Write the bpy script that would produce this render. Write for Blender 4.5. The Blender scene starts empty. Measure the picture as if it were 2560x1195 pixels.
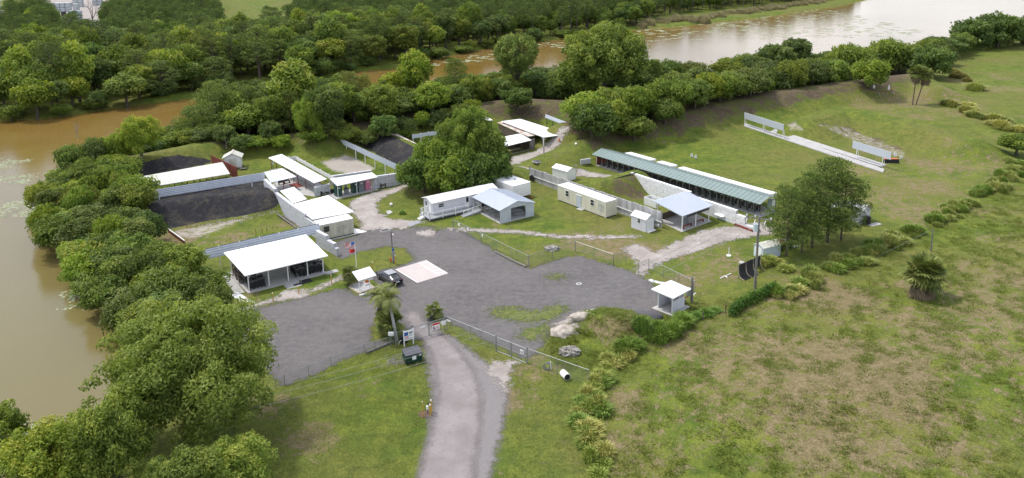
import bpy, math, random
import numpy as np
from mathutils import Vector, Matrix
R = math.radians
random.seed(7); rng = np.random.default_rng(11)
scene = bpy.context.scene
col = scene.collection

# ---------------------------------------------------------------- camera
CAM_H, PITCH, ROLL, PPY, FOC = 46.165, 0.21322, -0.018713, 271.2, 2000.0
_f = np.array([0, math.cos(PITCH), -math.sin(PITCH)]); _u = np.array([0, math.sin(PITCH), math.cos(PITCH)]); _r = np.array([1., 0, 0])
CR = math.cos(ROLL)*_r + math.sin(ROLL)*_u; CU = -math.sin(ROLL)*_r + math.cos(ROLL)*_u; CF = _f
cam = bpy.data.cameras.new('camera'); camo = bpy.data.objects.new('camera', cam); col.objects.link(camo)
camo.matrix_world = Matrix(((CR[0], CU[0], -CF[0], 0), (CR[1], CU[1], -CF[1], 0), (CR[2], CU[2], -CF[2], CAM_H), (0, 0, 0, 1)))
cam.sensor_width = 36; cam.lens = FOC/2560*36; cam.shift_y = -(597.5-PPY)/2560; cam.clip_start = 1; cam.clip_end = 8000
scene.camera = camo

# ---------------------------------------------------------------- light
SUN_DIR = Vector((-0.80, 0.42, 0)).normalized(); SUN_EL = R(62)
sun = bpy.data.lights.new('sun', 'SUN'); sun.energy = 2.4; sun.angle = R(5); sun.color = (1, .955, .89)
suno = bpy.data.objects.new('sun', sun); col.objects.link(suno)
sd = Vector((SUN_DIR.x*math.cos(SUN_EL), SUN_DIR.y*math.cos(SUN_EL), math.sin(SUN_EL)))
suno.rotation_euler = sd.to_track_quat('Z', 'Y').to_euler(); suno.location = (0, 0, 300)
world = bpy.data.worlds.new('World'); scene.world = world; world.use_nodes = True
nt = world.node_tree; nt.nodes.clear()
out = nt.nodes.new('ShaderNodeOutputWorld'); bg = nt.nodes.new('ShaderNodeBackground'); sky = nt.nodes.new('ShaderNodeTexSky')
sky.sky_type = 'NISHITA'; sky.sun_disc = False; sky.sun_elevation = SUN_EL; sky.sun_rotation = math.atan2(SUN_DIR.x, SUN_DIR.y)
sky.dust_density = 2.0; sky.air_density = 1.0
tc = nt.nodes.new('ShaderNodeTexCoord'); mp = nt.nodes.new('ShaderNodeMapping'); mp.inputs['Scale'].default_value = (1, 1, 2.2)
no = nt.nodes.new('ShaderNodeTexNoise'); no.inputs['Scale'].default_value = 2.2; no.inputs['Detail'].default_value = 7; no.inputs['Roughness'].default_value = .55
rp = nt.nodes.new('ShaderNodeValToRGB'); rp.color_ramp.elements[0].position = .40; rp.color_ramp.elements[1].position = .60
mx = nt.nodes.new('ShaderNodeMixRGB'); mx.inputs[2].default_value = (8.6, 8.7, 9.3, 1)
L = nt.links
L.new(tc.outputs['Generated'], mp.inputs[0]); L.new(mp.outputs[0], no.inputs['Vector']); L.new(no.outputs['Fac'], rp.inputs[0])
L.new(rp.outputs[0], mx.inputs[0]); L.new(sky.outputs[0], mx.inputs[1]); L.new(mx.outputs[0], bg.inputs[0]); L.new(bg.outputs[0], out.inputs[0])
bg.inputs[1].default_value = 0.148
scene.view_settings.view_transform = 'Standard'; scene.view_settings.look = 'None'
scene.view_settings.exposure = 0.42; scene.view_settings.gamma = 1
scene.cycles.max_bounces = 6; scene.cycles.diffuse_bounces = 3; scene.cycles.glossy_bounces = 3; scene.cycles.transmission_bounces = 4
scene.cycles.transparent_max_bounces = 12; scene.cycles.use_adaptive_sampling = True; scene.cycles.adaptive_threshold = .02
scene.cycles.use_denoising = True; scene.cycles.sample_clamp_indirect = 4

# ---------------------------------------------------------------- survey: photo point -> place on the ground
def G(px, py, z=0.0):
    d = CF*FOC + CR*(px-1280) + CU*(PPY-py)
    return np.array([0, 0, CAM_H]) + d*((z-CAM_H)/d[2])
def GV(px, py, z=0.0): return Vector(G(px, py, z))
def PW(pts, z=0.0): return np.array([G(x, y, z)[:2] for x, y in pts])

def sdist(P, poly):
    """signed distance (negative inside) of points P (n,2) to a closed polygon"""
    d = np.full(len(P), 1e9); ins = np.zeros(len(P), bool); n = len(poly)
    for i in range(n):
        a, b = poly[i], poly[(i+1) % n]; e = b-a; w = P-a
        t = np.clip((w@e)/max(e@e, 1e-9), 0, 1); q = w-t[:, None]*e
        d = np.minimum(d, np.einsum('ij,ij->i', q, q))
        c = ((a[1] > P[:, 1]) != (b[1] > P[:, 1]))
        with np.errstate(divide='ignore', invalid='ignore'):
            xx = (b[0]-a[0])*(P[:, 1]-a[1])/(b[1]-a[1])+a[0]
        ins ^= c & (P[:, 0] < xx)
    return np.sqrt(d)*np.where(ins, -1, 1)
def ldist(P, line):
    d = np.full(len(P), 1e9)
    for i in range(len(line)-1):
        a, b = line[i], line[i+1]; e = b-a; w = P-a
        t = np.clip((w@e)/max(e@e, 1e-9), 0, 1); q = w-t[:, None]*e
        d = np.minimum(d, np.einsum('ij,ij->i', q, q))
    return np.sqrt(d)
def sstep(x): x = np.clip(x, 0, 1); return x*x*(3-2*x)

WZ = -1.1
WATER = PW([(-300, 1400), (120, 1250), (190, 1130), (290, 1065), (325, 960), (315, 880), (305, 822), (262, 775), (215, 700), (160, 645), (105, 605),
            (100, 500), (140, 450), (185, 412), (225, 385), (300, 352), (420, 335), (560, 318), (720, 300), (860, 272), (960, 250), (1080, 240),
            (1180, 226), (1300, 208), (1420, 196), (1600, 188), (1800, 184), (2010, 172), (2150, 164), (2300, 150), (2370, 120), (2450, 92), (2560, 68), (2900, 40),
            (2900, -70), (2300, -40), (2200, -8), (2090, 18), (1900, 44), (1700, 66), (1570, 76), (1440, 94), (1330, 106), (1200, 124), (1090, 146), (1000, 170), (900, 178),
            (800, 200), (640, 222), (480, 246), (400, 256), (300, 270), (130, 296), (0, 304), (-300, 330), (-900, 500), (-900, 1400)], WZ)
RIDGES = [  # crest line (photo points at crest height), height, half width
    ([(378, 507), (520, 486), (650, 472), (668, 480)], 3.0, 6.2),
    ([(240, 400), (330, 393), (440, 372), (560, 346), (700, 340), (820, 326)], 3.0, 8),
    ([(820, 326), (960, 300), (1080, 285), (1190, 262), (1300, 250), (1420, 256)], 4.0, 13),
    ([(968, 338), (1015, 358), (1062, 386)], 3.0, 7.5),
    ([(1500, 452), (1590, 428)], 2.9, 5.5),
    ([(1470, 350), (1425, 366), (1385, 384)], 2.6, 8),
    ([(1420, 310), (1500, 306), (1600, 296), (1700, 276), (1800, 252), (1950, 228), (2100, 208), (2200, 196), (2290, 186)], 4.2, 11),
    ([(2290, 186), (2320, 200), (2345, 215)], 3.5, 9),
    ([(2020, 297), (2110, 270), (2180, 283), (2260, 302), (2350, 325), (2420, 346)], 3.0, 10),
    ([(1505, 782), (1560, 790)], 2.0, 5.5),
    ([(1275, 420), (1180, 430), (1080, 450)], 1.6, 8),
]
RW = [(PW(c, h), h, w) for c, h, w in RIDGES]
BX = [(rng.uniform(-80, 110), rng.uniform(55, 260), rng.uniform(6, 22), rng.uniform(-.16, .16)) for _ in range(90)]
FIELD_W = PW([(1440, 1300), (1500, 1000), (1560, 905), (1700, 822), (1850, 772), (2000, 705), (2250, 600), (2400, 520), (2560, 430), (2900, 290), (3600, 500), (3200, 1300)])
PIT = PW([(2050, 322), (2120, 340), (2200, 366), (2262, 392)], .8)
def height(P):
    P = np.atleast_2d(np.asarray(P, float))[:, :2]
    z = np.zeros(len(P))
    for x, y, s, a in BX[:60]:
        z += a*.5*np.exp(-((P[:, 0]-x)**2+(P[:, 1]-y)**2)/(2*s*s))
    core = np.exp(-(((P[:, 0]+2)/55)**4+((P[:, 1]-112)/42)**4))
    z *= (1-core)
    z += 1.6*sstep((-sdist(P, FIELD_W)-1.5)/22)
    for c, h, w in RW:
        t = ldist(P, c)/w
        z = np.maximum(z, h*np.clip(1.08*(1-sstep(np.clip((t-.02)/.98, 0, 1))), 0, 1))
    pit = np.clip(1-ldist(P, PIT)/3.2, 0, 1); u = P@np.array([.6, -.8]); z = z+pit*(.35*np.abs(np.sin(u*1.55))+.18*np.sin(u*4.1)-.3)
    sdw = sdist(P, WATER)
    bank = WZ-.9+ (np.clip((sdw+1.6)/4.2, 0, 1)**1.0)*(.9-WZ)
    z = np.where(sdw < 3, np.minimum(z, bank+np.maximum(z, 0)*0), z)
    return z
def zt(x, y): return float(height([[x, y]])[0])
def PT(px, py):
    z = 0.0
    for _ in range(7): g = G(px, py, z); z = .5*z+.5*zt(g[0], g[1])
    g = G(px, py, z); return Vector((g[0], g[1], zt(g[0], g[1])))

# ---------------------------------------------------------------- materials
def newmat(name):
    m = bpy.data.materials.new(name); m.use_nodes = True; t = m.node_tree; t.nodes.clear()
    o = t.nodes.new('ShaderNodeOutputMaterial'); p = t.nodes.new('ShaderNodeBsdfPrincipled'); t.links.new(p.outputs[0], o.inputs[0])
    return m, t, p, o
def c4(c): return (c[0], c[1], c[2], 1)
def noise(t, scale, detail=4, rough=.6, vec=None, obj=False):
    n = t.nodes.new('ShaderNodeTexNoise'); n.inputs['Scale'].default_value = scale; n.inputs['Detail'].default_value = detail; n.inputs['Roughness'].default_value = rough
    if vec is None:
        g = t.nodes.new('ShaderNodeTexCoord') if obj else t.nodes.new('ShaderNodeNewGeometry')
        vec = g.outputs['Object'] if obj else g.outputs['Position']
    t.links.new(vec, n.inputs['Vector']); return n.outputs['Fac']
def ramp(t, fac, stops):
    r = t.nodes.new('ShaderNodeValToRGB'); e = r.color_ramp.elements
    while len(e) < len(stops): e.new(.5)
    for i, (p, c) in enumerate(stops): e[i].position = p; e[i].color = c4(c) if not isinstance(c, float) else (c, c, c, 1)
    t.links.new(fac, r.inputs[0]); return r.outputs[0]
def mixc(t, fac, a, b, mode='MIX'):
    m = t.nodes.new('ShaderNodeMixRGB'); m.blend_type = mode
    for i, v in ((0, fac), (1, a), (2, b)):
        if hasattr(v, 'is_linked') or hasattr(v, 'links'): t.links.new(v, m.inputs[i])
        elif i == 0: m.inputs[0].default_value = v
        else: m.inputs[i].default_value = c4(v)
    return m.outputs[0]
def mth(t, op, a, b=None, clamp=False):
    m = t.nodes.new('ShaderNodeMath'); m.operation = op; m.use_clamp = clamp
    for i, v in ((0, a), (1, b)):
        if v is None: continue
        if hasattr(v, 'links'): t.links.new(v, m.inputs[i])
        else: m.inputs[i].default_value = v
    return m.outputs[0]
def attr(t, name):
    a = t.nodes.new('ShaderNodeAttribute'); a.attribute_name = name; return a.outputs['Fac']
def bump(t, p, h, strength=.4, dist=.1):
    b = t.nodes.new('ShaderNodeBump'); b.inputs['Strength'].default_value = strength; b.inputs['Distance'].default_value = dist
    t.links.new(h, b.inputs['Height']); t.links.new(b.outputs[0], p.inputs['Normal'])
MATS = {}
def mat(name, c, rough=.6, dirt=.18, scale=1.5, dirtc=None, metal=0.0, b=0.0, streak=False):
    if name in MATS: return MATS[name]
    m, t, p, o = newmat(name); vec = None
    if streak:
        g = t.nodes.new('ShaderNodeNewGeometry'); mpn = t.nodes.new('ShaderNodeMapping'); mpn.inputs['Scale'].default_value = (1, 1, .18)
        t.links.new(g.outputs['Position'], mpn.inputs[0]); vec = mpn.outputs[0]
    f = noise(t, scale, 6, .65, vec)
    f = ramp(t, f, [(.38, 0.0), (.68, 1.0)])
    dc = dirtc or tuple(x*(1-dirt*1.6) for x in c)
    k = mixc(t, f, c, dc) if dirtc is None else mixc(t, mth(t, 'MULTIPLY', f, dirt*3, True), c, dc)
    t.links.new(k, p.inputs['Base Color']); p.inputs['Roughness'].default_value = rough; p.inputs['Metallic'].default_value = metal
    if b: bump(t, p, noise(t, scale*8, 3), b, .03)
    MATS[name] = m; return m
M_white = mat('white_paint', (.80, .80, .79), .45, .05)
M_roof = mat('white_roof_metal', (.86, .86, .85), .38, .03, .7)
M_roofw = mat('weathered_white_roof', (.60, .60, .53), .5, .12, .8)
M_roofb = mat('pale_blue_white_roof', (.50, .54, .61), .4, .04)
M_trailer = mat('trailer_siding', (.62, .62, .66), .5, .06)
M_cream = mat('cream_steel', (.68, .65, .52), .5, .09, 1.2, streak=True)
M_cream2 = mat('dull_cream_steel', (.55, .53, .42), .55, .16, 1.2, streak=True)
M_grey = mat('grey_concrete', (.42, .42, .42), .85, .16, .8)
M_slab = mat('pale_concrete_slab', (.42, .41, .395), .85, .12, .7)
M_wallb = mat('white_painted_block', (.56, .57, .61), .7, .10, 1.5)
M_gfence = mat('stained_concrete_panel', (.50, .50, .50), .85, .25, 1.6, dirtc=(.16, .16, .16), streak=True)
M_steelp = mat('galvanised_panel', (.56, .60, .68), .4, .08, 1.0, metal=.15)
M_galv = mat('galvanised_tube', (.30, .32, .33), .4, .1, 2, metal=.5)
M_dark = mat('black_rubber', (.018, .018, .02), .75, .2)
M_darkm = mat('dark_metal', (.05, .05, .055), .5, .2)
M_wood = mat('weathered_wood', (.13, .10, .075), .85, .3, 3, streak=True)
M_woodg = mat('grey_wood', (.20, .19, .175), .85, .3, 3, streak=True)
M_log = mat('log_bark', (.09, .07, .05), .9, .3, 4)
M_red = mat('red_stained_wood', (.22, .05, .035), .8, .25, 2)
M_rust = mat('rusty_roof', (.68, .66, .62), .6, .28, .7, dirtc=(.30, .12, .05))
M_greenroof = mat('green_metal_roof', (.19, .25, .235), .4, .07, .8)
M_glass = mat('dark_glass', (.03, .035, .04), .12, .1)
M_door = mat('pale_blue_door', (.50, .56, .62), .5, .08)
M_dumps = mat('dark_green_steel', (.015, .05, .035), .45, .2)
M_lid = mat('grey_plastic_lid', (.07, .07, .085), .5, .15)
M_yellow = mat('yellow_paint', (.55, .33, .05), .55, .15, 3)
M_orange = mat('orange_paint', (.65, .16, .04), .55, .15, 3)
M_blue = mat('blue_paint', (.02, .10, .35), .5, .1)
M_redp = mat('red_paint', (.55, .02, .02), .5, .08)
M_pink = mat('pink_plastic', (.62, .23, .34), .45, .06)
M_tgreen = mat('dark_green_plastic', (.02, .07, .06), .45, .08)
M_tgrey = mat('grey_plastic', (.20, .22, .25), .5, .1)
M_cyan = mat('pale_cyan_metal', (.52, .62, .66), .5, .1, 1.2, streak=True)
M_tote = mat('pale_tote_plastic', (.56, .60, .62), .5, .12, 1)
M_rock = mat('white_rock', (.40, .37, .33), .95, .4, 2.5, b=.9)
M_sandpile = mat('pale_sand_pile', (.47, .42, .36), .95, .3, 1.8, b=.7)
M_mulch = mat('brown_mulch', (.14, .085, .06), .95, .3, 3, b=.5)
M_deck = mat('grey_deck', (.30, .31, .33), .8, .15)
M_skirt = mat('dark_skirting', (.04, .04, .042), .8, .2)
M_padc = mat('pink_concrete_pad', (.50, .44, .42), .8, .06, .8)
M_line = mat('white_line_paint', (.84, .84, .82), .6, .1)
M_bark = mat('tree_bark', (.10, .085, .07), .9, .3, 3)
M_barkp = mat('pine_bark', (.13, .10, .08), .9, .3, 3)
M_dead = mat('bare_grey_branches', (.30, .28, .26), .9, .2, 3)
M_thatch = mat('dry_palm_thatch', (.20, .15, .09), .9, .3, 3)
M_carpaint = mat('dark_grey_car_paint', (.045, .048, .055), .22, .05); M_carroof = mat('silver_car_roof', (.30, .31, .33), .2, .05)
M_lamp = mat('red_tail_lamp', (.12, .01, .01), .3, .1)
M_tan = mat('tan_cover', (.45, .36, .25), .7, .15)

def leafmat(name, dark, mid, light, trans=.34, stuffcol=False):
    m, t, p, o = newmat(name)
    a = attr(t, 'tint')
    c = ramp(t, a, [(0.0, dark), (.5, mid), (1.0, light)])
    oi = t.nodes.new('ShaderNodeObjectInfo')
    c = mixc(t, 1.0, c, oi.outputs['Color'], 'MULTIPLY')
    p.inputs['Roughness'].default_value = .55; p.inputs['Specular IOR Level'].default_value = .12
    t.links.new(c, p.inputs['Base Color'])
    tr = t.nodes.new('ShaderNodeBsdfTranslucent'); t.links.new(mixc(t, 1.0, c, (1.3, 1.35, .6), 'MULTIPLY'), tr.inputs[0])
    ms = t.nodes.new('ShaderNodeMixShader'); ms.inputs[0].default_value = trans
    t.links.new(p.outputs[0], ms.inputs[1]); t.links.new(tr.outputs[0], ms.inputs[2]); t.links.new(ms.outputs[0], o.inputs[0])
    MATS[name] = m; return m
LF_mid = leafmat('leaves_green', (0.083, 0.119, 0.029), (0.178, 0.227, 0.045), (0.359, 0.367, 0.070))
LF_bright = leafmat('leaves_bright_green', (0.104, 0.159, 0.029), (0.223, 0.296, 0.045), (0.418, 0.392, 0.072))
LF_dark = leafmat('leaves_dark_green', (0.060, 0.090, 0.031), (0.124, 0.169, 0.047), (0.238, 0.280, 0.074))
LF_olive = leafmat('leaves_olive', (0.077, 0.108, 0.031), (0.154, 0.196, 0.050), (0.264, 0.294, 0.088))
LF_big = leafmat('leaves_feathery', (0.095, 0.137, 0.035), (0.190, 0.245, 0.057), (0.325, 0.363, 0.105), .4)
LF_pine = leafmat('pine_needles', (0.066, 0.097, 0.032), (0.150, 0.194, 0.049), (0.302, 0.334, 0.083), .1)
LF_palm = leafmat('palm_leaves', (0.066, 0.093, 0.025), (0.163, 0.202, 0.050), (0.312, 0.312, 0.108), .12)
LF_reed = leafmat('reed_blades', (.14, .13, .065), (.26, .235, .13), (.42, .36, .25), .2)
LF_grass = leafmat('tall_grass_blades', (0.086, 0.115, 0.028), (0.186, 0.230, 0.064), (0.400, 0.378, 0.167), .15)
LF_pad = leafmat('lily_leaves', (.14, .18, .09), (.24, .27, .15), (.40, .42, .28), .05)

# ---------------------------------------------------------------- mesh helpers
class MB:
    def __init__(s): s.v = []; s.f = []; s.m = []; s.mi = 0
    def add(s, vs, fs):
        n = len(s.v); s.v += [tuple(v) for v in vs]; s.f += [tuple(i+n for i in f) for f in fs]; s.m += [s.mi]*len(fs); return s
    def hexa(s, b, t): return s.add(list(b)+list(t), [(3, 2, 1, 0), (4, 5, 6, 7), (0, 1, 5, 4), (1, 2, 6, 5), (2, 3, 7, 6), (3, 0, 4, 7)])
    def box(s, F, x0, x1, y0, y1, z0, z1):
        return s.hexa([F(x0, y0, z0), F(x1, y0, z0), F(x1, y1, z0), F(x0, y1, z0)], [F(x0, y0, z1), F(x1, y0, z1), F(x1, y1, z1), F(x0, y1, z1)])
    def slab(s, cs, th):
        cs = [Vector(c) for c in cs]; return s.hexa([c-Vector((0, 0, th)) for c in cs], cs)
    def prism(s, pts, z0, z1):
        n = len(pts); vs = [(p[0], p[1], z0) for p in pts]+[(p[0], p[1], z1) for p in pts]
        return s.add(vs, [tuple(range(n-1, -1, -1)), tuple(range(n, 2*n))]+[(i, (i+1) % n, n+(i+1) % n, n+i) for i in range(n)])
    def wall(s, a, b, z0, z1, t=.1, z1b=None):
        a = Vector((a[0], a[1], 0)); b = Vector((b[0], b[1], 0)); d = (b-a).normalized(); n = Vector((-d.y, d.x, 0))*t/2
        zb = z1 if z1b is None else z1b
        V = lambda p, z: (p.x, p.y, z)
        return s.hexa([V(a-n, z0), V(b-n, z0), V(b+n, z0), V(a+n, z0)], [V(a-n, z1), V(b-n, zb), V(b+n, zb), V(a+n, z1)])
    def cyl(s, p, q, r, n=8, r2=None):
        p = Vector(p); q = Vector(q); r2 = r if r2 is None else r2; d = (q-p)
        if d.length < 1e-6: return s
        d.normalize(); a = d.orthogonal().normalized(); b = d.cross(a)
        vs = [p+(a*math.cos(k*2*math.pi/n)+b*math.sin(k*2*math.pi/n))*r for k in range(n)]+[q+(a*math.cos(k*2*math.pi/n)+b*math.sin(k*2*math.pi/n))*r2 for k in range(n)]
        return s.add(vs, [(k, (k+1) % n, n+(k+1) % n, n+k) for k in range(n)]+[tuple(range(n-1, -1, -1)), tuple(range(n, 2*n))])
    def tube(s, pts, r, n=6):
        for i in range(len(pts)-1):
            ra = r[i] if isinstance(r, (list, tuple)) else r; rb = r[i+1] if isinstance(r, (list, tuple)) else r
            s.cyl(pts[i], pts[i+1], ra, n, rb)
        return s
    def blob(s, c, rx, ry, rz, amp=.15, seed=0, nu=14, nv=8):
        q = random.Random(seed); c = Vector(c); vs = [c+Vector((0, 0, rz))]; fs = []
        for j in range(1, nv):
            th = math.pi*j/nv
            for i in range(nu):
                ph = 2*math.pi*i/nu; k = 1+amp*(q.random()-.5)*2
                vs.append(c+Vector((math.sin(th)*math.cos(ph)*rx*k, math.sin(th)*math.sin(ph)*ry*k, math.cos(th)*rz*k)))
        vs.append(c-Vector((0, 0, rz))); e = len(vs)-1
        for i in range(nu):
            fs.append((0, 1+i, 1+(i+1) % nu)); b = 1+(nv-2)*nu; fs.append((e, b+(i+1) % nu, b+i))
            for j in range(nv-2): a = 1+j*nu; fs.append((a+i, a+nu+i, a+nu+(i+1) % nu, a+(i+1) % nu))
        return s.add(vs, fs)
    def build(s, name, m, parent=None, smooth=False):
        o0 = parent_world(parent)
        me = bpy.data.meshes.new(name); me.from_pydata([(v[0]-o0.x, v[1]-o0.y, v[2]-o0.z) for v in s.v], [], s.f)
        ms = m if isinstance(m, list) else [m]
        for k in ms: me.materials.append(k)
        if len(ms) > 1: me.polygons.foreach_set('material_index', s.m)
        if smooth: me.polygons.foreach_set('use_smooth', [True]*len(me.polygons))
        o = bpy.data.objects.new(name, me); col.objects.link(o)
        if parent: o.parent = parent
        return o
def parent_world(p):
    v = Vector((0, 0, 0))
    while p is not None: v += p.location; p = p.parent
    return v
def tag(o, label=None, cat=None, group=None, kind=None):
    if label: o['label'] = label
    if cat: o['category'] = cat
    if group: o['group'] = group
    if kind: o['kind'] = kind
    return o
def thing(name, label, cat, loc, group=None):
    o = bpy.data.objects.new(name, None); o.empty_display_size = .3; col.objects.link(o); o.location = Vector(loc)
    return tag(o, label, cat, group)
def copy_tree(o, parent=None):
    c = o.copy(); col.objects.link(c)
    if parent: c.parent = parent
    for ch in list(o.children): copy_tree(ch, c)
    return c
def frame(A, B=None, ang=None, z=None):
    """local frame: x from photo ground point A towards B, y away to its left, z up"""
    a = PT(*A) if not isinstance(A, Vector) else A
    if z is not None: a = Vector((a.x, a.y, z))
    if ang is None:
        b = PT(*B); ang = math.atan2(b.y-a.y, b.x-a.x)
    c, s_ = math.cos(ang), math.sin(ang)
    F = lambda x, y, z: Vector((a.x+c*x-s_*y, a.y+s_*x+c*y, a.z+z)); F.o = a; F.ang = ang; return F
ANG_U = math.atan2(-.8, .6); ANG_V = math.atan2(.6, .8)
I3 = lambda x, y, z: Vector((x, y, z))
def roofcorners(cs): return [GV(x, y, z) for x, y, z in cs]
def bil(cs, u, v):
    a, b, c, d = cs; return a*(1-u)*(1-v)+b*u*(1-v)+c*u*v+d*(1-u)*v
def ribroof(cs, th=.1, n=0, along='v', rh=.045):
    """sloped metal roof sheet from its four corners (near-left, near-right, far-right, far-left), with raised seams"""
    m = MB(); m.slab(cs, th)
    for i in range(1, n):
        k = i/n
        p, q = (bil(cs, k, 0), bil(cs, k, 1)) if along == 'v' else (bil(cs, 0, k), bil(cs, 1, k))
        d = (q-p).normalized(); w = d.cross(Vector((0, 0, 1))).normalized()*.035; up = Vector((0, 0, rh)); e = Vector((0, 0, .002))
        m.hexa([p-w+e, q-w+e, q+w+e, p+w+e], [p-w*.6+up, q-w*.6+up, q+w*.6+up, p+w*.6+up])
    return m
def flat(v, z): return Vector((v.x, v.y, z))
def pavilion(name, label, cs, us, vs, roofm=None, postm=None, slabm=None, post=.07, ribs=12, along='v', brace=True, group=None, ext=0.02, slabz=.12, cat='pavilion', fascia=True, skip=()):
    C = roofcorners(cs); ctr = sum(C, Vector())/4; z0 = 0.0
    t = thing(name, label, cat, flat(ctr, 0), group)
    ribroof(C, .12, ribs, along).build('roof', roofm or M_roof, t)
    if slabm is not None:
        S = [flat(bil(C, u, v), 0) for u, v in ((ext, ext), (1-ext, ext), (1-ext, 1-ext), (ext, 1-ext))]
        MB().prism(S, -.3, slabz).build('floor_slab', slabm, t)
    for j, v in enumerate(vs):
        for i, u in enumerate(us):
            if (i, j) in skip: continue
            p = bil(C, u, v); m = MB(); m.cyl(flat(p, 0), flat(p, p.z-.12), post, 8); b = m.build('post', postm or M_white, t)
            if brace and i in (0, len(us)-1) and j in (0, len(vs)-1):
                q = bil(C, u+(.07 if i == 0 else -.07), v); MB().cyl(flat(p, p.z-.95), flat(q, q.z-.13), .045, 6).build('brace', postm or M_white, t)
    for v in (vs[0], vs[-1]):
        a, b = bil(C, us[0], v), bil(C, us[-1], v); m = MB()
        dz = Vector((0, 0, .13)); m.tube([a-dz-Vector((0, 0, .07)), b-dz-Vector((0, 0, .07))], .06, 6); m.build('beam', postm or M_white, t)
    return t, C
def corrugated(m, a, b, z0, z1, pitch=.28, depth=.035, z1b=None, lean=(0, 0), horiz=False, t=.02):
    """corrugated sheet between two points, ribs vertical or horizontal"""
    a = Vector((a[0], a[1], 0)); b = Vector((b[0], b[1], 0)); d = b-a; Ln = d.length; d.normalize(); n = Vector((-d.y, d.x, 0)); ln = Vector((lean[0], lean[1], 0))
    z1b = z1 if z1b is None else z1b; z0b = z0+(z1b-z1)
    if not horiz:
        k = max(2, int(Ln/pitch)*4); prof = [0, 0, 1, 1]
        pts = [(Ln*i/k, depth*prof[i % 4]) for i in range(k+1)]
        vs = []
        for x, o in pts:
            base = a+d*x-n*o; f = x/Ln; zl = z0+(z0b-z0)*f; zh = z1+(z1b-z1)*f
            vs += [(base.x, base.y, zl), (base.x+ln.x, base.y+ln.y, zh), (base.x+n.x*t+ln.x, base.y+n.y*t+ln.y, zh), (base.x+n.x*t, base.y+n.y*t, zl)]
        fs = []
        for i in range(k): q = 4*i; fs += [(q, q+4, q+5, q+1), (q+3, q+2, q+6, q+7), (q+1, q+5, q+6, q+2), (q, q+3, q+7, q+4)]
        fs += [(0, 1, 2, 3), (4*k+3, 4*k+2, 4*k+1, 4*k)]
    else:
        H = z1-z0; k = max(2, int(H/pitch)*4); prof = [0, 0, 1, 1]; vs = []
        for i in range(k+1):
            f = i/k; o = depth*prof[i % 4]; off = ln*f-n*o
            for (p, zz) in ((a, z0+H*f), (b, z0b+(z1b-z0b)*f)):
                vs += [(p.x+off.x, p.y+off.y, zz), (p.x+off.x+n.x*t, p.y+off.y+n.y*t, zz)]
        fs = []
        for i in range(k): q = 4*i; fs += [(q, q+2, q+6, q+4), (q+1, q+5, q+7, q+3), (q, q+4, q+5, q+1), (q+2, q+3, q+7, q+6)]
        fs += [(0, 1, 3, 2), (4*k, 4*k+2, 4*k+3, 4*k+1)]
    m.add(vs, fs); return m
def blockwall(line, hts, z0=0, bl=1.5, bh=.6, t=.55, seed=3, slope=None):
    """wall of big cast blocks following a ground line; hts = height at each line point (stepped)"""
    q = random.Random(seed); m = MB(); core = MB()
    P = [Vector((p[0], p[1], 0)) for p in line]
    for i in range(len(P)-1):
        a, b = P[i], P[i+1]; d = b-a; Ln = d.length; d.normalize(); n = Vector((-d.y, d.x, 0)); rows = 0; h = 0
        rows = int(math.ceil(max(hts[i], hts[i+1])/bh-.01))
        for r in range(rows):
            x = -(.5*bl if r % 2 else 0)
            while x < Ln-.05:
                x0 = max(x, 0); x1 = min(x+bl, Ln); x += bl
                if x1-x0 < .12: continue
                hm = hts[i]+(hts[i+1]-hts[i])*((x0+x1)/2/Ln)
                if r*bh > hm-.25: continue
                j = q.uniform(-.015, .015); g = .035
                F = lambda xx, yy, zz: Vector((a.x+d.x*xx+n.x*yy, a.y+d.y*xx+n.y*yy, z0+zz))
                m.box(F, x0+g, x1-g, -t/2+j, t/2+j, r*bh+g*.6, (r+1)*bh-g*.6)
                core.box(F, x0, x1, -t/2+.10, t/2-.10, r*bh, (r+1)*bh-.04)
    return m, core
def sheetmesh(name, verts, faces, mats, smooth=True, parent=None, attrs=None, kind=None):
    me = bpy.data.meshes.new(name); nv = len(verts); nf = len(faces); k = faces.shape[1]
    me.vertices.add(nv); me.vertices.foreach_set('co', np.asarray(verts, np.float32).ravel())
    me.loops.add(nf*k); me.loops.foreach_set('vertex_index', faces.astype(np.int32).ravel())
    me.polygons.add(nf); me.polygons.foreach_set('loop_start', np.arange(0, nf*k, k, dtype=np.int32))
    me.polygons.foreach_set('loop_total', np.full(nf, k, np.int32))
    me.update(calc_edges=True)
    me.polygons.foreach_set('use_smooth', np.full(nf, smooth, bool))
    for m in mats: me.materials.append(m)
    for an, (dom, arr) in (attrs or {}).items():
        at = me.attributes.new(an, 'FLOAT', dom); at.data.foreach_set('value', np.asarray(arr, np.float32))
    me.validate(); return me
def obj(name, me, parent=None):
    o = bpy.data.objects.new(name, me); col.objects.link(o)
    if parent: o.parent = parent
    return o
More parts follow.
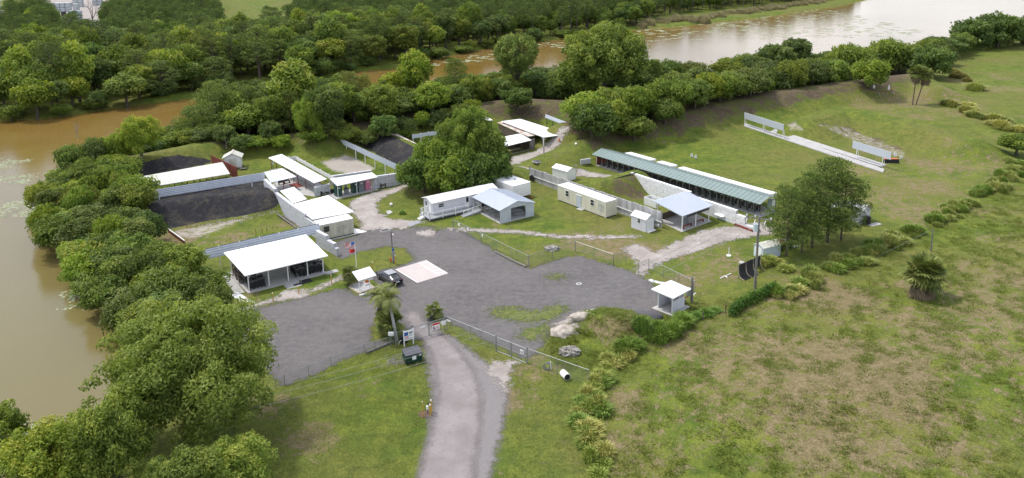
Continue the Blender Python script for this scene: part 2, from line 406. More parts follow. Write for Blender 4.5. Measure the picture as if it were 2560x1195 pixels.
# ================================================================ THE SETTING
def axis(lo, hi, step, far_lo, far_hi, g=1.16):
    a = list(np.arange(lo, hi, step)); x, s = a[-1], step
    while x < far_hi: s *= g; x += s; a.append(x)
    x, s = a[0], step; pre = []
    while x > far_lo: s *= g; x -= s; pre.append(x)
    return np.array(pre[::-1]+a)
GX = np.concatenate([[-1700, -1200, -800, -600], np.arange(-480, -101, 4.0), np.arange(-100, 112, .62), np.arange(114, 420, 4.0), [600, 800, 1200, 1700]])
GY = np.concatenate([[-200, -50, 0, 25, 40], np.arange(52, 215, .62), np.arange(216, 330, 1.4), np.arange(332, 760, 4.0), [800, 900, 1100, 1500, 2200, 3500]])
NX, NY = len(GX), len(GY)
XX, YY = np.meshgrid(GX, GY); TP = np.stack([XX.ravel(), YY.ravel()], 1)
TZ = height(TP)
fi = (np.arange(NY-1)[:, None]*NX+np.arange(NX-1)[None, :]).ravel()
TF = np.stack([fi, fi+1, fi+NX+1, fi+NX], 1)
NEAR = (TP[:, 0] > -480) & (TP[:, 0] < 420) & (TP[:, 1] > 35) & (TP[:, 1] < 760)
_q = np.column_stack([TP[NEAR], TZ[NEAR]-CAM_H]); _k = _q@CF
PPX = np.column_stack([1280+FOC*(_q@CR)/_k, PPY-FOC*(_q@CU)/_k]); PSC = FOC/_k
def region(polys, soft=1.0):
    """1 where the ground lies inside the union of surveyed areas, 0 outside; soft in metres"""
    out = np.zeros(len(TP)); r = np.zeros(len(PPX))
    for p in polys: r = np.maximum(r, np.clip(.5-sdist(PPX, np.array(p, float))/(PSC*.6*2*soft), 0, 1))
    out[NEAR] = r; return out
def blobs(lst):
    out = np.zeros(len(TP))
    for x, y, rx, v in lst:
        g = G(x, y); out = np.maximum(out, v*np.exp(-((TP[:, 0]-g[0])**2+(TP[:, 1]-g[1])**2)/(2*rx*rx)))
    return out
field = region([[(1440, 1300), (1500, 1000), (1560, 910), (1700, 830), (1850, 775), (2000, 705), (2250, 600), (2400, 520), (2560, 440), (2900, 300), (3200, 1300)]], 1.5)
fin = np.zeros(len(TP)); fin[NEAR] = np.clip((-sdist(TP[NEAR], FIELD_W)-3)/9, 0, 1)
dry = np.maximum(fin*.44, blobs([(2050, 740, 5, .95), (2150, 760, 5, .8), (1950, 900, 8, .8), (2150, 960, 9, .85), (1750, 980, 6, .7), (2300, 860, 10, .7), (2450, 800, 10, .65), (2050, 1080, 6, .75),
    (1560, 1000, 2.5, .8), (1620, 1120, 4, .7), (1700, 870, 4, .75), (2300, 1050, 7, .7), (2250, 500, 10, .5), (2330, 460, 8, .55), (1480, 600, 7, .5), (1570, 625, 4, .9), (1350, 620, 4, .4), (1780, 660, 5, .6), (1700, 700, 4, .5),
    (2180, 420, 7, .55), (2380, 420, 9, .6), (2300, 260, 14, .6), (2250, 225, 12, .5), (2450, 210, 14, .45), (1480, 430, 6, .3), (740, 560, 3, .7), (460, 590, 3, .95), (560, 600, 3, .6), (1200, 590, 5, .35),
    (780, 1090, 2.2, .8), (700, 1010, 2.2, .6), (900, 1000, 3, .3), (620, 740, 3, .5), (1290, 900, 3, .5), (1270, 1000, 2, .9), (1000, 480, 5, .4)]))
dry = np.maximum(dry, region([[(1440, 780), (1600, 780), (1640, 830), (1560, 880), (1470, 850)]], 2)*.7)
brown = np.maximum.reduce([region([[(1180, 290), (1180, 240), (1440, 230), (1700, 235), (2000, 205), (2250, 165), (2320, 200), (2190, 232), (2120, 232), (1980, 268), (1840, 296), (1700, 335), (1480, 380), (1420, 340), (1400, 300), (1300, 305)],
    [(280, 420), (420, 360), (520, 350), (560, 372), (690, 352), (780, 350), (850, 336), (960, 325), (1180, 270), (1190, 230), (300, 290), (200, 380)]], 2.0), region([[(700, 345), (850, 335), (860, 365), (800, 385), (700, 380)]], 2)*.6,
    region([[(1500, 458), (1585, 430), (1625, 500), (1580, 510)]], 1)*.85, region([[(2040, 306), (2110, 314), (2190, 340), (2272, 376), (2262, 392), (2190, 374), (2100, 336)]], 1.4)*.85, blobs([(2190, 520, 3, .3)])])
sandy = np.maximum.reduce([region([[(420, 575), (690, 520), (720, 528), (600, 560), (500, 600), (430, 598)]], 1.2)*.62, region([[(800, 405), (870, 385), (940, 420), (905, 445), (830, 428)]], 1.5)*.9, region([[(2020, 305), (2110, 312), (2270, 376), (2262, 402), (2190, 380), (2090, 338)]], 1.2)*.52,
    region([[(1600, 640), (1570, 615), (1620, 608), (1650, 640)]], 1.4)*.6, region([[(1960, 312), (1990, 300), (2020, 330), (1975, 330)]], 1.2)*.6,
    blobs([(850, 640, 1.2, .6), (745, 735, 1.6, .8), (1180, 582, 2, .3)])])
rubber = np.maximum.reduce([region([[(355, 492), (655, 450), (700, 500), (690, 518), (660, 528), (600, 540), (500, 556), (425, 572), (395, 560)]], .6), region([[(322, 412), (440, 385), (520, 395), (535, 406), (430, 432), (340, 448)]], 1.2)*.85,
    region([[(880, 350), (905, 336), (972, 335), (1068, 385), (1050, 415), (990, 412)]], .7)])
mow = np.zeros(len(TP))
me = sheetmesh('ground', np.column_stack([TP, TZ]), TF, [], attrs={'dry': ('POINT', dry), 'brown': ('POINT', brown), 'sandy': ('POINT', sandy), 'rubber': ('POINT', rubber), 'field': ('POINT', field)})
ground = obj('ground', me); tag(ground, kind='structure')
m, t, p, o = newmat('grass_ground')
n1 = noise(t, .045, 5, .6); n2 = noise(t, .28, 6, .65); n3 = noise(t, .85, 7, .78); n4 = noise(t, 4.5, 4, .75)
n2b = noise(t, .10, 6, .6)
green = mixc(t, ramp(t, n2, [(.38, 0.0), (.62, 1.0)]), (.084, .128, .018), (.168, .196, .030))
green = mixc(t, ramp(t, n1, [(.42, 0.0), (.62, 1.0)]), green, (.160, .160, .040))
green = mixc(t, mth(t, 'MULTIPLY', ramp(t, n3, [(.46, 0.0), (.62, 1.0)]), .62), green, (.040, .076, .014))
drycol = mixc(t, ramp(t, n3, [(.40, 0.0), (.62, 1.0)]), (.150, .122, .058), (.255, .195, .115))
dn = mth(t, 'ADD', attr(t, 'dry'), mth(t, 'MULTIPLY', mth(t, 'SUBTRACT', n2b, .5), 1.9)); dn = mth(t, 'ADD', dn, mth(t, 'MULTIPLY', mth(t, 'SUBTRACT', n3, .5), 2.6))
dn = ramp(t, dn, [(.36, 0.0), (.66, 1.0)])
k = mixc(t, mth(t, 'MULTIPLY', dn, .88), green, drycol)
bn = mth(t, 'ADD', attr(t, 'brown'), mth(t, 'MULTIPLY', mth(t, 'ADD', mth(t, 'SUBTRACT', n2, .5), mth(t, 'SUBTRACT', n3, .52)), 2.4)); bn = ramp(t, bn, [(.5, 0.0), (1.0, 1.0)])
k = mixc(t, bn, k, mixc(t, ramp(t, n3, [(.38, 0.0), (.62, 1.0)]), (.060, .050, .030), (.150, .110, .076)))
sn = mth(t, 'ADD', attr(t, 'sandy'), mth(t, 'MULTIPLY', mth(t, 'SUBTRACT', n3, .5), 1.3)); sn = ramp(t, sn, [(.42, 0.0), (.68, 1.0)])
k = mixc(t, sn, k, mixc(t, n2, (.27, .235, .20), (.46, .42, .37)))
rn = mth(t, 'ADD', attr(t, 'rubber'), mth(t, 'MULTIPLY', mth(t, 'SUBTRACT', n3, .5), .7)); rn = ramp(t, rn, [(.45, 0.0), (.55, 1.0)])
rc = mixc(t, ramp(t, noise(t, .55, 8, .8), [(.48, 0.0), (.66, 1.0)]), (.030, .030, .034), (.080, .070, .056)); rc = mixc(t, ramp(t, noise(t, 1.1, 8, .8), [(.60, 0.0), (.68, 1.0)]), rc, (.11, .10, .04))
k = mixc(t, rn, k, rc)
k = mixc(t, 1.0, k, ramp(t, n4, [(.3, .55), (.7, 1.35)]), 'MULTIPLY')
t.links.new(k, p.inputs['Base Color']); p.inputs['Roughness'].default_value = .95; p.inputs['Specular IOR Level'].default_value = .15
hh = mth(t, 'ADD', mth(t, 'MULTIPLY', n3, .6), mth(t, 'MULTIPLY', n4, .35)); bump(t, p, hh, .75, .32)
me.materials.append(m)

def overlay(name, polys, holes, mat_, lift=.03, soft=.9, zlift=None, ragged=True, kind='structure', label=None):
    """a thin sheet of other ground lying on the terrain, its edge ragged where it breaks up into the grass"""
    P = TP[NEAR]; sd_ = np.full(len(P), 1e9)
    for q in polys: sd_ = np.minimum(sd_, sdist(P, PW(q)))
    for q in holes: sd_ = np.maximum(sd_, -sdist(P, PW(q)))
    full = np.full(len(TP), 1e3); full[NEAR] = sd_
    keep = (full[TF] < soft+.7).any(axis=1); F_ = TF[keep]; idx = np.unique(F_); remap = np.full(len(TP), -1); remap[idx] = np.arange(len(idx))
    v = np.column_stack([TP[idx], TZ[idx]+lift])
    me = sheetmesh(name, v, remap[F_], [mat_], attrs={'edge': ('POINT', np.clip(full[idx], -6, 6))})
    return tag(obj(name, me), kind=kind)
def edgemat(name, build, amp=1.6, sc=.9, width=.35, streaks=None):
    amp *= 2.2
    m, t, p, o = newmat(name); k = build(t, p)
    t.links.new(k, p.inputs['Base Color']); p.inputs['Roughness'].default_value = .93; p.inputs['Specular IOR Level'].default_value = .2
    n = mth(t, 'ADD', mth(t, 'MULTIPLY', noise(t, sc, 6, .72), .65), mth(t, 'MULTIPLY', noise(t, sc*5, 3, .7), .35))
    e = mth(t, 'ADD', attr(t, 'edge'), mth(t, 'MULTIPLY', mth(t, 'SUBTRACT', n, .5), amp*2))
    a = mth(t, 'SUBTRACT', .5, mth(t, 'DIVIDE', e, width), True)
    t.links.new(a, p.inputs['Alpha']); return m
def b_gravel(t, p):
    a = noise(t, .12, 5, .6); b = noise(t, 1.1, 6, .7); c = noise(t, 9, 2, .8)
    k = mixc(t, ramp(t, a, [(.35, 0.0), (.65, 1.0)]), (.094, .088, .089), (.134, .125, .124))
    k = mixc(t, ramp(t, b, [(.4, 0.0), (.75, 1.0)]), k, (.165, .152, .146))
    w = t.nodes.new('ShaderNodeTexWave'); w.wave_type = 'RINGS'; w.inputs['Scale'].default_value = .22; w.inputs['Distortion'].default_value = 9; w.inputs['Detail'].default_value = 4
    g = t.nodes.new('ShaderNodeNewGeometry'); mp_ = t.nodes.new('ShaderNodeMapping'); mp_.inputs['Location'].default_value = (14, -96, 0); t.links.new(g.outputs['Position'], mp_.inputs[0]); t.links.new(mp_.outputs[0], w.inputs['Vector'])
    k = mixc(t, mth(t, 'MULTIPLY', ramp(t, w.outputs['Fac'], [(.55, 0.0), (.9, 1.0)]), .05), k, (.24, .22, .21))
    gr = mth(t, 'MULTIPLY', ramp(t, noise(t, .33, 7, .75), [(.66, 0.0), (.74, 1.0)]), .6); k = mixc(t, gr, k, (.12, .14, .05))
    k = mixc(t, 1.0, k, ramp(t, c, [(.2, .66), (.8, 1.34)]), 'MULTIPLY'); bump(t, p, c, .5, .06); return k
def b_road(t, p):
    a = noise(t, .35, 5, .6); b = noise(t, 2.4, 5, .7); c = noise(t, 11, 2, .7)
    k = mixc(t, ramp(t, a, [(.35, 0.0), (.65, 1.0)]), (.205, .182, .175), (.27, .245, .24)); k = mixc(t, ramp(t, b, [(.5, 0.0), (.75, 1.0)]), k, (.20, .18, .175))
    k = mixc(t, 1.0, k, ramp(t, c, [(.2, .85), (.8, 1.15)]), 'MULTIPLY'); bump(t, p, b, .3, .05); return k
def b_sand(t, p):
    a = noise(t, .3, 6, .65); b = noise(t, 2.0, 6, .7); c = noise(t, 8, 2, .7)
    k = mixc(t, ramp(t, a, [(.35, 0.0), (.65, 1.0)]), (.27, .24, .22), (.40, .365, .34)); k = mixc(t, ramp(t, b, [(.48, 0.0), (.75, 1.0)]), k, (.25, .215, .175))
    k = mixc(t, 1.0, k, ramp(t, c, [(.2, .85), (.8, 1.15)]), 'MULTIPLY'); bump(t, p, b, .35, .06); return k
MG = edgemat('gravel_surface', b_gravel, 1.3, 1.1); MR = edgemat('pale_road_surface', b_road, .5, .9, 1.1); MS = edgemat('sand_surface', b_sand, 1.6, .8, .6)
LOT = [(590, 830), (596, 800), (640, 772), (700, 758), (760, 744), (850, 721), (872, 727), (900, 742), (938, 736), (944, 716), (930, 690), (945, 676), (990, 668), (1040, 650), (1012, 622), (965, 615), (900, 630), (850, 650), (842, 640), (838, 606), (900, 584),
       (945, 570), (1000, 574), (1060, 566), (1130, 570), (1175, 588), (1230, 622), (1290, 660), (1330, 671), (1370, 655), (1420, 642), (1452, 640), (1510, 658), (1570, 676), (1600, 690), (1632, 708), (1650, 745), (1668, 778), (1630, 800), (1590, 796),
       (1555, 772), (1500, 776), (1430, 800), (1380, 822), (1368, 845), (1345, 875), (1318, 900), (1240, 862), (1190, 840), (1115, 800), (1108, 790), (1090, 770), (1078, 772), (1075, 800), (1100, 826), (1040, 850), (1035, 838), (1010, 812), (960, 802), (926, 818), (930, 852),
       (985, 856), (930, 872), (850, 902), (780, 942), (712, 962), (690, 950), (650, 905), (610, 870)]
overlay('gravel_lot', [LOT], [], MG, .025)
overlay('gravel_shoulder', [[(1050, 1195), (1085, 1010), (1060, 860), (1090, 830), (1135, 845), (1190, 888), (1250, 935), (1268, 1000), (1255, 1080), (1225, 1195), (1215, 1300), (1040, 1300)]], [], edgemat('loose_grey_gravel', lambda t, p: mixc(t, noise(t, 6, 3, .8), (.13, .12, .118), (.27, .25, .245)), .8, 1.2, .9), .045)
overlay('entrance_road', [[(1030, 1320), (1046, 1195), (1078, 1080), (1095, 990), (1090, 930), (1078, 885), (1058, 850), (1032, 832), (1010, 790), (1035, 775), (1060, 800), (1100, 832), (1140, 868), (1185, 930), (1205, 1000), (1195, 1100), (1180, 1195), (1172, 1320)]], [], MR, .065, soft=1.2)
overlay('sand_road', [[(872, 512), (890, 497), (930, 482), (1030, 462), (1032, 470), (975, 486), (942, 504), (945, 530), (975, 548), (1045, 552), (1060, 556), (1010, 572), (950, 572), (900, 582), (905, 560), (880, 530)],
    [(1262, 398), (1340, 378), (1400, 362), (1430, 360), (1400, 374), (1350, 392), (1285, 412), (1262, 412)], [(1276, 420), (1325, 430), (1323, 436), (1276, 430)], [(1440, 425), (1530, 438), (1530, 446), (1440, 440)]], [], MS, .035)
overlay('sand_drive', [[(1555, 622), (1590, 610), (1640, 632), (1700, 600), (1760, 574), (1850, 566), (1900, 556), (1930, 570), (1935, 585), (1890, 590), (1830, 600), (1760, 622), (1690, 644), (1640, 662), (1605, 690), (1585, 680), (1600, 660)]], [], MS, .04)
overlay('footpath', [[(590, 772), (640, 760), (700, 742), (705, 730), (740, 722), (760, 735), (830, 700), (870, 682), (872, 690), (830, 709), (760, 743), (700, 752), (640, 768), (592, 778)],
    [(1120, 570), (1190, 572), (1290, 576), (1400, 588), (1500, 590), (1600, 590), (1600, 594), (1500, 598), (1400, 596), (1290, 584), (1180, 580), (1120, 576)],
    [(1225, 905), (1290, 905), (1275, 945), (1262, 985), (1250, 960), (1215, 925)]], [], edgemat('worn_sandy_path', b_sand, 1.3, .9, .7), .05)
sw = edgemat('yard_sand', b_sand, 2.0, .4, .8)
YARD = [(60, -40), (330, -40), (300, 20), (250, 70), (290, 90), (290, 96), (235, 96), (150, 60), (110, 20)]
overlay('yard_ground', [YARD, [(130, 60), (215, 80), (300, 105), (290, 112), (180, 92)], [(0, 110), (90, 100), (120, 150), (30, 165)], [(570, 90), (900, 60), (905, 80), (600, 115)], [(-60, 20), (40, 25), (70, 75), (-60, 80)]], [], sw, .05, soft=3)

def b_patch(t, p):
    n = noise(t, 1.6, 6, .75); bump(t, p, n, .6, .15); return mixc(t, ramp(t, n, [(.38, 0.0), (.62, 1.0)]), (.075, .115, .020), (.165, .165, .060))
MP = edgemat('thin_grass_patch', b_patch, 2.6, 1.4, .9)
overlay('grass_patch', [[(1225, 772), (1290, 768), (1330, 780), (1395, 762), (1420, 772), (1380, 800), (1300, 806), (1240, 792)], [(1300, 830), (1360, 812), (1380, 822), (1340, 850), (1310, 850)], [(1080, 568), (1110, 566), (1112, 574), (1085, 576)], [(1370, 690), (1400, 684), (1410, 694), (1380, 700)]], [], MP, .045)
overlay('sand_patch', [[(1040, 580), (1075, 574), (1100, 582), (1075, 592), (1045, 590)], [(1440, 782), (1490, 772), (1500, 784), (1460, 800), (1430, 798)], [(1382, 812), (1420, 800), (1450, 806), (1450, 838), (1400, 838)]], [], edgemat('spilt_sand', b_sand, 1.8, 1.2, .8), .05)
# water: muddy, ochre, with small ripples
m, t, p, o = newmat('muddy_water')
k = mixc(t, ramp(t, noise(t, .02, 4, .55), [(.35, 0.0), (.7, 1.0)]), (.175, .105, .022), (.215, .150, .055))
g = t.nodes.new('ShaderNodeNewGeometry'); sx = t.nodes.new('ShaderNodeSeparateXYZ'); t.links.new(g.outputs['Position'], sx.inputs[0])
near = ramp(t, mth(t, 'MULTIPLY', sx.outputs['Y'], .004), [(.40, 1.0), (.80, 0.0)])
k = mixc(t, near, k, (.160, .132, .050))
t.links.new(k, p.inputs['Base Color']); p.inputs['Roughness'].default_value = .10; p.inputs['IOR'].default_value = 1.33
mp_ = t.nodes.new('ShaderNodeMapping'); mp_.inputs['Scale'].default_value = (1, 1.7, 1); t.links.new(g.outputs['Position'], mp_.inputs[0])
bump(t, p, mth(t, 'ADD', noise(t, 1.6, 3, .6, mp_.outputs[0]), mth(t, 'MULTIPLY', noise(t, .25, 3, .5, mp_.outputs[0]), 1.2)), .18, .10)
wp = PW([(-900, 1500), (2, 1500)], WZ)
MB().add([(-900, 20, WZ), (900, 20, WZ), (900, 1100, WZ), (-900, 1100, WZ)], [(0, 1, 2, 3)]).build('lake_water', m)['kind'] = 'structure'
# ================================================================ TREES AND PLANTS
def unit(v): return v/np.maximum(np.linalg.norm(v, axis=1, keepdims=True), 1e-9)
def leaves(C, N, ln, wd, tint, spread=.9, r=None):
    """rhombic leaf faces at C, roughly facing N; returns verts, faces, tint"""
    n = len(C); N = unit(N+r.normal(0, spread, (n, 3))); a = unit(np.cross(N, r.normal(0, 1, (n, 3)))); b = np.cross(N, a)
    L_ = (ln*r.uniform(.7, 1.3, n))[:, None]; W_ = (wd*r.uniform(.7, 1.3, n))[:, None]
    V = np.stack([C-a*L_, C-b*W_, C+a*L_, C+b*W_], 1).reshape(-1, 3)
    return V, np.arange(4*n).reshape(n, 4), np.clip(tint, 0, 1)
def crownmesh(name, lobes, per, ln, wd, m, seed, tint0=.45, spread=.8, up=.35, flatz=.8, needles=False):
    """lobes: (x,y,z,r). leaves spread over every lobe's shell and partly inside it"""
    r = np.random.default_rng(seed); V = []; F = []; T = []; off = 0
    zmax = max(l[2] for l in lobes)
    for (x, y, z, rr) in lobes:
        n = int(per*rr*rr); d = unit(r.normal(0, 1, (n, 3))+np.array([0, 0, up]))
        rad = rr*(1-.5*r.random(n)**1.8)*(1+np.abs(r.normal(0, .16, n)))
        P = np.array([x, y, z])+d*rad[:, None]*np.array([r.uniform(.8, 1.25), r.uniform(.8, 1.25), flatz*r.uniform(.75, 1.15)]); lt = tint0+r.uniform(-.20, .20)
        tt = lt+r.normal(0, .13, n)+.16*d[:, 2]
        if needles:
            n2 = n; a = unit(d+r.normal(0, .45, (n2, 3))+np.array([0, 0, .35])); s_ = unit(np.cross(a, r.normal(0, 1, (n2, 3))))
            L_ = (ln*r.uniform(.7, 1.25, n2))[:, None]; Q = np.stack([P-s_*wd, P+a*L_*.45+s_*wd*.9, P+a*L_, P+a*L_*.45-s_*wd*.9], 1).reshape(-1, 3)
            v, f, tn = Q, np.arange(4*n2).reshape(n2, 4), np.clip(tt, 0, 1)
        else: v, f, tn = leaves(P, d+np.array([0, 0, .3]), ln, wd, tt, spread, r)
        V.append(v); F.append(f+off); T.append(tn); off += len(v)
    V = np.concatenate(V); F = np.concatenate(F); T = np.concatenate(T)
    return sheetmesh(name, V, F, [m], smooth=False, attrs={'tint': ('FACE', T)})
def limbs(tips, h0, rad, seed, m, name='trunk', lean=.3, bend=.5):
    q = random.Random(seed); b = MB(); top = Vector((q.uniform(-lean, lean), q.uniform(-lean, lean), h0))
    mid = Vector((top.x*.5+q.uniform(-.2, .2)*bend, top.y*.5+q.uniform(-.2, .2)*bend, h0*.5))
    b.tube([Vector((0, 0, -1.2)), Vector((0, 0, .2)), mid, top], [rad*1.35, rad*1.1, rad*.85, rad*.65], 8)
    for tx, ty, tz in tips:
        tp = Vector((tx, ty, tz)); k = q.uniform(.55, 1.0); st = Vector((0, 0, .2)).lerp(top, k) if tz > h0*.6 else Vector((0, 0, .2)).lerp(top, q.uniform(.3, .7))
        md = st.lerp(tp, .5)+Vector((q.uniform(-.3, .3), q.uniform(-.3, .3), -.15*(tp-st).length*.5)); b.tube([st, md, tp], [rad*.42, rad*.26, rad*.09], 5)
    return b
PROTO = {}
def proto(key, name, crown, trunk, trunkm, h, r):
    root = bpy.data.objects.new(name, None); c = bpy.data.objects.new('crown', crown); c.parent = root
    b = bpy.data.meshes.new('trunk'); b.from_pydata(trunk.v, [], trunk.f); b.materials.append(trunkm)
    t_ = bpy.data.objects.new('trunk', b); t_.parent = root; PROTO[key] = (root, c, t_, h, r)
def mk_broad(key, seed, m, h=9, r=4, nl=34, lr=(1.0, 1.6), per=120, ln=.25, wd=.16, low=.28, tint0=.45, flat=.8, name='broadleaf_tree', top=1.0, kr=(.60, 1.06)):
    q = random.Random(seed); lobes = []; g = math.pi*(3-5**.5)
    for i in range(nl):
        f = (i+.5)/nl; zz = 1-1.75*f; rr = math.sqrt(max(0, 1-zz*zz)); th = i*g+q.uniform(-.35, .35); k = q.uniform(*kr)
        L0 = q.uniform(lr[0]*.75, lr[1]*1.05);
        if q.random() < .10: continue
        cz = h*(1+low)/2; hz = h*(1-low)/2-L0*.7
        x = math.cos(th)*rr*(r-L0*.8)*k; y = math.sin(th)*rr*(r-L0*.8)*k; z = cz+zz*hz*(k if zz < 0 else (k*top+1-top))
        lobes.append((x, y, max(z, h*low*.7+.4), L0))
    for i in range(nl//4): lobes.append((q.uniform(-.45, .45)*r, q.uniform(-.45, .45)*r, h*q.uniform(.45, .72), lr[1]*1.05))
    cm = crownmesh('crown', lobes, per, ln, wd, m, seed, tint0, flatz=.85)
    tips = [(l[0]*.8, l[1]*.8, l[2]*.96) for l in lobes[::3]]
    proto(key, name, cm, limbs(tips, h*.55, .045*h*.55+.06, seed, M_bark), M_bark, h, r)
mk_broad('b1', 1, LF_mid); mk_broad('b2', 2, LF_mid, h=10, r=4, nl=40, lr=(.8, 1.4)); mk_broad('b3', 3, LF_dark, h=9, r=4.2, nl=44, lr=(.8, 1.3), per=130)
mk_broad('b4', 4, LF_olive, h=10, r=4, nl=42, lr=(.7, 1.25), per=130); mk_broad('y1', 5, LF_bright, h=9, r=3.6, nl=38, lr=(.8, 1.3)); mk_broad('y2', 6, LF_bright, h=8, r=3.8, nl=40, lr=(.7, 1.2))
mk_broad('m1', 7, LF_mid, h=5.2, r=3.8, nl=48, lr=(.65, 1.1), per=150, ln=.2, wd=.12, low=.10, name='shrub'); mk_broad('m2', 8, LF_dark, h=5, r=3.6, nl=50, lr=(.6, 1.0), per=150, ln=.2, wd=.12, low=.08, name='shrub')
mk_broad('m3', 9, LF_bright, h=5.2, r=3.5, nl=48, lr=(.6, 1.0), per=150, ln=.2, wd=.12, low=.10, name='shrub'); mk_broad('m4', 10, LF_olive, h=5, r=3.6, nl=50, lr=(.55, .95), per=150, ln=.19, wd=.11, low=.10, name='shrub')
mk_broad('big', 12, LF_big, h=13.5, r=8, nl=260, lr=(.6, 1.45), per=200, ln=.19, wd=.085, low=.06, tint0=.5, name='broadleaf_tree', top=.6, kr=(.42, 1.12))
mk_broad('big2', 13, LF_mid, h=19, r=11, nl=170, lr=(1.0, 2.3), per=80, ln=.32, wd=.18, low=.20, tint0=.5)
mk_broad('tall', 14, LF_bright, h=14, r=3.6, nl=56, lr=(.8, 1.4), low=.22)
mk_broad('n1', 31, LF_mid, h=9, r=4, nl=90, lr=(.55, 1.0), per=390, ln=.145, wd=.07, low=.15, top=.7)
mk_broad('n2', 32, LF_bright, h=9, r=4, nl=80, lr=(.55, 1.05), per=390, ln=.145, wd=.07, low=.15, top=.7)
def mk_pine(key, seed, h=14, r=3.6, nl=60, low=.45, lr=(.45, .8), tint0=.45, dens=190, ball=False, wd=.045):
    q = random.Random(seed); lobes = []
    for i in range(nl):
        f = (i+.5)/nl; th = i*2.4+q.uniform(-.4, .4); z = low+(1-low)*f
        e = math.sin(math.pi*min(1, (.22+.72*f) if not ball else (.12+.80*f)))**(.8 if not ball else .6); k = q.uniform(.62, 1.0) if i % 4 else q.uniform(.2, .5)
        lobes.append((math.cos(th)*r*e*k, math.sin(th)*r*e*k, h*z*.97+q.uniform(-.3, .3), q.uniform(*lr)))
    cm = crownmesh('crown', lobes, dens, .34, wd, LF_pine, seed, tint0, up=.7, flatz=.72, needles=True)
    b = MB(); lx, ly = q.uniform(-.5, .5), q.uniform(-.5, .5)
    pt = lambda f: Vector((lx*f*f, ly*f*f, h*f))
    b.tube([Vector((0, 0, -1.2)), pt(0), pt(.3), pt(.6), pt(.94)], [.26*h/14, .24*h/14, .19*h/14, .14*h/14, .05], 8)
    for l in lobes[::2]:
        f = min(.9, max(low*.8, l[2]/h-.06)); b.tube([pt(f), pt(f).lerp(Vector(l[:3]), .55)-Vector((0, 0, .1)), Vector(l[:3])], [.075, .05, .025], 4)
    proto(key, 'pine_tree', cm, b, M_barkp, h, r)
mk_pine('p1', 21, wd=.08); mk_pine('p2', 22, nl=48, low=.55, r=3.2, wd=.08); mk_pine('p3', 23, nl=72, low=.35, r=4, wd=.08); mk_broad('pb', 24, LF_pine, h=14, r=5.6, nl=150, lr=(.6, 1.0), per=150, ln=.2, wd=.09, low=.48, name='pine_tree', kr=(.90, 1.02))
mk_pine('pn', 26, h=12.5, r=4.6, nl=118, low=.20, lr=(.5, .9), dens=165, wd=.07)

def place(key, loc, h, r, label, cat='tree', group=None, tintc=(1, 1, 1), name=None, rot=None, rz=None):
    root, c, t_, h0, r0 = PROTO[key]
    e = root.copy(); col.objects.link(e); e.location = loc; e.scale = (r/r0, r/r0, h/h0); e.rotation_euler = (0, 0, random.uniform(0, 6.28) if rot is None else rot)
    if name: e.name = name
    for ch in (c, t_):
        d = ch.copy(); col.objects.link(d); d.parent = e; d.color = (*tintc, 1)
    return tag(e, label, cat, group)
def jit(a=.22): k = random.uniform(1-a*1.25, 1+a*.8); return (k*random.uniform(.86, 1.03), k, k*random.uniform(.88, 1.2))
def scatter(poly, dmin, n=4000, avoid=(), seed=1):
    r = np.random.default_rng(seed); P = PW(poly); lo, hi = P.min(0), P.max(0); c = r.uniform(lo, hi, (n, 2)); c = c[sdist(c, P) < 0]
    for a in avoid: c = c[sdist(c, PW(a)) > 0]
    cell = {}; pts = []
    for x, y in c:
        i, j = int(x//dmin), int(y//dmin)
        if all((x-u)**2+(y-v)**2 > dmin*dmin for ii in (i-1, i, i+1) for jj in (j-1, j, j+1) for u, v in cell.get((ii, jj), ())):
            cell.setdefault((i, j), []).append((x, y)); pts.append((float(x), float(y)))
    return pts
def pix(x, y, z=0):
    d = np.array([x, y, z-CAM_H]); k = d@CF; return 1280+FOC*(d@CR)/k, PPY-FOC*(d@CU)/k
LOOK = {'b1': 'mid green leafy', 'b2': 'mid green fine leaved', 'b3': 'dark green dense', 'b4': 'olive loose crowned', 'y1': 'bright yellow green', 'y2': 'bright green bushy', 'n1': 'mid green', 'n2': 'bright green', 'm1': 'mid green rounded', 'm2': 'dark green rounded', 'm3': 'bright green rounded', 'm4': 'olive green rounded', 'p1': 'slender', 'p2': 'high crowned', 'p3': 'broad crowned', 'pn': 'broad', 'tall': 'tall light green', 'big2': 'wide'}
NOUN = {'b': 'tree', 'y': 'tree', 'm': 'shrub', 'p': 'pine', 't': 'tree'}
def wdist(x, y): return sdist(np.array([[x, y]]), WATER)[0]
def grove(poly, dmin, keys, hr, rr, where, group, cat='tree', avoid=(), seed=1, maxn=999, marks=(), pts=None, vert=False, extra=None):
    """where: phrase for the whole grove; marks: [(photo limit, landmark phrase)] tell its stretches apart"""
    pts = sorted(pts or scatter(poly, dmin, 6000, avoid, seed), key=lambda p: p[1])[:maxn]
    for x, y in pts:
        key = random.choice(keys); z = max(zt(x, y), WZ+.1); u = pix(x, y)[1 if vert else 0]; mk = next((m_ for lim, m_ in marks if u < lim), where)
        kd = {'m': 'shrub', 'p': 'pine'}.get(key[0], 'tree')
        place(key, (x, y, z-.15), random.uniform(*hr), random.uniform(*rr), LOOK[key]+' '+NOUN[key[0]]+' '+(extra(x, y)+' ' if extra else '')+mk, kd, group, jit())
    return len(pts)
def at(key, px, py, h, r, label, tintc=(1, 1, 1), cat='tree', rot=None, group=None):
    p = PT(px, py); return place(key, (p.x, p.y, max(p.z, WZ+.1)-.1), h, r, label, cat, group, tintc, rot=rot)
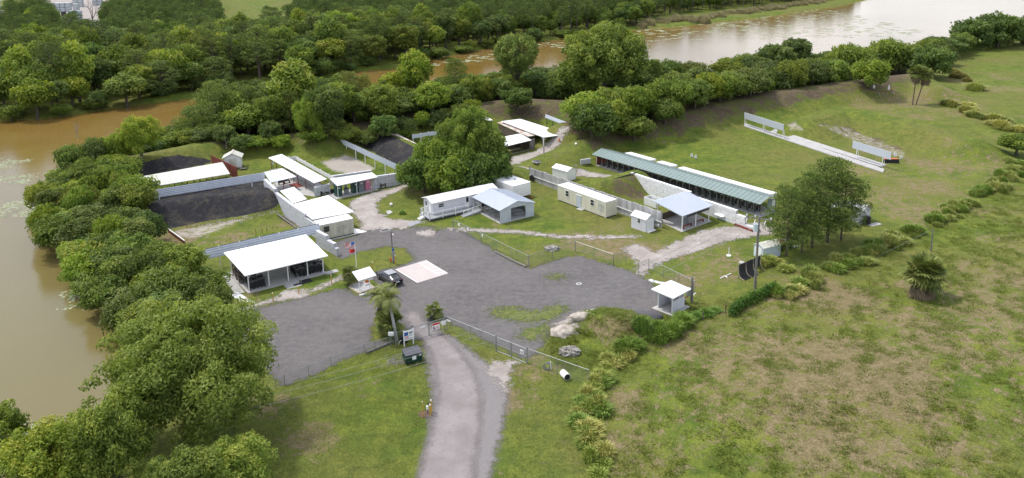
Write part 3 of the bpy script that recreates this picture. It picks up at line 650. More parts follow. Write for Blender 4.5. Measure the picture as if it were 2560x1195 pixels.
def fringe(line, step, keys, hr, rr, marks, group, seed, off=(0, 0)):
    q = random.Random(seed); P = [PT(*a) for a in line]; pts = []
    for a, b_ in zip(P, P[1:]):
        n_ = max(1, int((b_-a).length/step))
        for i in range(n_): p = a.lerp(b_, (i+q.random())/n_); pts.append((p.x+q.uniform(*off) if off[1] else p.x, p.y+q.uniform(-.6, 1.6)))
    grove(None, 1, keys, hr, rr, '', group, marks=marks, pts=pts)
# single trees one can tell apart
at('b2', 592, 352, 12.5, 4.2, 'narrow leafy tree between the two broad pines behind the red wall', (.9, .98, 1.0))
at('b3', 820, 340, 12.0, 4.6, 'dark leafy tree right of the small bright tree behind the middle bays', (.95, 1, 1)); at('b4', 662, 345, 10.5, 3.8, 'loose olive tree filling the gap left of the tallest tree', (.95, 1, 1))
at('b2', 955, 318, 10.5, 4.4, 'mid green tree above the second black berm, left of the yellow green pair', (1, 1.02, 1)); at('y1', 1085, 300, 9.5, 4.2, 'light green tree above the rusty roofed strip', (.95, 1.02, 1))
at('big', 492, 1085, 13.6, 8.1, 'huge spreading tree with light feathery leaves between the gravel lot and the brown lake', (1.0, 1.0, .95))
at('n1', 300, 1250, 10.0, 3.7, 'leafy tree standing in front of the huge spreading tree at the water edge', (.95, 1, 1))
at('n2', 150, 1275, 8.5, 3.9, 'yellow green bushy tree at the lake edge in the lower left corner', (1, 1, 1))
at('n1', 5, 1265, 9, 3.4, 'tree cut by the left edge of the picture above the lily pads', (1, 1.05, 1))
at('n1', 470, 1340, 7.5, 3.6, 'dark green tree low between the huge tree and the bottom edge', (.85, .9, 1))
at('n2', 590, 1270, 6.2, 3.4, 'pale green young tree at the bottom edge on the grass right of the huge tree', (.95, 1, 1.2))
at('n2', 357, 406, 10.0, 4.5, 'round bright tree at the inner end of the lake bank, above the dark shrubs', (1.1, 1.1, 1))
at('pn', 548, 356, 14.8, 6.0, 'broad pine with pale dead branches low on its trunk, behind the red wall', (1.1, 1.12, 1.1))
at('pn', 628, 342, 12.6, 4.6, 'broad pine standing close right of the pine with dead branches', (1.05, 1.08, 1.1))
at('tall', 742, 340, 19.0, 6.0, 'tallest tree behind the white shed, its light green top against the brown river', (.92, .95, 1.1))
at('n2', 778, 354, 10.5, 3.8, 'small bright tree in front of the tallest tree behind the white shed', (.9, 1, 1.0))
at('b4', 694, 326, 13.5, 4.8, 'olive tree with a loose crown left of the tallest tree behind the white shed', (.9, .95, 1))
at('pn', 878, 302, 13.0, 4.6, 'thin sandy topped pine in front of the river, right of the tallest tree', (1.25, 1.1, 1.1))
at('pn', 912, 294, 11.5, 3.8, 'short pine with a yellowish crown at the river edge', (1.3, 1.15, 1.0))
at('y1', 1042, 264, 16, 5.2, 'tall yellow green tree standing over the river bank bushes', (1.0, 1.02, .95))
at('y1', 985, 262, 9.5, 4.4, 'rounded yellow green tree at the river edge below the tall yellow green one', (1.1, 1.05, .8))
at('pn', 1140, 252, 12.5, 4.6, 'pine with a domed crown and a bare trunk in front of the brown river', (1.05, 1.1, 1.0))
at('pb', 1293, 262, 20, 6.4, 'umbrella shaped pine with a dense round crown over the river', (1.1, 1.15, 1.0))
at('big2', 1512, 270, 23.5, 12.0, 'giant broad crowned tree beside the river, much larger than its neighbours', (.95, 1.0, 1.1))
at('b2', 1440, 268, 13.5, 6.2, 'medium tree with a bare fork at the lower left of the giant tree', (.9, 1, 1.1))
at('b3', 1295, 285, 7.0, 4.6, 'dark vine covered shrub tree at the foot of the umbrella shaped pine', (.8, .9, .8))
at('b4', 1632, 238, 11.5, 3.0, 'slim tree with a narrow top right of the giant tree', (1.1, 1.15, 1.1))
at('b3', 1990, 186, 12.5, 5.2, 'slender dark tree standing above the hedge against the white lake glare', (.9, .95, 1.1))
at('b3', 1935, 196, 11.5, 6.4, 'wide tree just left of the slender dark tree against the lake glare', (1, 1.05, 1.1))
at('m2', 2430, 122, 12, 9.0, 'dark domed tree left of its twin at the top right lake shore', (.85, .95, .95))
at('m2', 2492, 118, 14, 10, 'dark domed tree with the highest crown at the top right lake shore', (.85, .95, .95))
at('m2', 2560, 112, 11, 9, 'dark domed tree at the right edge on the top right lake shore', (.85, .95, .95))
at('m2', 2330, 196, 10.5, 7.6, 'dark rounded tree at the right end of the long berm hedge', (.9, 1, .95))
at('m1', 2222, 184, 12, 8.0, 'broad green tree with the highest crown on the long berm, near its right end', (.95, 1.02, 1))
at('m1', 2120, 200, 12, 7.2, 'broad green tree on the long berm left of the highest one', (.95, 1.02, 1))
at('m1', 2175, 224, 9, 5.8, 'bright low tree in front of the highest trees on the long berm', (1, 1.1, .9))
at('b1', 2540, 388, 4.6, 3.8, 'round shrub at the right edge by the meadow border', (.9, 1, .9), 'shrub')
# the clump in the middle of the range
at('n1', 1178, 450, 14.8, 4.4, 'tall light green tree rising from the back of the central clump', (.95, 1.08, 1.1))
at('b2', 1222, 455, 11.2, 4.0, 'tree at the back right of the central clump beside the dark hut', (.85, .95, 1))
at('n1', 1130, 440, 11.5, 3.8, 'narrow tree with upright top at the back left of the central clump', (.95, 1.05, 1.1))
for px, py, h, r, lb in [(1060, 482, 7.6, 4.6, 'left shrub of the central clump above the sandy track'), (1118, 492, 8.4, 4.8, 'dark glossy shrub in the middle of the central clump'), (1180, 482, 8.4, 5.0, 'dense shrub of the central clump just behind the white trailer'),
                          (1232, 470, 8.2, 4.4, 'right shrub of the central clump next to the box trailer'), (1090, 455, 9, 4.4, 'yellow tipped shrub on the left shoulder of the central clump'), (1150, 465, 9.4, 4.6, 'high shrub behind the front row of the central clump'), (1025, 470, 5.2, 3.0, 'low shrub at the far left foot of the central clump')]:
    at('m1' if px % 4 else 'm2', px, py, h, r, lb, (.85, 1.0, .85), 'shrub')
# pines by the pole
for px, py, h, r, lb in [(1966, 640, 10.6, 3.8, 'left pine by the utility pole with its trunk beside the rusty trailer'), (2004, 632, 9.8, 3.6, 'small pine just right of the rusty trailer'), (2068, 606, 13.2, 5.6, 'tallest pine of the group by the grey shed'),
                          (2102, 600, 10.5, 3.6, 'right pine of the group leaning over the grey shed'), (2030, 618, 11.5, 4.2, 'pine with thin top between the small pine and the tallest pine')]:
    at('pn', px, py, h, r, lb, (.80, .90, .85))
# groups
LBANK = [(95, 565), (100, 515), (140, 470), (190, 445), (250, 428), (300, 425), (318, 450), (345, 520), (368, 590), (392, 635), (455, 680), (510, 720), (545, 765), (555, 800), (545, 835), (490, 850), (420, 870), (340, 845), (300, 810), (255, 765), (215, 695), (165, 640), (110, 600)]
grove(LBANK, 3.4, ['m1', 'm4', 'm2', 'm3', 'm4', 'b2', 'm1', 'b4'], (3.6, 7.0), (2.4, 4.0), '', 'shrubs crowding the lake bank', 'shrub', seed=4, maxn=90, vert=True, extra=lambda x, y: 'over the water' if wdist(x, y) < 2.5 else ('amid the thicket' if wdist(x, y) < 7 else 'on the range side'),
      marks=[(440, 'at the far end of the lake bank'), (500, 'level with the yellowed bay roof'), (570, 'beside the black berm'), (640, 'beside the grassy bay'), (720, 'left of the front pavilion'), (9999, 'at the lot end of the lake bank')])
grove([(250, 392), (300, 380), (420, 350), (500, 335), (560, 345), (560, 366), (430, 384), (330, 405), (200, 405)], 3.6, ['m1', 'm2', 'm3', 'b1'], (3.4, 5.0), (2.8, 3.6), '', 'trees behind the left bays', seed=5,
      marks=[(400, 'on the bank behind the dark left bay'), (560, 'on the bank left of the dead white branches'), (700, 'on the bank behind the white shed'), (9999, 'on the bank behind the red posted shelters')])
mks = [(640, 'left of the tallest tree by the river'), (760, 'crowding round the tallest tree by the river'), (900, 'below the thin sandy topped pine'), (1020, 'behind the black berm under the river bend'), (1150, 'behind the rusty roofed strip by the river'), (9999, 'left of the umbrella shaped pine on the bank')]
grove([(470, 350), (520, 322), (640, 300), (860, 268), (860, 356), (700, 366), (580, 372)], 4.3, ['b1', 'b3', 'b2', 'pn', 'b1', 'b2', 'y1'], (6.5, 12.0), (3.4, 5.2), '', 'trees between the river and the middle bays', seed=6, marks=mks)
grove([(860, 268), (960, 262), (1180, 236), (1300, 222), (1300, 262), (1195, 290), (1130, 312), (1060, 330), (960, 350), (860, 356)], 4.6, ['b1', 'b3', 'b4', 'm1', 'y1', 'm2', 'b1', 'b2'], (4.6, 8.2), (3.2, 5.0), '', 'trees between the river and the middle bays', seed=7, marks=mks)
grove([(1300, 222), (1420, 205), (1600, 198), (1800, 194), (2000, 182), (2150, 174), (2300, 160), (2380, 128), (2420, 130), (2340, 172), (2200, 192), (2000, 208), (1800, 222), (1620, 240), (1400, 262), (1310, 258)], 7.2, ['m2', 'b3', 'm1', 'm4'], (6.0, 9.0), (5.0, 6.6), '', 'trees on the shore behind the long berm', seed=8,
      marks=[(1420, 'between the umbrella pine and the giant tree'), (1640, 'round the foot of the giant tree'), (1850, 'on the lake shore right of the giant tree'), (2050, 'on the lake shore behind the slender dark tree'), (2250, 'behind the highest trees of the long berm'), (9999, 'in the gap before the dark domed trees')])
grove([(1440, 348), (1475, 322), (1560, 308), (1700, 282), (1800, 258), (1950, 236), (2090, 214), (2110, 226), (2050, 246), (1960, 258), (1840, 286), (1720, 318), (1660, 345), (1560, 372), (1470, 378)], 4.9, ['m1', 'm3', 'm4', 'm1', 'm2'], (6.0, 9), (4.4, 5.8), '', 'shrubs on the long berm', 'shrub', seed=9,
      marks=[(1530, 'at the left end of the long berm above the grey mound'), (1640, 'on the long berm above the green roof'), (1760, 'on the long berm above the range lawn, left part'), (1900, 'on the long berm above the end of the left target board'), (9999, 'on the long berm above the long sloping lawn')])
fringe([(480, 372), (580, 378), (700, 366), (780, 358), (860, 352), (960, 344), (1060, 326), (1130, 308), (1185, 288)], 2.6, ['m1', 'm2', 'm2', 'm4', 'm3'], (2.6, 5.2), (2.2, 3.6), [(580, 'under the trees left of the white shed'), (720, 'under the trees behind the white shed'), (880, 'under the trees behind the white rail screen'), (1020, 'under the trees above the second black berm'), (9999, 'under the trees left of the small back shelter')], 'undergrowth shrubs behind the middle bays', 31)
YV = [[(-40, -60), (300, -60), (290, 40), (265, 60), (262, 112), (150, 112), (130, 60), (95, 45), (30, 60), (20, 112), (-40, 112)], [(205, 84), (300, 84), (305, 148), (245, 150)], [(520, -60), (770, -60), (748, 60), (740, 92), (640, 112), (548, 100), (535, 40)], [(575, 84), (672, 78), (668, 140), (585, 146)]]
SHORE = [(-60, 300), (60, 296), (150, 286), (300, 262), (430, 238), (640, 216), (800, 190), (900, 170), (1000, 164), (1100, 140), (1200, 120), (1330, 102), (1440, 90), (1560, 72)]
WOODA = SHORE+[(1650, 42), (1800, 24), (2000, 2), (2120, -14), (2150, -26), (1200, -26), (600, -26), (-60, -26), (-160, 60), (-200, 210)]
LK = PW(WATER.tolist()) if False else WATER
allp = [p for p in scatter(WOODA, 5.4, 90000, YV, 15)]
sw_ = sdist(np.array(allp), WATER); allp = [p for p, d in zip(allp, sw_) if d > 4.5]
def seen(p):
    u, v = pix(p[0], p[1], 10); return -40 < u < 2600 and -30 < v < 1300
vis = sorted([p for p in allp if seen(p)], key=lambda p: p[0]**2+p[1]**2); front = vis[:235]; fs = set(front); pts_far = [p for p in allp if p not in fs]
fr = [p for p in front if sdist(np.array([p]), WATER)[0] < 11]; bk = [p for p in front if p not in set(fr)]
MK = lambda w: [(150, 'in the far wood '+w+' at the far left'), (300, 'in the far wood '+w+' below the bare sand patch'), (450, 'in the far wood '+w+' round the dead twisted branches'), (620, 'in the far wood '+w+' left of the orange machine'), (800, 'in the far wood '+w+' before the blue machine'),
              (1000, 'in the far wood '+w+' above the river bend'), (1250, 'in the far wood '+w+' left of the umbrella pine'), (9999, 'in the far wood '+w+' above the giant tree')]
grove(None, 6, ['b1', 'b3', 'b3', 'b2', 'b2', 'p1', 'y2', 'pn'], (9, 16), (5.0, 6.8), '', 'trees on the far river bank', marks=MK('edge'), pts=fr)
grove(None, 6, ['p1', 'p2', 'p3', 'p1', 'b3', 'y1', 'b1', 'pn', 'b2'], (12, 19), (4.6, 6.4), '', 'trees in the wood across the river', marks=MK('interior'), pts=bk, extra=lambda x, y: 'low' if wdist(x, y) < 22 else ('midway' if wdist(x, y) < 36 else 'deep'))
ush = []
for a_, b_ in zip(SHORE, SHORE[1:]):
    A_, B_ = GV(*a_, 0), GV(*b_, 0)
    for i in range(max(1, int((B_-A_).length/5.5))): p_ = A_.lerp(B_, random.random()); ush.append((p_.x+random.uniform(-1, 1), p_.y+random.uniform(2, 5.5)))
grove(None, 4, ['m2', 'm1', 'm2'], (3.0, 6.5), (2.8, 4.6), '', 'shrubs hanging over the far river bank', 'shrub', marks=[(300, 'hanging over the water at the far left bank'), (640, 'hanging over the water across from the thicket'), (900, 'hanging over the water by the river bend'), (1200, 'hanging over the lily pads of the river'), (9999, 'hanging over the water above the giant tree')], pts=ush)
at('tall', 92, 108, 17, 5.2, 'tall bright tree beside the sandy yard at the top left', (.95, 1, .9)); at('p2', 238, 190, 16.5, 5.6, 'flat topped pine in front of the bare sand patch at the top left', (1, 1.1, 1))
at('b1', 95, 296, 11.5, 5.4, 'light green tree leaning over the river at the far left bank', (1.1, 1.15, .9)); at('b1', 318, 266, 10, 6, 'grey green tree mass overhanging the river beside dead branches', (1.0, 1.05, 1.25))

# the wood beyond: one mass of many hundred trees
def joined(key):
    root, c, t_, h0, r0 = PROTO[key]
    V = []; F = []; M = []; off = 0; T = []
    for k, d in ((0, c.data), (1, t_.data)):
        v = np.empty(len(d.vertices)*3, np.float32); d.vertices.foreach_get('co', v); V.append(v.reshape(-1, 3))
        for pz in d.polygons: F.append(tuple(i+off for i in pz.vertices)); M.append(k)
        tt = np.full(len(d.polygons), .5, np.float32)
        if 'tint' in d.attributes: d.attributes['tint'].data.foreach_get('value', tt)
        T.append(tt); off += len(d.vertices)
    me = bpy.data.meshes.new('wood_tree'); me.from_pydata(np.concatenate(V).tolist(), [], F); me.materials.append(c.data.materials[0]); me.materials.append(t_.data.materials[0])
    me.polygons.foreach_set('material_index', M); a_ = me.attributes.new('tint', 'FLOAT', 'FACE'); a_.data.foreach_set('value', np.concatenate(T))
    return bpy.data.objects.new('wood_tree', me)
wc = bpy.data.collections.new('wood_kinds')
for k in ('p1', 'p2', 'p3', 'b2', 'b3', 'p1', 'b1'): wc.objects.link(joined(k))
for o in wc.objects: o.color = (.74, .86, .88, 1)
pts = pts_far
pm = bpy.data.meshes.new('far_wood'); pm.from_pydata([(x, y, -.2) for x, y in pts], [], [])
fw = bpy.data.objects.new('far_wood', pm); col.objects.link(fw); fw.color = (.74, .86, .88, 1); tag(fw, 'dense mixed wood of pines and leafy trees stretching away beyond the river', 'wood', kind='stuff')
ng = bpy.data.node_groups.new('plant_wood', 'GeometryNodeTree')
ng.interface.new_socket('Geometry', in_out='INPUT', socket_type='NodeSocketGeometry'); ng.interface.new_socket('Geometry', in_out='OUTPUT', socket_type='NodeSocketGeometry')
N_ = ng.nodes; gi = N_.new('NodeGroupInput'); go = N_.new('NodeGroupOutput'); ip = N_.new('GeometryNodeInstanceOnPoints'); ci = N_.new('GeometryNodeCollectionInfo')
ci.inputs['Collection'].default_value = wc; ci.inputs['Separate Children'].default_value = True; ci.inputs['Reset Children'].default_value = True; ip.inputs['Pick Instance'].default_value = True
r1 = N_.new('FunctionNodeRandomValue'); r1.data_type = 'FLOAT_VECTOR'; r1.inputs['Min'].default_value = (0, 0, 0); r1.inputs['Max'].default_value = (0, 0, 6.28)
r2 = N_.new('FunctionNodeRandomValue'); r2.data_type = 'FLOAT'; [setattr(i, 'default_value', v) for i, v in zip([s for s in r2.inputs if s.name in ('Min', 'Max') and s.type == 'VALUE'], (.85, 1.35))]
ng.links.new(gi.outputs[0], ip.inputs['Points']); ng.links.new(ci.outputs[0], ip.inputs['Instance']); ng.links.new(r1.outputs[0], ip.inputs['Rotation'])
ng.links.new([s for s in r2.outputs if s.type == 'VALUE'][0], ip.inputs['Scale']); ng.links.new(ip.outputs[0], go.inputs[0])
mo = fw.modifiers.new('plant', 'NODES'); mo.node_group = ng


# palms
def frondmesh(b, base, az, el, ln, w, droop, n=7, fan=False, q=random):
    d0 = Vector((math.cos(az)*math.cos(el), math.sin(az)*math.cos(el), math.sin(el))); p = Vector(base); d = d0.copy(); side = Vector((-math.sin(az), math.cos(az), 0)); prev = None
    for i in range(n+1):
        f = i/n; hw = w*(math.sin(math.pi*min(1, .12+f*.86))**.7)
        sag = Vector((0, 0, -hw*.55)); L1, C1, R1 = p+side*hw+sag, p.copy(), p-side*hw+sag
        if prev:
            for k in (0, 1):
                a, c_ = (prev[0], prev[1]) if k == 0 else (prev[1], prev[2]); e, g_ = (L1, C1) if k == 0 else (C1, R1)
                m1 = a.lerp(e, .5); b.add([a if k == 0 else a, c_, g_, e], [(0, 1, 2, 3)])
        prev = (L1, C1, R1); p = p+d*(ln/n); d = (d+Vector((0, 0, -droop/n))).normalized()
def pinnate(b, base, az, el, ln, droop, n=16, lw=.5, q=random):
    d = Vector((math.cos(az)*math.cos(el), math.sin(az)*math.cos(el), math.sin(el))); p = Vector(base); side = Vector((-math.sin(az), math.cos(az), 0))
    for i in range(n):
        f = i/n; L_ = lw*math.sin(math.pi*(.15+.8*f))**.6
        for s_ in (-1, 1):
            for kk in range(2):
                tip = p+side*s_*L_+Vector((0, 0, q.uniform(-.28, .12)*1.2))+d*q.uniform(.1, .35); w = d*.05
                b.add([p-w, p+w, tip], [(0, 1, 2)])
        np_ = p+d*(ln/n); b.cyl(p, np_, .018, 3); p = np_; d = (d+Vector((0, 0, -droop/n))).normalized()
def fanleaf(b, base, az, el, stem, r_, q=random, droop=.35):
    d = Vector((math.cos(az)*math.cos(el), math.sin(az)*math.cos(el), math.sin(el))); c_ = Vector(base)+d*stem; b.cyl(base, c_, .015, 3); side = Vector((-math.sin(az), math.cos(az), 0)); up = d.cross(side).normalized()
    for k in range(13):
        a = math.radians(-115+230*k/12); t_ = c_+(d*math.cos(a)+side*math.sin(a))*r_*q.uniform(.85, 1.1)+Vector((0, 0, -droop*r_*q.uniform(.5, 1.2))); mid = c_.lerp(t_, .5)+Vector((0, 0, .06)); w = (side*math.cos(a)-d*math.sin(a))*r_*.10
        b.add([c_, mid-w, t_, mid+w], [(0, 1, 2, 3)])
def tinted(o, lo=.2, hi=.9, seed=0):
    me = o.data; n = len(me.polygons); r = np.random.default_rng(seed); a = me.attributes.new('tint', 'FLOAT', 'FACE'); a.data.foreach_set('value', np.clip(np.repeat(r.uniform(lo, hi, n//6+1), 6)[:n]+r.normal(0, .08, n), 0, 1).astype(np.float32)); return o
def fanpalm(px, py, h, r_, label, n=34, skirt=False, cat='palm', trunk=True, lean=(0, 0), seed=1, cm=None, pos=None, r_s=.7):
    q = random.Random(seed); p = PT(px, py) if pos is None else pos; t = thing('fan_palm', label, cat, p); top = p+Vector((lean[0], lean[1], h-r_s))
    if trunk: MB().tube([p-Vector((0, 0, .3)), p.lerp(top, .5)+Vector((.05, 0, 0)), top], [.17, .14, .13], 8).build('trunk', M_barkp, t)
    b = MB()
    for i in range(n): fanleaf(b, top+Vector((0, 0, q.uniform(-.3, .1))), i*2.4+q.uniform(-.3, .3), math.radians(q.uniform(-35, 80)), r_*q.uniform(.35, .6), r_*.5, q)
    tinted(b.build('crown', LF_palm, t), .1, .9, seed)
    if skirt:
        b = MB()
        for i in range(30): fanleaf(b, top-Vector((0, 0, q.uniform(.3, 1.4))), i*2.4, math.radians(q.uniform(-80, -40)), r_*.45, r_*.42, q)
        b.build('dead_fronds', M_thatch, t)
    return t
a0 = PT(2281, 262)
fanpalm(0, 0, 9.6, 2.5, 'left palm of the pair leaning together on the range lawn', 46, True, lean=(.5, .3), seed=3, pos=a0); fanpalm(0, 0, 9.0, 2.5, 'right palm of the pair leaning together on the range lawn', 46, True, lean=(2.4, .6), seed=4, pos=PT(2289, 262))
fanpalm(2306, 742, 4.9, 3.0, 'stout palm with a skirt of dry fronds alone on the brown field', 90, True, seed=5, r_s=1.6)
fanpalm(874, 712, 2.3, 1.5, 'short fan palm left of the notice stand', 34, seed=6); fanpalm(892, 698, 1.4, 1.1, 'low fan palm at the foot of the flagpole', 22, seed=16, trunk=False)
fanpalm(1086, 796, 1.9, 1.3, 'small fan palm on the mulched island inside the gate', 28, seed=7)
fanpalm(975, 838, 3.2, 1.9, 'bushy fan palm under the two feather palms by the gate', 70, seed=8, trunk=False, r_s=1.2); fanpalm(961, 822, 3.0, 1.5, 'fan palm growing behind the bushy one by the gate', 40, seed=9, trunk=False, r_s=1.0)
fanpalm(712, 352, 5.2, 2.6, 'squat fan palm in the shade behind the white shed', 44, seed=10); fanpalm(1262, 440, 4.5, 2.3, 'fan palm tucked in the right side of the central clump', 40, seed=11)
def featherpalm(px, py, h, label, lean, n=17, seed=1, ln=2.6):
    q = random.Random(seed); p = PT(px, py); t = thing('feather_palm', label, 'palm', p); top = p+Vector((lean[0], lean[1], h))
    MB().tube([p-Vector((0, 0, .3)), p.lerp(top, .35), p.lerp(top, .7), top], [.20, .17, .15, .12], 9).build('trunk', M_grey, t)
    b = MB()
    for i in range(n): pinnate(b, top, i*2.4+q.uniform(-.2, .2), math.radians(q.uniform(5, 80)), ln*q.uniform(.85, 1.1), q.uniform(1.4, 2.4), 16, .55, q)
    tinted(b.build('crown', LF_palm, t), .35, .95, seed)
    b = MB()
    for i in range(7): pinnate(b, top-Vector((0, 0, .3)), i*.9, math.radians(-55), ln*.75, .9, 9, .16, q)
    b.build('dead_fronds', M_thatch, t)
featherpalm(993, 852, 5.3, 'right feather palm with hanging dry fronds beside the gate', (-.8, .3), seed=2, ln=2.2); featherpalm(956, 822, 4.3, 'left feather palm half behind the right one beside the gate', (-.2, .3), seed=3, ln=2.1)

# tall grass clumps along the meadow border
def clump(key, seed, h, r_, n, m, lo=.2, hi=.9):
    q = random.Random(seed); b = MB()
    for i in range(n):
        a = q.uniform(0, 6.28); d = r_*math.sqrt(q.random()); p = Vector((math.cos(a)*d*.8, math.sin(a)*d*.8, -.1)); hh = h*q.uniform(.6, 1.1)*(1-.35*(d/r_)); o = Vector((math.cos(a), math.sin(a), 0))*q.uniform(.1, .55)*(.3+d/r_)
        o += Vector((q.uniform(-.25, .25), q.uniform(-.25, .25), 0)); mid = p+Vector((0, 0, hh*.75))+o*.35; tip = p+Vector((0, 0, hh*q.uniform(.75, 1.0)))+o*1.3; w = Vector((-math.sin(a+q.uniform(-1, 1)), math.cos(a), 0))*.05
        b.add([p-w, p+w, mid+w, mid-w], [(0, 1, 2, 3)]); b.add([mid-w, mid+w, tip], [(0, 1, 2)])
    me = bpy.data.meshes.new('blades'); me.from_pydata(b.v, [], b.f); me.materials.append(m); o = bpy.data.objects.new('tall_grass', me); tinted(o, lo, hi, seed); PROTO[key] = (o, h, r_)
clump('g1', 1, 1.9, 1.3, 420, LF_grass); clump('g2', 2, 2.2, 1.5, 460, LF_grass, .1, .7); clump('g3', 3, 1.6, 1.2, 380, LF_grass, .4, 1.0); clump('reed', 4, 3.0, 2.2, 420, LF_reed)
def gclump(key, px, py, h, r_, label, group, tc=(1, 1, 1), cat='tall grass', pos=None):
    o, h0, r0 = PROTO[key]; c_ = o.copy(); col.objects.link(c_); p = PT(px, py) if pos is None else pos
    c_.location = p; c_.scale = (r_/r0, r_/r0, h/h0); c_.rotation_euler = (0, 0, random.uniform(0, 6.28)); c_.color = (*tc, 1); return tag(c_, label, cat, group, 'thing')
BORD = [(1478, 1180), (1476, 1120), (1474, 1060), (1478, 1000), (1500, 940), (1545, 890), (1600, 858), (1650, 838), (1700, 812)]
def along(line, step, width, keys, hr, rr, label, group, seed, tcs=((1, 1, 1),), cat='tall grass'):
    q = random.Random(seed); P = [PT(*a) for a in line]; n_ = 0
    for a, b_ in zip(P, P[1:]):
        d = (b_-a).length; k = max(1, int(d/step))
        for i in range(k):
            f = (i+q.random()*.9)/k; p = a.lerp(b_, f)+Vector((q.gauss(0, width*.8), q.gauss(0, width*.8), 0)); p.z = zt(p.x, p.y)
            gclump(q.choice(keys), 0, 0, q.uniform(*hr)*q.choice((.6, .85, 1, 1, 1.15)), q.uniform(*rr)*q.uniform(.75, 1.1), label, group, q.choice(tcs), cat, p); n_ += 1
TB = ((1.15, 1.15, .8), (.85, 1.0, .55), (1.35, 1.25, 1.0), (.65, .9, .5))
for k_, nm_ in enumerate(('right at the bottom edge of the picture', 'opposite the yellow posts by the road', 'halfway up beside the entrance lawn', 'just below the white culvert pipe', 'where the border bends at the fence end')):
    along(BORD[k_:k_+2], .5, .7, ['g1', 'g3'], (.9, 1.7), (.8, 1.2), 'ragged tall grass on the field border '+nm_, 'grass on the curved field border', 1+k_, TB)
along(BORD[5:7], .7, .8, ['g1', 'g3'], (1.3, 1.9), (.9, 1.4), 'straw coloured grass clump right of the fence end by the pipe', 'straw grass by the fence end', 2, ((1.1, 1.05, .85), (.75, .85, .55), (.6, .8, .4)))
along([(1590, 866), (1650, 842), (1716, 806)], .75, .6, ['g1', 'g2'], (1.6, 2.3), (1.0, 1.4), 'bright leafy cane clump below the grassy mound', 'cane below the mound', 3, ((.7, .95, .6), (.8, 1.05, .6)))
for ln_, lb, gp in [([(1942, 742), (1990, 728)], 'brown green grass clump nearest the utility pole on the field border', 'grass near the pole'), ([(2005, 706), (2060, 690)], 'grass clump of the second tuft up the field border from the pole', 'second tuft of grass'),
                    ([(2080, 672), (2125, 655)], 'pale grass clump on the field border below the left pines', 'grass below the pines'), ([(2125, 655), (2175, 635)], 'pale grass clump on the field border below the tallest pine', 'grass below the pines'), ([(2175, 635), (2245, 602)], 'pale grass clump on the field border below the grey shed', 'grass below the pines'), ([(2252, 586), (2292, 580)], 'lone round grass tuft in the gap of the field border', 'lone round tuft'),
                    ([(2315, 560), (2350, 545)], 'tawny grass clump just right of the bare wooden post', 'grass by the wooden post'), ([(2350, 545), (2395, 530)], 'tawny grass clump in the middle of the tuft beyond the wooden post', 'grass by the wooden post'), ([(2395, 530), (2420, 512)], 'tawny grass clump at the upper end of the tuft beyond the wooden post', 'grass by the wooden post'), ([(2445, 488), (2480, 480), (2505, 462)], 'grass clump high on the field border near the right edge', 'grass near the right edge'),
                    ([(2515, 450), (2560, 410)], 'thin grass tuft at the right edge of the field border', 'thin grass tufts')]:
    along(ln_, .45, 1.1, ['g1', 'g2', 'g3'], (1.2, 1.9), (.85, 1.35), lb, gp, len(lb), ((1.2, 1.2, 1.0), (.8, 1.0, .6), (1.45, 1.35, 1.2), (1.0, 1.05, .8), (.7, .95, .5)))
along([(1900, 668), (1968, 662)], .7, .9, ['g1', 'g3'], (1.5, 2.0), (1.1, 1.5), 'tall tawny grass in front of the pale metal shed by the pole', 'grass by the pale metal shed', 9, ((1.35, 1.25, .95), (1.0, 1.1, .7)))
along([(2365, 245), (2400, 270), (2440, 292), (2490, 302), (2530, 330)], 1.6, 1.2, ['g1', 'g3'], (1.8, 2.6), (1.5, 2.2), 'dry grass clump on the winding meadow edge at the upper right', 'grass on the upper meadow edge', 12, ((1.2, 1.1, .85), (.8, .85, .6), (1.4, 1.3, 1.0)))
along([(2380, 178), (2400, 196), (2432, 204)], 1.6, 1.0, ['g3'], (1.6, 2.2), (1.3, 1.8), 'small brown grass tuft on the meadow edge right of the berm', 'brown tufts beside the berm', 13, ((.8, .7, .55),)); gclump('g3', 2438, 225, 3.2, 2.8, 'pale rounded tuft of grass alone on the meadow edge', None, (1.1, 1.15, .8))
along([(2400, 128), (2450, 122), (2500, 112), (2560, 100)], 2.0, 2.5, ['g2', 'g3'], (3.0, 4.0), (2.4, 3.2), 'silvery tall grass in front of the dark domed trees at the top right', 'silvery grass at the top right', 14, ((.8, .95, .85), (.9, 1.0, .9)))
along([(1700, 812), (1745, 795), (1800, 775)], .9, .35, ['g1'], (.5, .9), (.7, 1.0), 'low weeds along the wire fence between the mound and the vine fence', 'weeds along the wire fence', 15, ((.55, .85, .45),))
# reeds and lily pads
rp_ = [PT(*a) for a in [(1572, 66), (1620, 62), (1700, 50), (1745, 56), (1800, 40), (1880, 30), (1980, 16), (2080, 0)]]
V = []; F = []; T = []; off = 0; rr_ = np.random.default_rng(3); src = PROTO['reed'][0].data
sv = np.empty(len(src.vertices)*3, np.float32); src.vertices.foreach_get('co', sv); sv = sv.reshape(-1, 3)
bmx = MB()
for a, b_ in zip(rp_, rp_[1:]):
    for i in range(int((b_-a).length/1.5)):
        p = a.lerp(b_, random.random())+Vector((random.uniform(-4, 4), random.uniform(-3, 9), 0)); s_ = random.uniform(1.0, 1.7); v = sv*np.array([1.3, 1.3, s_])+np.array([p.x, p.y, WZ]); n0 = len(bmx.v)
        bmx.v += v.tolist(); bmx.f += [tuple(k+n0 for k in pl.vertices) for pl in src.polygons]; bmx.m += [0]*len(src.polygons)
rd = bmx.build('reeds', LF_reed); tinted(rd, .3, 1.0, 3); tag(rd, 'tall tan reeds standing along the far shore of the lake', 'reeds', kind='stuff')
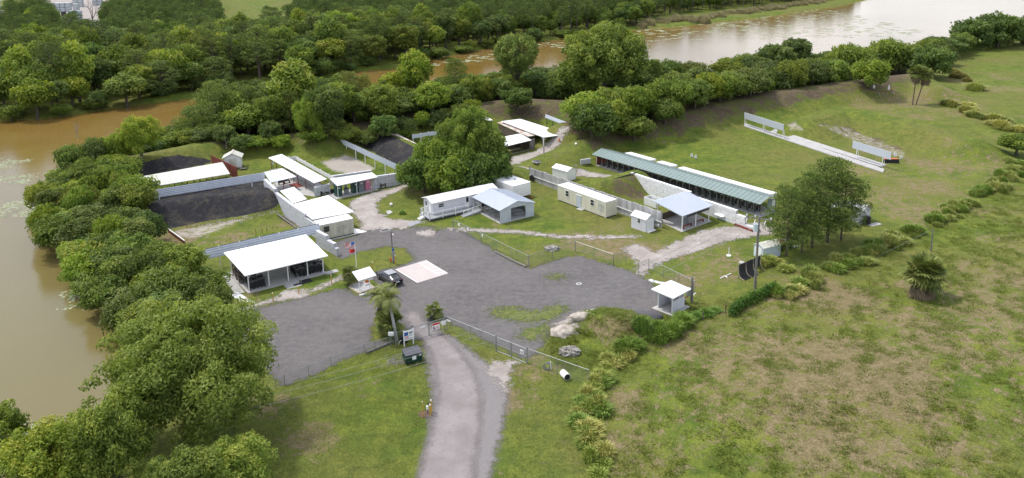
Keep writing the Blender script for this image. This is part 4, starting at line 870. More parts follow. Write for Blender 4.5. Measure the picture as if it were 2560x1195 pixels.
def pads(name, label, polys, dens, seed, rr=(.12, .3)):
    q = random.Random(seed); b = MB()
    for poly in polys:
        P = PW(poly, WZ); lo, hi = P.min(0), P.max(0); n = int((hi[0]-lo[0])*(hi[1]-lo[1])*dens); cl = [(q.uniform(lo[0], hi[0]), q.uniform(lo[1], hi[1])) for _ in range(max(6, n//14))]
        for _ in range(n):
            c_ = q.choice(cl); x, y = q.gauss(c_[0], .9), q.gauss(c_[1], .7)
            if not (0 < 1): continue
            r_ = q.uniform(*rr); b.add([(x+math.cos(k*math.pi/3+.2)*r_, y+math.sin(k*math.pi/3+.2)*r_, WZ+.012+q.uniform(0, .006)) for k in range(6)], [(0, 1, 2, 3, 4, 5)])
    o = b.build(name, LF_pad); tinted(o, .3, 1, seed); return tag(o, label, 'lily pads', kind='stuff')
pads('lily_pads', 'scattered pale lily pads floating by the left lake shore', [[(10, 1100), (30, 1062), (62, 1060), (66, 1090), (30, 1120)], [(168, 735), (182, 718), (212, 722), (222, 765), (205, 775)], [(25, 520), (40, 500), (75, 515), (80, 540), (40, 545)], [(0, 402), (40, 398), (42, 420), (0, 415)], [(0, 438), (60, 436), (60, 456), (0, 460)], [(30, 1170), (60, 1140), (90, 1150), (80, 1190)]], 5.0, 1)
pads('lily_pads', 'greenish lily pads in bands along the far shore of the river and lake', [[(1560, 92), (1700, 74), (1900, 52), (2080, 24), (2080, 34), (1900, 66), (1720, 92), (1570, 104)], [(1150, 148), (1230, 134), (1240, 142), (1160, 156)], [(1080, 158), (1180, 146), (1180, 150), (1080, 164)], [(1210, 136), (1290, 126), (1290, 132), (1220, 142)], [(1330, 118), (1400, 106), (1410, 112), (1340, 126)], [(1380, 112), (1430, 104), (1430, 108), (1385, 118)]], .45, 2, (.25, .55))
# bare trees
def bare(px, py, h, label, seed, sp=.5):
    q = random.Random(seed); p = PT(px, py); p.z = max(p.z, WZ); b = MB()
    def br(a, d, ln, r_, lv):
        e = a+d*ln; b.cyl(a, e, r_, 5, r_*.6)
        if lv < 4:
            for k in range(2 if lv else 3): br(e if k else a.lerp(e, .8), (d+Vector((q.uniform(-sp, sp), q.uniform(-sp, sp), q.uniform(-.15, .35)))*1.0).normalized(), ln*q.uniform(.6, .85), r_*.6, lv+1)
    br(p-Vector((0, 0, .3)), Vector((q.uniform(-.1, .1), q.uniform(-.1, .1), 1)).normalized(), h*.34, .028*h, 0); o = b.build('bare_tree', M_dead); tag(o, label, 'bare tree'); return o
bare(195, 352, 4.6, 'leafless grey forked tree standing at the lake edge behind the thicket', 3, .4); bare(566, 372, 5.2, 'leafless white branches below the broad pine near the red wall', 5, 1.0)
bare(232, 72, 17, 'bare grey tree beside the stacked tanks at the top left', 6, .6); bare(280, 228, 8, 'dead twisted branches above the tree mass on the far bank', 8, .5)

# low tufts that break up the grass
def tuftfield(name, label, poly, n, seed, hs, m, keep=.0, notin=(), amp=.9):
    r = np.random.default_rng(seed); P = PW(poly); lo, hi = P.min(0), P.max(0); c = r.uniform(lo, hi, (n, 2)); c = c[sdist(c, P) < 0]
    for a in notin: c = c[sdist(c, PW(a)) > .4]
    ph = r.uniform(0, 6.28, (10, 2)); kk = r.normal(0, .35, (10, 2)); v = sum(np.sin(c@kk[i]*(1+i*.35)+ph[i, 0]) for i in range(10))/3.2; c = c[v*amp+r.normal(0, .75, len(c)) > keep]
    z = height(c); me = bpy.data.meshes.new(name); me.from_pydata(np.column_stack([c, z]).tolist(), [], []); o = bpy.data.objects.new(name, me); col.objects.link(o); tag(o, label, 'grass', kind='stuff')
    cc = bpy.data.collections.new(name+'_kinds')
    for sd_ in range(4):
        q = random.Random(seed*10+sd_); b = MB()
        for i in range(46):
            a = q.uniform(0, 6.28); d = .42*math.sqrt(q.random()); p = Vector((math.cos(a)*d, math.sin(a)*d, -.02)); t_ = p+Vector((math.cos(a)*q.uniform(.02, .22), math.sin(a)*q.uniform(.02, .22), hs*q.uniform(.5, 1.2))); w = Vector((-math.sin(a+q.uniform(-1, 1)), math.cos(a), 0))*.028; b.add([p-w, p+w, t_], [(0, 1, 2)])
        me2 = bpy.data.meshes.new('tuft'); me2.from_pydata(b.v, [], b.f); me2.materials.append(m); tinted_me(me2, seed+sd_); cc.objects.link(bpy.data.objects.new('tuft', me2))
    g = ng.copy(); g.name = 'plant_'+name
    for nd in g.nodes:
        if nd.bl_idname == 'GeometryNodeCollectionInfo': nd.inputs['Collection'].default_value = cc
        if nd.bl_idname == 'FunctionNodeRandomValue' and nd.data_type == 'FLOAT':
            for s_, v_ in zip([x for x in nd.inputs if x.name in ('Min', 'Max') and x.type == 'VALUE'], (.6, 1.7)): s_.default_value = v_
    o.modifiers.new('plant', 'NODES').node_group = g
def tinted_me(me, seed):
    n = len(me.polygons); r = np.random.default_rng(seed); me.attributes.new('tint', 'FLOAT', 'FACE').data.foreach_set('value', r.uniform(0, .75, n).astype(np.float32))
LF_lawn = leafmat('lawn_blades', (.120, .158, .032), (.175, .215, .046), (.29, .30, .10), .4)
tuftfield('field_grass', 'low uneven tufts over the brown field', [(1440, 1320), (1490, 1010), (1560, 905), (1700, 822), (1850, 772), (2000, 705), (2250, 600), (2400, 520), (2800, 330), (3300, 500), (3300, 1320)], 50000, 3, .15, LF_lawn, .25)
tuftfield('lawn_grass', 'short tufts over the lawns round the lot and the range', [(640, 1100), (700, 970), (1000, 850), (1060, 880), (1090, 1000), (1060, 1320), (560, 1320)], 4500, 4, .06, LF_lawn, .0, amp=.3)
tuftfield('lawn_grass', 'short tufts over the lawn right of the entrance road', [(1130, 850), (1240, 880), (1470, 965), (1470, 1320), (1220, 1320), (1290, 1000), (1230, 900)], 2800, 5, .06, LF_lawn, .0, amp=.3)
tuftfield('lawn_grass', 'short tufts over the lawn below the booth and round the mound', [(1340, 880), (1400, 820), (1560, 780), (1740, 750), (1900, 740), (1700, 830), (1560, 880), (1470, 950)], 5000, 6, .12, LF_lawn, .0)
# ================================================================ BUILDINGS, WALLS AND SHELTERS
def win(F, x, z, w, h, par, y=-.0, axis='x', name='window', m=None):
    """framed window flush on a wall: outward is -y (axis x) or +-x (axis y, y = x position)"""
    fr, gl = MB(), MB()
    if axis == 'x':
        fr.box(F, x, x+w, y-.05, y+.02, z, z+h); gl.box(F, x+.07, x+w-.07, y-.056, y-.02, z+.07, z+h/2-.03); gl.box(F, x+.07, x+w-.07, y-.056, y-.02, z+h/2+.03, z+h-.07)
    else:
        s_ = -1 if name.endswith('-') else 1
        fr.box(F, y-.02 if s_ > 0 else y-.05, y+.05 if s_ > 0 else y+.02, x, x+w, z, z+h)
        a, b = (y+.02, y+.056) if s_ > 0 else (y-.056, y-.02)
        gl.box(F, a, b, x+.07, x+w-.07, z+.07, z+h/2-.03); gl.box(F, a, b, x+.07, x+w-.07, z+h/2+.03, z+h-.07)
    o = fr.build('window', m or M_white, par); gl.build('pane', M_glass, o); return o
def lettering(body, F, x, y, z, size, par, m, th=.006, name='lettering', up=True, rot=0):
    cu = bpy.data.curves.new(name, 'FONT'); cu.body = body; cu.size = size; cu.extrude = th; cu.align_x = 'CENTER'; cu.align_y = 'CENTER'; tmp = bpy.data.objects.new(name, cu); col.objects.link(tmp)
    dg = bpy.context.evaluated_depsgraph_get(); me = bpy.data.meshes.new_from_object(tmp.evaluated_get(dg)); bpy.data.objects.remove(tmp); me.materials.clear(); me.materials.append(m)
    o0 = parent_world(par)
    for v in me.vertices: c_ = v.co; w = F(x+c_.x, y-c_.z, z+c_.y); v.co = w-o0
    o = bpy.data.objects.new(name, me); col.objects.link(o); o.parent = par; return o
def corrbox(F, x0, x1, y0, y1, z0, z1, pitch=.28, d=.035):
    m = MB()
    for (a, b) in (((x0, y0), (x1, y0)), ((x1, y0), (x1, y1)), ((x1, y1), (x0, y1)), ((x0, y1), (x0, y0))):
        corrugated(m, F(a[0], a[1], 0), F(b[0], b[1], 0), F.o.z+z0, F.o.z+z1, pitch, d)
    return m

# front pavilion full of black carts
t, C = pavilion('front_pavilion', 'long open pavilion with a flat white roof sheltering rows of black carts', [(612, 689, 2.75), (820, 639, 2.75), (765, 586, 3.1), (559, 631, 3.1)], (.055, .29, .52, .76, .955), (.10, .93), M_roof, M_white, M_slab, .085, 20)
A, B_ = bil(C, .99, .08), bil(C, 1.035, .20); F = frame(flat(bil(C, 0, .03), 0), ang=math.atan2((C[1]-C[0]).y, (C[1]-C[0]).x)); PV = F
MB().box(F, .25, 3.2, 7.4, 7.5, .12, 1.0).box(F, 3.2, 8.6, 7.4, 7.5, .12, 1.0).build('back_panel', M_tan, t)
MB().hexa([F(5.0, -.05, -.05), F(7.1, -.05, -.05), F(7.1, 1.4, -.05), F(5.0, 1.4, -.05)], [F(5.0, -1.7, .0), F(7.1, -1.7, .0), F(7.1, .35, .13), F(5.0, .35, .13)]).build('ramp', M_slab, t)
MB().hexa([F(5.0, -1.72, -.04), F(7.1, -1.72, -.04), F(7.1, .33, -.04), F(5.0, .33, -.04)], [F(5.0, -1.72, .02), F(7.1, -1.72, .02), F(7.1, .33, .14), F(5.0, .33, .14)]).build('ramp', M_slab, t)
for x in (5.02, 7.08):
    b = MB(); b.tube([F(x, -1.6, 0), F(x, -1.6, .9), F(x, .3, 1.0), F(x, .3, .1)], .03, 6); b.tube([F(x, -1.6, .5), F(x, .3, .6)], .025, 6); b.build('handrail', M_galv, t)
F2 = F
MB().box(F, -1.2, .0, .6, 7.6, -.1, .06).build('side_slab', M_slab, t); MB().box(F, 11.2, 12.9, -.4, .6, -.1, .08).build('side_slab', M_slab, t)
b = tag(MB().hexa([F(-1.4, -1.6, .0), F(-.2, -1.6, .0), F(-.9, 1.6, .0), F(-1.9, 1.6, .0)], [F(-1.4, -1.6, .10), F(-.2, -1.6, .10), F(-.9, 1.6, .12), F(-1.9, 1.6, .12)]).build('white_sheet', M_white), 'loose white panel lying on the ground at the left front corner of the front pavilion', 'panel')
tag(MB().tube([F(-.4, -1.7, .05), F(.2, -3.4, .05)], .05, 6).build('downpipe', M_white), 'white pipe lying in the grass below the left corner of the front pavilion', 'pipe')
rk = thing('wooden_rack', 'brown wooden rack with shelves at the left end of the front pavilion', 'rack', F(.2, 5, .12))
for y in (3.6, 5.2, 6.8): MB().box(F, .1, .2, y, y+.1, .12, 1.9).box(F, .7, .8, y, y+.1, .12, 1.9).build('upright', M_wood, rk)
for z in (.6, 1.2, 1.8): MB().box(F, .1, .8, 3.6, 6.9, z, z+.05).build('shelf', M_wood, rk)
bn = thing('blue_grey_drum', 'blue grey drum with a pale lid at the back of the front pavilion', 'drum', F(6.7, 6.3, .12)); MB().cyl(F(6.7, 6.3, .12), F(6.7, 6.3, .95), .32, 14).build('body', M_tgrey, bn); MB().cyl(F(6.7, 6.3, .95), F(6.7, 6.3, 1.0), .34, 14).build('lid', M_white, bn)
nb_ = thing('notice_board', 'small brown framed notice board at the right end of the front pavilion', 'board', F(11.0, 5.0, 0)); MB().box(F, 10.6, 11.5, 5, 5.06, .9, 1.8).build('panel', M_wood, nb_); MB().box(F, 10.68, 11.42, 4.98, 5.0, 1.0, 1.7).build('paper', M_white, nb_); MB().cyl(F(10.7, 5.03, 0), F(10.7, 5.03, .9), .03).build('leg', M_wood, nb_); MB().cyl(F(11.4, 5.03, 0), F(11.4, 5.03, .9), .03).build('leg', M_wood, nb_)
# black wheeled carts
def cart(F):
    c = thing('wheeled_cart', 'x', 'cart', F(0, 0, 0))
    MB().hexa([F(-.24, -.16, .18), F(.24, -.16, .18), F(.24, .18, .12), F(-.24, .18, .12)], [F(-.28, -.22, 1.0), F(.28, -.22, 1.0), F(.28, .26, 1.0), F(-.28, .26, 1.0)]).build('bin', M_dark, c)
    l = MB().hexa([F(-.3, -.26, 1.0), F(.3, -.26, 1.0), F(.3, .3, 1.0), F(-.3, .3, 1.0)], [F(-.26, -.2, 1.09), F(.26, -.2, 1.09), F(.26, .26, 1.12), F(-.26, .26, 1.12)]).build('lid', M_darkm, c)
    for s_ in (-1, 1): w_ = MB().cyl(F(s_*.24, .22, .16), F(s_*.33, .22, .16), .16, 12).build('wheel', M_dark, c); MB().cyl(F(s_*.325, .22, .16), F(s_*.345, .22, .16), .06, 8).build('hub', M_white, w_)
    MB().tube([F(-.22, .3, .95), F(-.22, .42, 1.02), F(.22, .42, 1.02), F(.22, .3, .95)], .02, 5).build('handle', M_darkm, c); return c
pc = cart(frame(Vector((0, 0, 0)), ang=0)); k = 0
for (x0, x1, n_, y0, rows, wh) in ((.9, 2.9, 4, 1.0, 3, 'left'), (7.2, 11.3, 8, 1.2, 3, 'right')):
    for j in range(rows):
        for i in range(n_):
            if wh == 'left' and i == 3 and j == 2: continue
            p = F(x0+(x1-x0)*(i+.5)/n_+random.uniform(-.06, .06), y0+j*1.05+random.uniform(-.12, .12), .12); c = pc if k == 0 else copy_tree(pc); c.location = p; s_ = random.uniform(.95, 1.25); c.scale = (1, 1, s_); c.rotation_euler = (0, 0, F.ang+math.pi+random.uniform(-.35, .35)); k += 1
            tag(c, 'black two wheeled cart in the %s row of the %s block under the front pavilion' % (('front', 'middle', 'back')[j], wh), 'cart', 'black carts parked under the front pavilion')
# metal screen behind the pavilion
def screen(name, label, a, b, z0, z1, m=None, posts=6, horiz=True, lean=0, cap=True, group=None, dark=True, pitch=.3, depth=.04, z1b=None, postm=None, zp=-.1, ph=.12):
    a, b = Vector(a), Vector(b); a.z = b.z = 0; d = (b-a).normalized(); n = Vector((-d.y, d.x, 0)); t = thing(name, label, 'screen', a.lerp(b, .5), group)
    c = MB(); corrugated(c, a, b, z0, z1, pitch, depth, z1b, (n*lean)[:2], horiz); c.build('panel', m or M_steelp, t)
    if dark: MB().wall(a+n*(lean+.06), b+n*(lean+.06), z1-.02, z1+.06, .12, (z1b+.06) if z1b else None).build('cap_rail', M_darkm, t)
    for i in range(posts):
        f = (i+.15)/(posts-.7); f = min(.985, max(.015, f)); p = a.lerp(b, f)+n*(.14+lean*.5); zz = z1+((z1b-z1)*f if z1b else 0)
        MB().cyl((p.x, p.y, zp), (p.x, p.y, zz+(ph if cap else -.05)), .075, 8).build('post', postm or M_white, t)
    return t
screen('metal_screen', 'long grey ribbed metal screen with white post caps right behind the front pavilion', GV(487, 632, 3.0), GV(800, 561, 3.0), 1.6, 3.0, posts=7, horiz=True, lean=.35)
screen('metal_screen', 'long grey ribbed metal screen standing on top of the black berm', GV(359, 479, 4.4), GV(661, 431, 4.4), 2.9, 4.4, posts=2, horiz=True, cap=False, dark=False, zp=2.0)
# long block wall from the black berm to the lot
ln = [GV(662, 447, 3.6), GV(686, 472, 3.4), GV(730, 512, 2.9), GV(791, 556, 2.6)]
b, c = blockwall([flat(v, 0) for v in ln], [3.6, 3.3, 3.0, 2.4], seed=2); t = thing('block_wall', 'tall curved wall of white blocks between the black berm bay and the white roofed shelters', 'wall', flat(ln[1], 0)); b.build('blocks', M_wallb, t); c.build('joints', M_grey, t)
e0, e1 = GV(792, 578, 2.2), GV(846, 640, .0); ln = [flat(e0, 0), flat(e0.lerp(e1, .55), 0), flat(e0.lerp(e1, .8), 0), flat(e1, 0)]
t = thing('block_wall', 'stepped end of a white block wall beside the front pavilion, dropping towards the lot', 'wall', ln[0]); b, c = MB(), MB()
for i, (f0, f1, h) in enumerate(((0, .52, 2.4), (.52, .72, 1.8), (.72, .88, 1.6), (.88, 1.0, 1.0))):
    x, y = blockwall([ln[0].lerp(ln[3], f0), ln[0].lerp(ln[3], f1)], [h, h], seed=i+5, bl=1.2); b.add(x.v, x.f); c.add(y.v, y.f)
b.build('blocks', M_wallb, t); c.build('joints', M_grey, t)
t = thing('log_pile', 'two long weathered poles lying along the foot of the tall curved block wall', 'poles', PT(720, 555)); MB().tube([PT(693, 536)+Vector((0, 0, .12)), PT(742, 572)+Vector((0, 0, .12))], .14, 8).build('pole', M_woodg, t); MB().tube([PT(706, 540)+Vector((0, 0, .1)), PT(738, 560)+Vector((0, 0, .1))], .11, 8).build('pole', M_woodg, t)
# far left bay shelter and red wall, white shed
t, C = pavilion('bay_shelter', 'long low shelter with a yellowed white metal roof above the black berm', [(365, 469, 2.3), (575, 434, 2.3), (556, 405, 2.8), (348, 442, 2.8)], (.03, .18, .33, .48, .63, .78, .95), (.08, .92), M_roofw, M_wood, None, .06, 22, brace=False)
tag(t, None, None)
for i in range(6):
    p0, p1 = bil(C, .06+i*.155, .75), bil(C, .15+i*.155, .75); b = thing('firing_bench', 'wooden firing bench under the yellowed white shelter', 'bench', flat(p0, 0), 'benches under the yellowed white shelter'); MB().wall(p0, p1, .72, .78, .5).build('bench_top', M_wood, b)
    for p in (p0, p1): q_ = p.lerp(p1 if p is p0 else p0, .08); MB().cyl(flat(q_, 0), flat(q_, .72), .05).build('leg', M_wood, b)
a, b_ = GV(528, 388, 2.5), GV(592, 424, 2.0); t = thing('red_wall', 'dark red timber wall at the right end of the yellowed white shelter', 'wall', flat(a, 0)); b = MB()
for k in range(9): b.wall(a, b_, .1+k*.27, .35+k*.27, .12)
b.build('boards', M_red, t)
for f in (0.02, .5, .98): p = a.lerp(b_, f); MB().cyl(flat(p, 0), flat(p, 2.6), .08).build('post', M_red, t)
F = frame((562, 424), ang=R(12)); t = thing('wooden_shed', 'small white wooden shed with a rusty ridge beside the dark red wall', 'shed', F.o)
MB().box(F, 0, 3.3, 0, 2.5, .25, 2.5).build('walls', M_white, t); MB().box(F, -.1, 3.4, -.1, 2.6, 0, .25).build('base', M_woodg, t); MB().add([F(0, 0, 2.5), F(3.3, 0, 2.5), F(1.65, 0, 3.3), F(0, 2.5, 2.5), F(3.3, 2.5, 2.5), F(1.65, 2.5, 3.3)], [(0, 1, 2), (5, 4, 3), (0, 2, 5, 3), (1, 4, 5, 2), (0, 3, 4, 1)]).build('gable', M_white, t)
for s_ in (0, 1):
    x0, x1 = (-.35, 1.66) if s_ == 0 else (3.65, 1.64); MB().slab([F(x0, -.35, 2.42), F(x1, -.35, 3.42), F(x1, 2.85, 3.42), F(x0, 2.85, 2.42)][:: 1 if s_ == 0 else -1], .06).build('roof_panel', M_roofw, t)
MB().box(F, 1.5, 1.8, -.36, 2.86, 3.40, 3.45).build('ridge_cap', M_rust, t)
d = MB().box(F, .9, 1.62, -.04, 0, .3, 2.2).build('door', M_roofw, t); MB().box(F, 1.5, 1.56, -.08, -.04, 1.2, 1.3).build('handle', M_darkm, d); d = MB().box(F, 1.68, 2.4, -.04, 0, .3, 2.2).build('door', M_roofw, t); MB().box(F, 1.72, 1.78, -.08, -.04, 1.2, 1.3).build('handle', M_darkm, d)
tag(MB().box(F, 3.1, 4.4, -1.6, -.9, .3, .36).box(F, 3.2, 3.3, -1.5, -1.0, 0, .3).box(F, 4.2, 4.3, -1.5, -1.0, 0, .3).build('low_bench', M_woodg), 'low grey bench in front of the small white wooden shed', 'bench')
# red posted shelters
t, C = pavilion('firing_shelter', 'long shelter with a bright white roof on dark red posts, ending at the toilets', [(785, 457, 2.5), (817, 447, 2.9), (704, 385, 2.9), (671, 394, 2.5)], (.08, .92), (.02, .2, .36, .52, .68, .84, .97), M_roof, M_red, M_slab, .07, 14, 'u', brace=False, slabz=.06)
for i, (u0, u1) in enumerate(((.05, .95),)):
    p, q_ = bil(C, .88, .02), bil(C, .88, .62); MB().wall(p, q_, .06, 1.5, .1).build('side_wall', M_wallb, t); MB().wall(p, q_, 1.5, 1.6, .14).build('rail', M_red, t)
t, C = pavilion('side_shelter', 'pitched white shelter with one blue white roof sheet joined to the long red posted shelter', [(677, 456, 2.35), (740, 441, 2.55), (706, 421, 3.0), (660, 431, 3.0)], (.05, .5, .93), (.06, .94), M_roof, M_red, None, .07, 7, brace=False)
MB().slab([bil(C, -.01, -.02)+Vector((0, 0, .03)), bil(C, .45, -.02)+Vector((0, 0, .03)), bil(C, .45, 1.02)+Vector((0, 0, .03)), bil(C, -.01, 1.02)+Vector((0, 0, .03))], .04).build('roof_sheet', M_roofb, t)
MB().prism([GV(677, 476)[:2], GV(788, 492)[:2], GV(810, 472)[:2], GV(745, 436)[:2], GV(690, 446)[:2]], -.2, .05).build('concrete_apron', M_slab)['kind'] = 'structure'
for i, (px, py) in enumerate(((698, 464), (712, 460))): F = frame((px, py), ang=ANG_V); tag(MB().box(F, 0, 1.1, 0, .5, .45, .52).box(F, 0, .1, 0, .5, 0, .45).box(F, 1.0, 1.1, 0, .5, 0, .45).box(F, 0, 1.1, .5, .56, .45, 1.0).build('dark_bench', M_darkm), ('left', 'right')[i]+' one of the two dark benches at the mouth of the pitched white shelter', 'bench')
F = frame((722, 462), ang=ANG_U); tag(MB().box(F, 0, 3.0, 0, 1.8, .05, .1).build('red_mat', M_red), 'dark red mat on the concrete under the pitched white shelter', 'mat')
# flat white box cabin
C = roofcorners([(733, 508, 1.9), (767, 497, 1.9), (735, 467, 1.9), (700, 477, 1.9)]); t = thing('box_cabin', 'low box with a blank flat white top behind the tall curved block wall', 'cabin', flat(sum(C, Vector())/4, 0)); MB().slab(C, .14).build('top', M_roof, t)
S = [flat(bil(C, u, v), 0) for u, v in ((.03, .03), (.97, .03), (.97, .97), (.03, .97))]; MB().prism(S, 0, 1.76).build('body', M_roofw, t)
# second pavilion + cream container
t, C = pavilion('white_pavilion', 'square pavilion with a flat bright white roof behind the short cream container', [(781, 548, 2.8), (885, 529, 2.8), (820, 488, 3.1), (731, 511, 3.1)], (.05, .5, .93), (.08, .92), M_roof, M_white, M_slab, .08, 12)
F = frame(flat(GV(800, 603), 0), ang=ANG_V-.08); Lc = 5.6; t = thing('shipping_container', 'short dull cream shipping container with a barred window beside the lot', 'container', F.o)
corrbox(F, 0, Lc, 0, 2.4, .12, 2.5, .36).build('walls', M_cream2, t); MB().box(F, -.03, Lc+.03, -.03, 2.43, 2.5, 2.62).build('roof', M_roof, t); MB().box(F, -.02, Lc+.02, -.02, 2.42, 0, .13).build('base_frame', M_darkm, t)
for x in (-.03, Lc-.09):
    for y in (-.03, 2.31): MB().box(F, x, x+.12, y, y+.12, .1, 2.52).build('corner_post', M_cream2, t)
w_ = MB().box(F, .75, 1.6, -.09, -.03, 1.3, 2.2).build('window', M_wood, t); b = MB()
for i in range(4):
    for j in range(2): b.box(F, .80+i*.2, .95+i*.2, -.11, -.06, 1.36+j*.42, 1.7+j*.42)
b.build('pane', M_glass, w_)
MB().tube([F(3.0, -.06, 1.6), F(4.6, -.06, 1.75), F(4.3, -.06, 1.45), F(3.1, -.06, 1.05), F(3.0, -.06, 1.6)], .018, 4).build('emblem', M_woodg, t)
MB().box(F, 1.8, 2.7, -.06, -.02, .2, 2.2).build('door', M_cream2, t)
tag(MB().hexa([F(Lc+.1, -.3, 0), F(Lc+2.0, -.5, 0), F(Lc+1.0, 1.8, 0), F(Lc+.1, 1.8, 0)], [F(Lc+.1, -.3, .05), F(Lc+2.0, -.5, .05), F(Lc+1.0, 1.8, .14), F(Lc+.1, 1.8, .14)]).build('white_ramp', M_white), 'white ramp lying at the right end of the short cream container', 'ramp')
tag(MB().box(F, .2, Lc+.1, -.75, -.45, .0, .14).build('concrete_kerb', M_slab), 'pale concrete kerb along the foot of the short cream container', 'kerb')
# toilets shelter
t, C = pavilion('toilet_shelter', 'narrow white roofed shelter with pink, grey and green portable toilets beneath', [(843, 464, 2.55), (944, 442, 2.55), (930, 431, 2.8), (825, 447, 2.8)], (.02, .48, .96), (.08,), M_roof, M_white, None, .06, 10, brace=False)
F = frame(flat(C[0], 0), ang=math.atan2((C[1]-C[0]).y, (C[1]-C[0]).x)); MB().box(F, -.4, 8.2, -.1, 3.6, -.1, .08).build('floor_slab', M_slab, t); TF_ = F
def toilet(x, m, label, door=True):
    G_ = lambda a, b, c: TF_(x+a, 1.0+b, c+.08); t = thing('portable_toilet', label, 'toilet', G_(0, 0, 0))
    MB().box(G_, 0, 1.1, 0, 1.15, 0, 2.1).build('cabin', m, t); MB().hexa([G_(-.03, -.03, 2.1), G_(1.13, -.03, 2.1), G_(1.13, 1.18, 2.1), G_(-.03, 1.18, 2.1)], [G_(.12, .1, 2.3), G_(.98, .1, 2.3), G_(.98, 1.05, 2.3), G_(.12, 1.05, 2.3)]).build('roof', m, t)
    d = MB().box(G_, .17, .93, -.04, -.002, .15, 1.95).build('door', m, t); MB().box(G_, .36, .74, -.055, -.04, 1.5, 1.7).build('sign', M_white, d); MB().box(G_, .82, .88, -.07, -.04, .95, 1.1).build('handle', M_darkm, d)
toilet(.25, M_tgreen, 'dark green portable toilet at the left end of the row'); toilet(3.55, M_tgreen, 'dark green portable toilet half hidden behind the middle shelter post'); toilet(4.75, M_tgrey, 'grey portable toilet left of the pink one'); toilet(6.15, M_pink, 'pink portable toilet at the right end of the row')
t = thing('wash_station', 'grey hand wash station between the green portable toilets', 'wash stand', TF_(2.4, 1.4, .08)); G_ = lambda a, b, c: TF_(2.1+a, 1.2+b, c+.08); MB().box(G_, 0, .7, 0, .6, 0, 1.0).build('tank', M_tgrey, t); MB().box(G_, -.05, .75, -.05, .65, 1.0, 1.12).build('basin', M_lid, t); MB().box(G_, .15, .55, .45, .6, 1.12, 1.7).build('dispenser', M_tgrey, t)
# block walls near the toilets
def bw(label, pts, hts, seed, bl=1.3):
    P = [flat(v, 0) for v in pts]; b, c = blockwall(P, hts, seed=seed, bl=bl); t = thing('block_wall', label, 'wall', P[0]); b.build('blocks', M_wallb, t); c.build('joints', M_grey, t); return t
bw('short white block wall at the mouth of the red posted shelter', [GV(787, 491), GV(826, 482)], [1.8, 1.8], 11); bw('white block wall running from the toilets to the central clump', [GV(930, 472), GV(1005, 461), GV(1060, 449)], [2.4, 2.4, 2.4], 12)
bw('white block wall behind the portable toilets', [GV(828, 462), GV(930, 447)], [1.8, 1.8], 13)
# low white rail screen along the sand bay
screen('rail_screen', 'low white panelled screen with square white posts along the sandy bay', GV(740, 391, 1.9), GV(846, 452, 1.7), 1.1, 1.9, M_white, 6, True, 0, True, dark=False, pitch=.25); screen('rail_screen', 'short white screen closing the far end of the red posted shelter', GV(718, 393, 1.9), GV(740, 391, 1.9), 1.1, 1.9, M_white, 2, True, 0, dark=False, pitch=.25)
screen('ribbed_screen', 'tall pale ribbed screen on white posts in front of the second black berm', GV(839, 340, 3.2), GV(991, 410, 3.2), 2.0, 3.2, M_roofb, 7, False, 0, False, dark=False, pitch=.35)
# rusty strip roof and grey screen
a = [(1062, 393, 2.4), (1092, 384, 2.4), (990, 333, 3.0), (962, 336, 3.0)]
t, C = pavilion('rusty_shelter', 'long narrow shelter with a white roof streaked with orange rust above the second black berm', a, (.1, .9), (.04, .3, .6, .95), M_rust, M_woodg, None, .07, 16, 'u', brace=False); MB().wall(bil(C, 0, 0), bil(C, 0, 1), 2.0, 2.35, .12, 2.9).build('edge_board', M_woodg, t)
screen('grey_screen', 'grey screen on pale posts behind the rusty roofed shelter', GV(1030, 337, 3.6), GV(1112, 324, 3.6), 2.7, 3.6, M_steelp, 5, True, 0, True, dark=False)
# back group
t, C = pavilion('back_pavilion', 'large white roofed pavilion on a white corner post at the back of the range', [(1359, 343, 2.9), (1421, 335, 2.6), (1301, 297, 2.9), (1253, 303, 3.2)], (.05, .9), (.03, .35, .68, .97), M_roof, M_darkm, M_slab, .1, 18, 'u', brace=False, skip=((0, 0),))
p = bil(C, .05, .03); MB().cyl(flat(p, 0), flat(p, 2.75), .14, 10).build('corner_post', M_white, t)
for du, dv in ((.14, 0), (0, .05)): q_ = bil(C, .05+du, .03+dv); MB().cyl(flat(p, 1.9), flat(q_, q_.z-.15), .06, 6).build('brace', M_white, t)
for i in range(4): F = frame(flat(bil(C, .25, .1+.2*i), .12), ang=ANG_V, z=.12); tag(MB().box(F, 0, 1.6, 0, .35, .4, .45).box(F, .1, .2, .05, .3, 0, .4).box(F, 1.4, 1.5, .05, .3, 0, .4).build('bench', M_white), 'white bench under the large back pavilion', 'bench', 'white benches under the large back pavilion')
t, C = pavilion('lean_to_roof', 'narrow rust edged lean-to roof along the left side of the large back pavilion', [(1320, 341, 2.5), (1338, 338, 2.6), (1262, 303, 2.8), (1243, 306, 2.7)], (.1, .9), (.03, .5, .97), M_rust, M_wood, None, .07, 12, 'u', brace=False); MB().wall(bil(C, .1, .02), bil(C, .1, .98), .3, 2.3, .1).build('back_boards', M_wood, t)
C = roofcorners([(1262, 366, 2.3), (1329, 350, 2.3), (1301, 334, 2.9), (1240, 345, 2.9)]); t = thing('dark_hut', 'dark wooden hut with a white roof right of the central clump', 'hut', flat(C[0], 0)); ribroof(C, .1, 10).build('roof', M_roof, t)
W4 = [bil(C, .04, .1), bil(C, .97, .1), bil(C, .97, .95), bil(C, .04, .95)]; MB().wall(W4[1], W4[2], 0, 2.3, .1).build('wall', M_wood, t); MB().wall(W4[2], W4[3], 0, 2.5, .1).build('wall', M_wood, t); MB().wall(W4[0], W4[1], 0, .25, .1).build('sill_board', M_woodg, t)
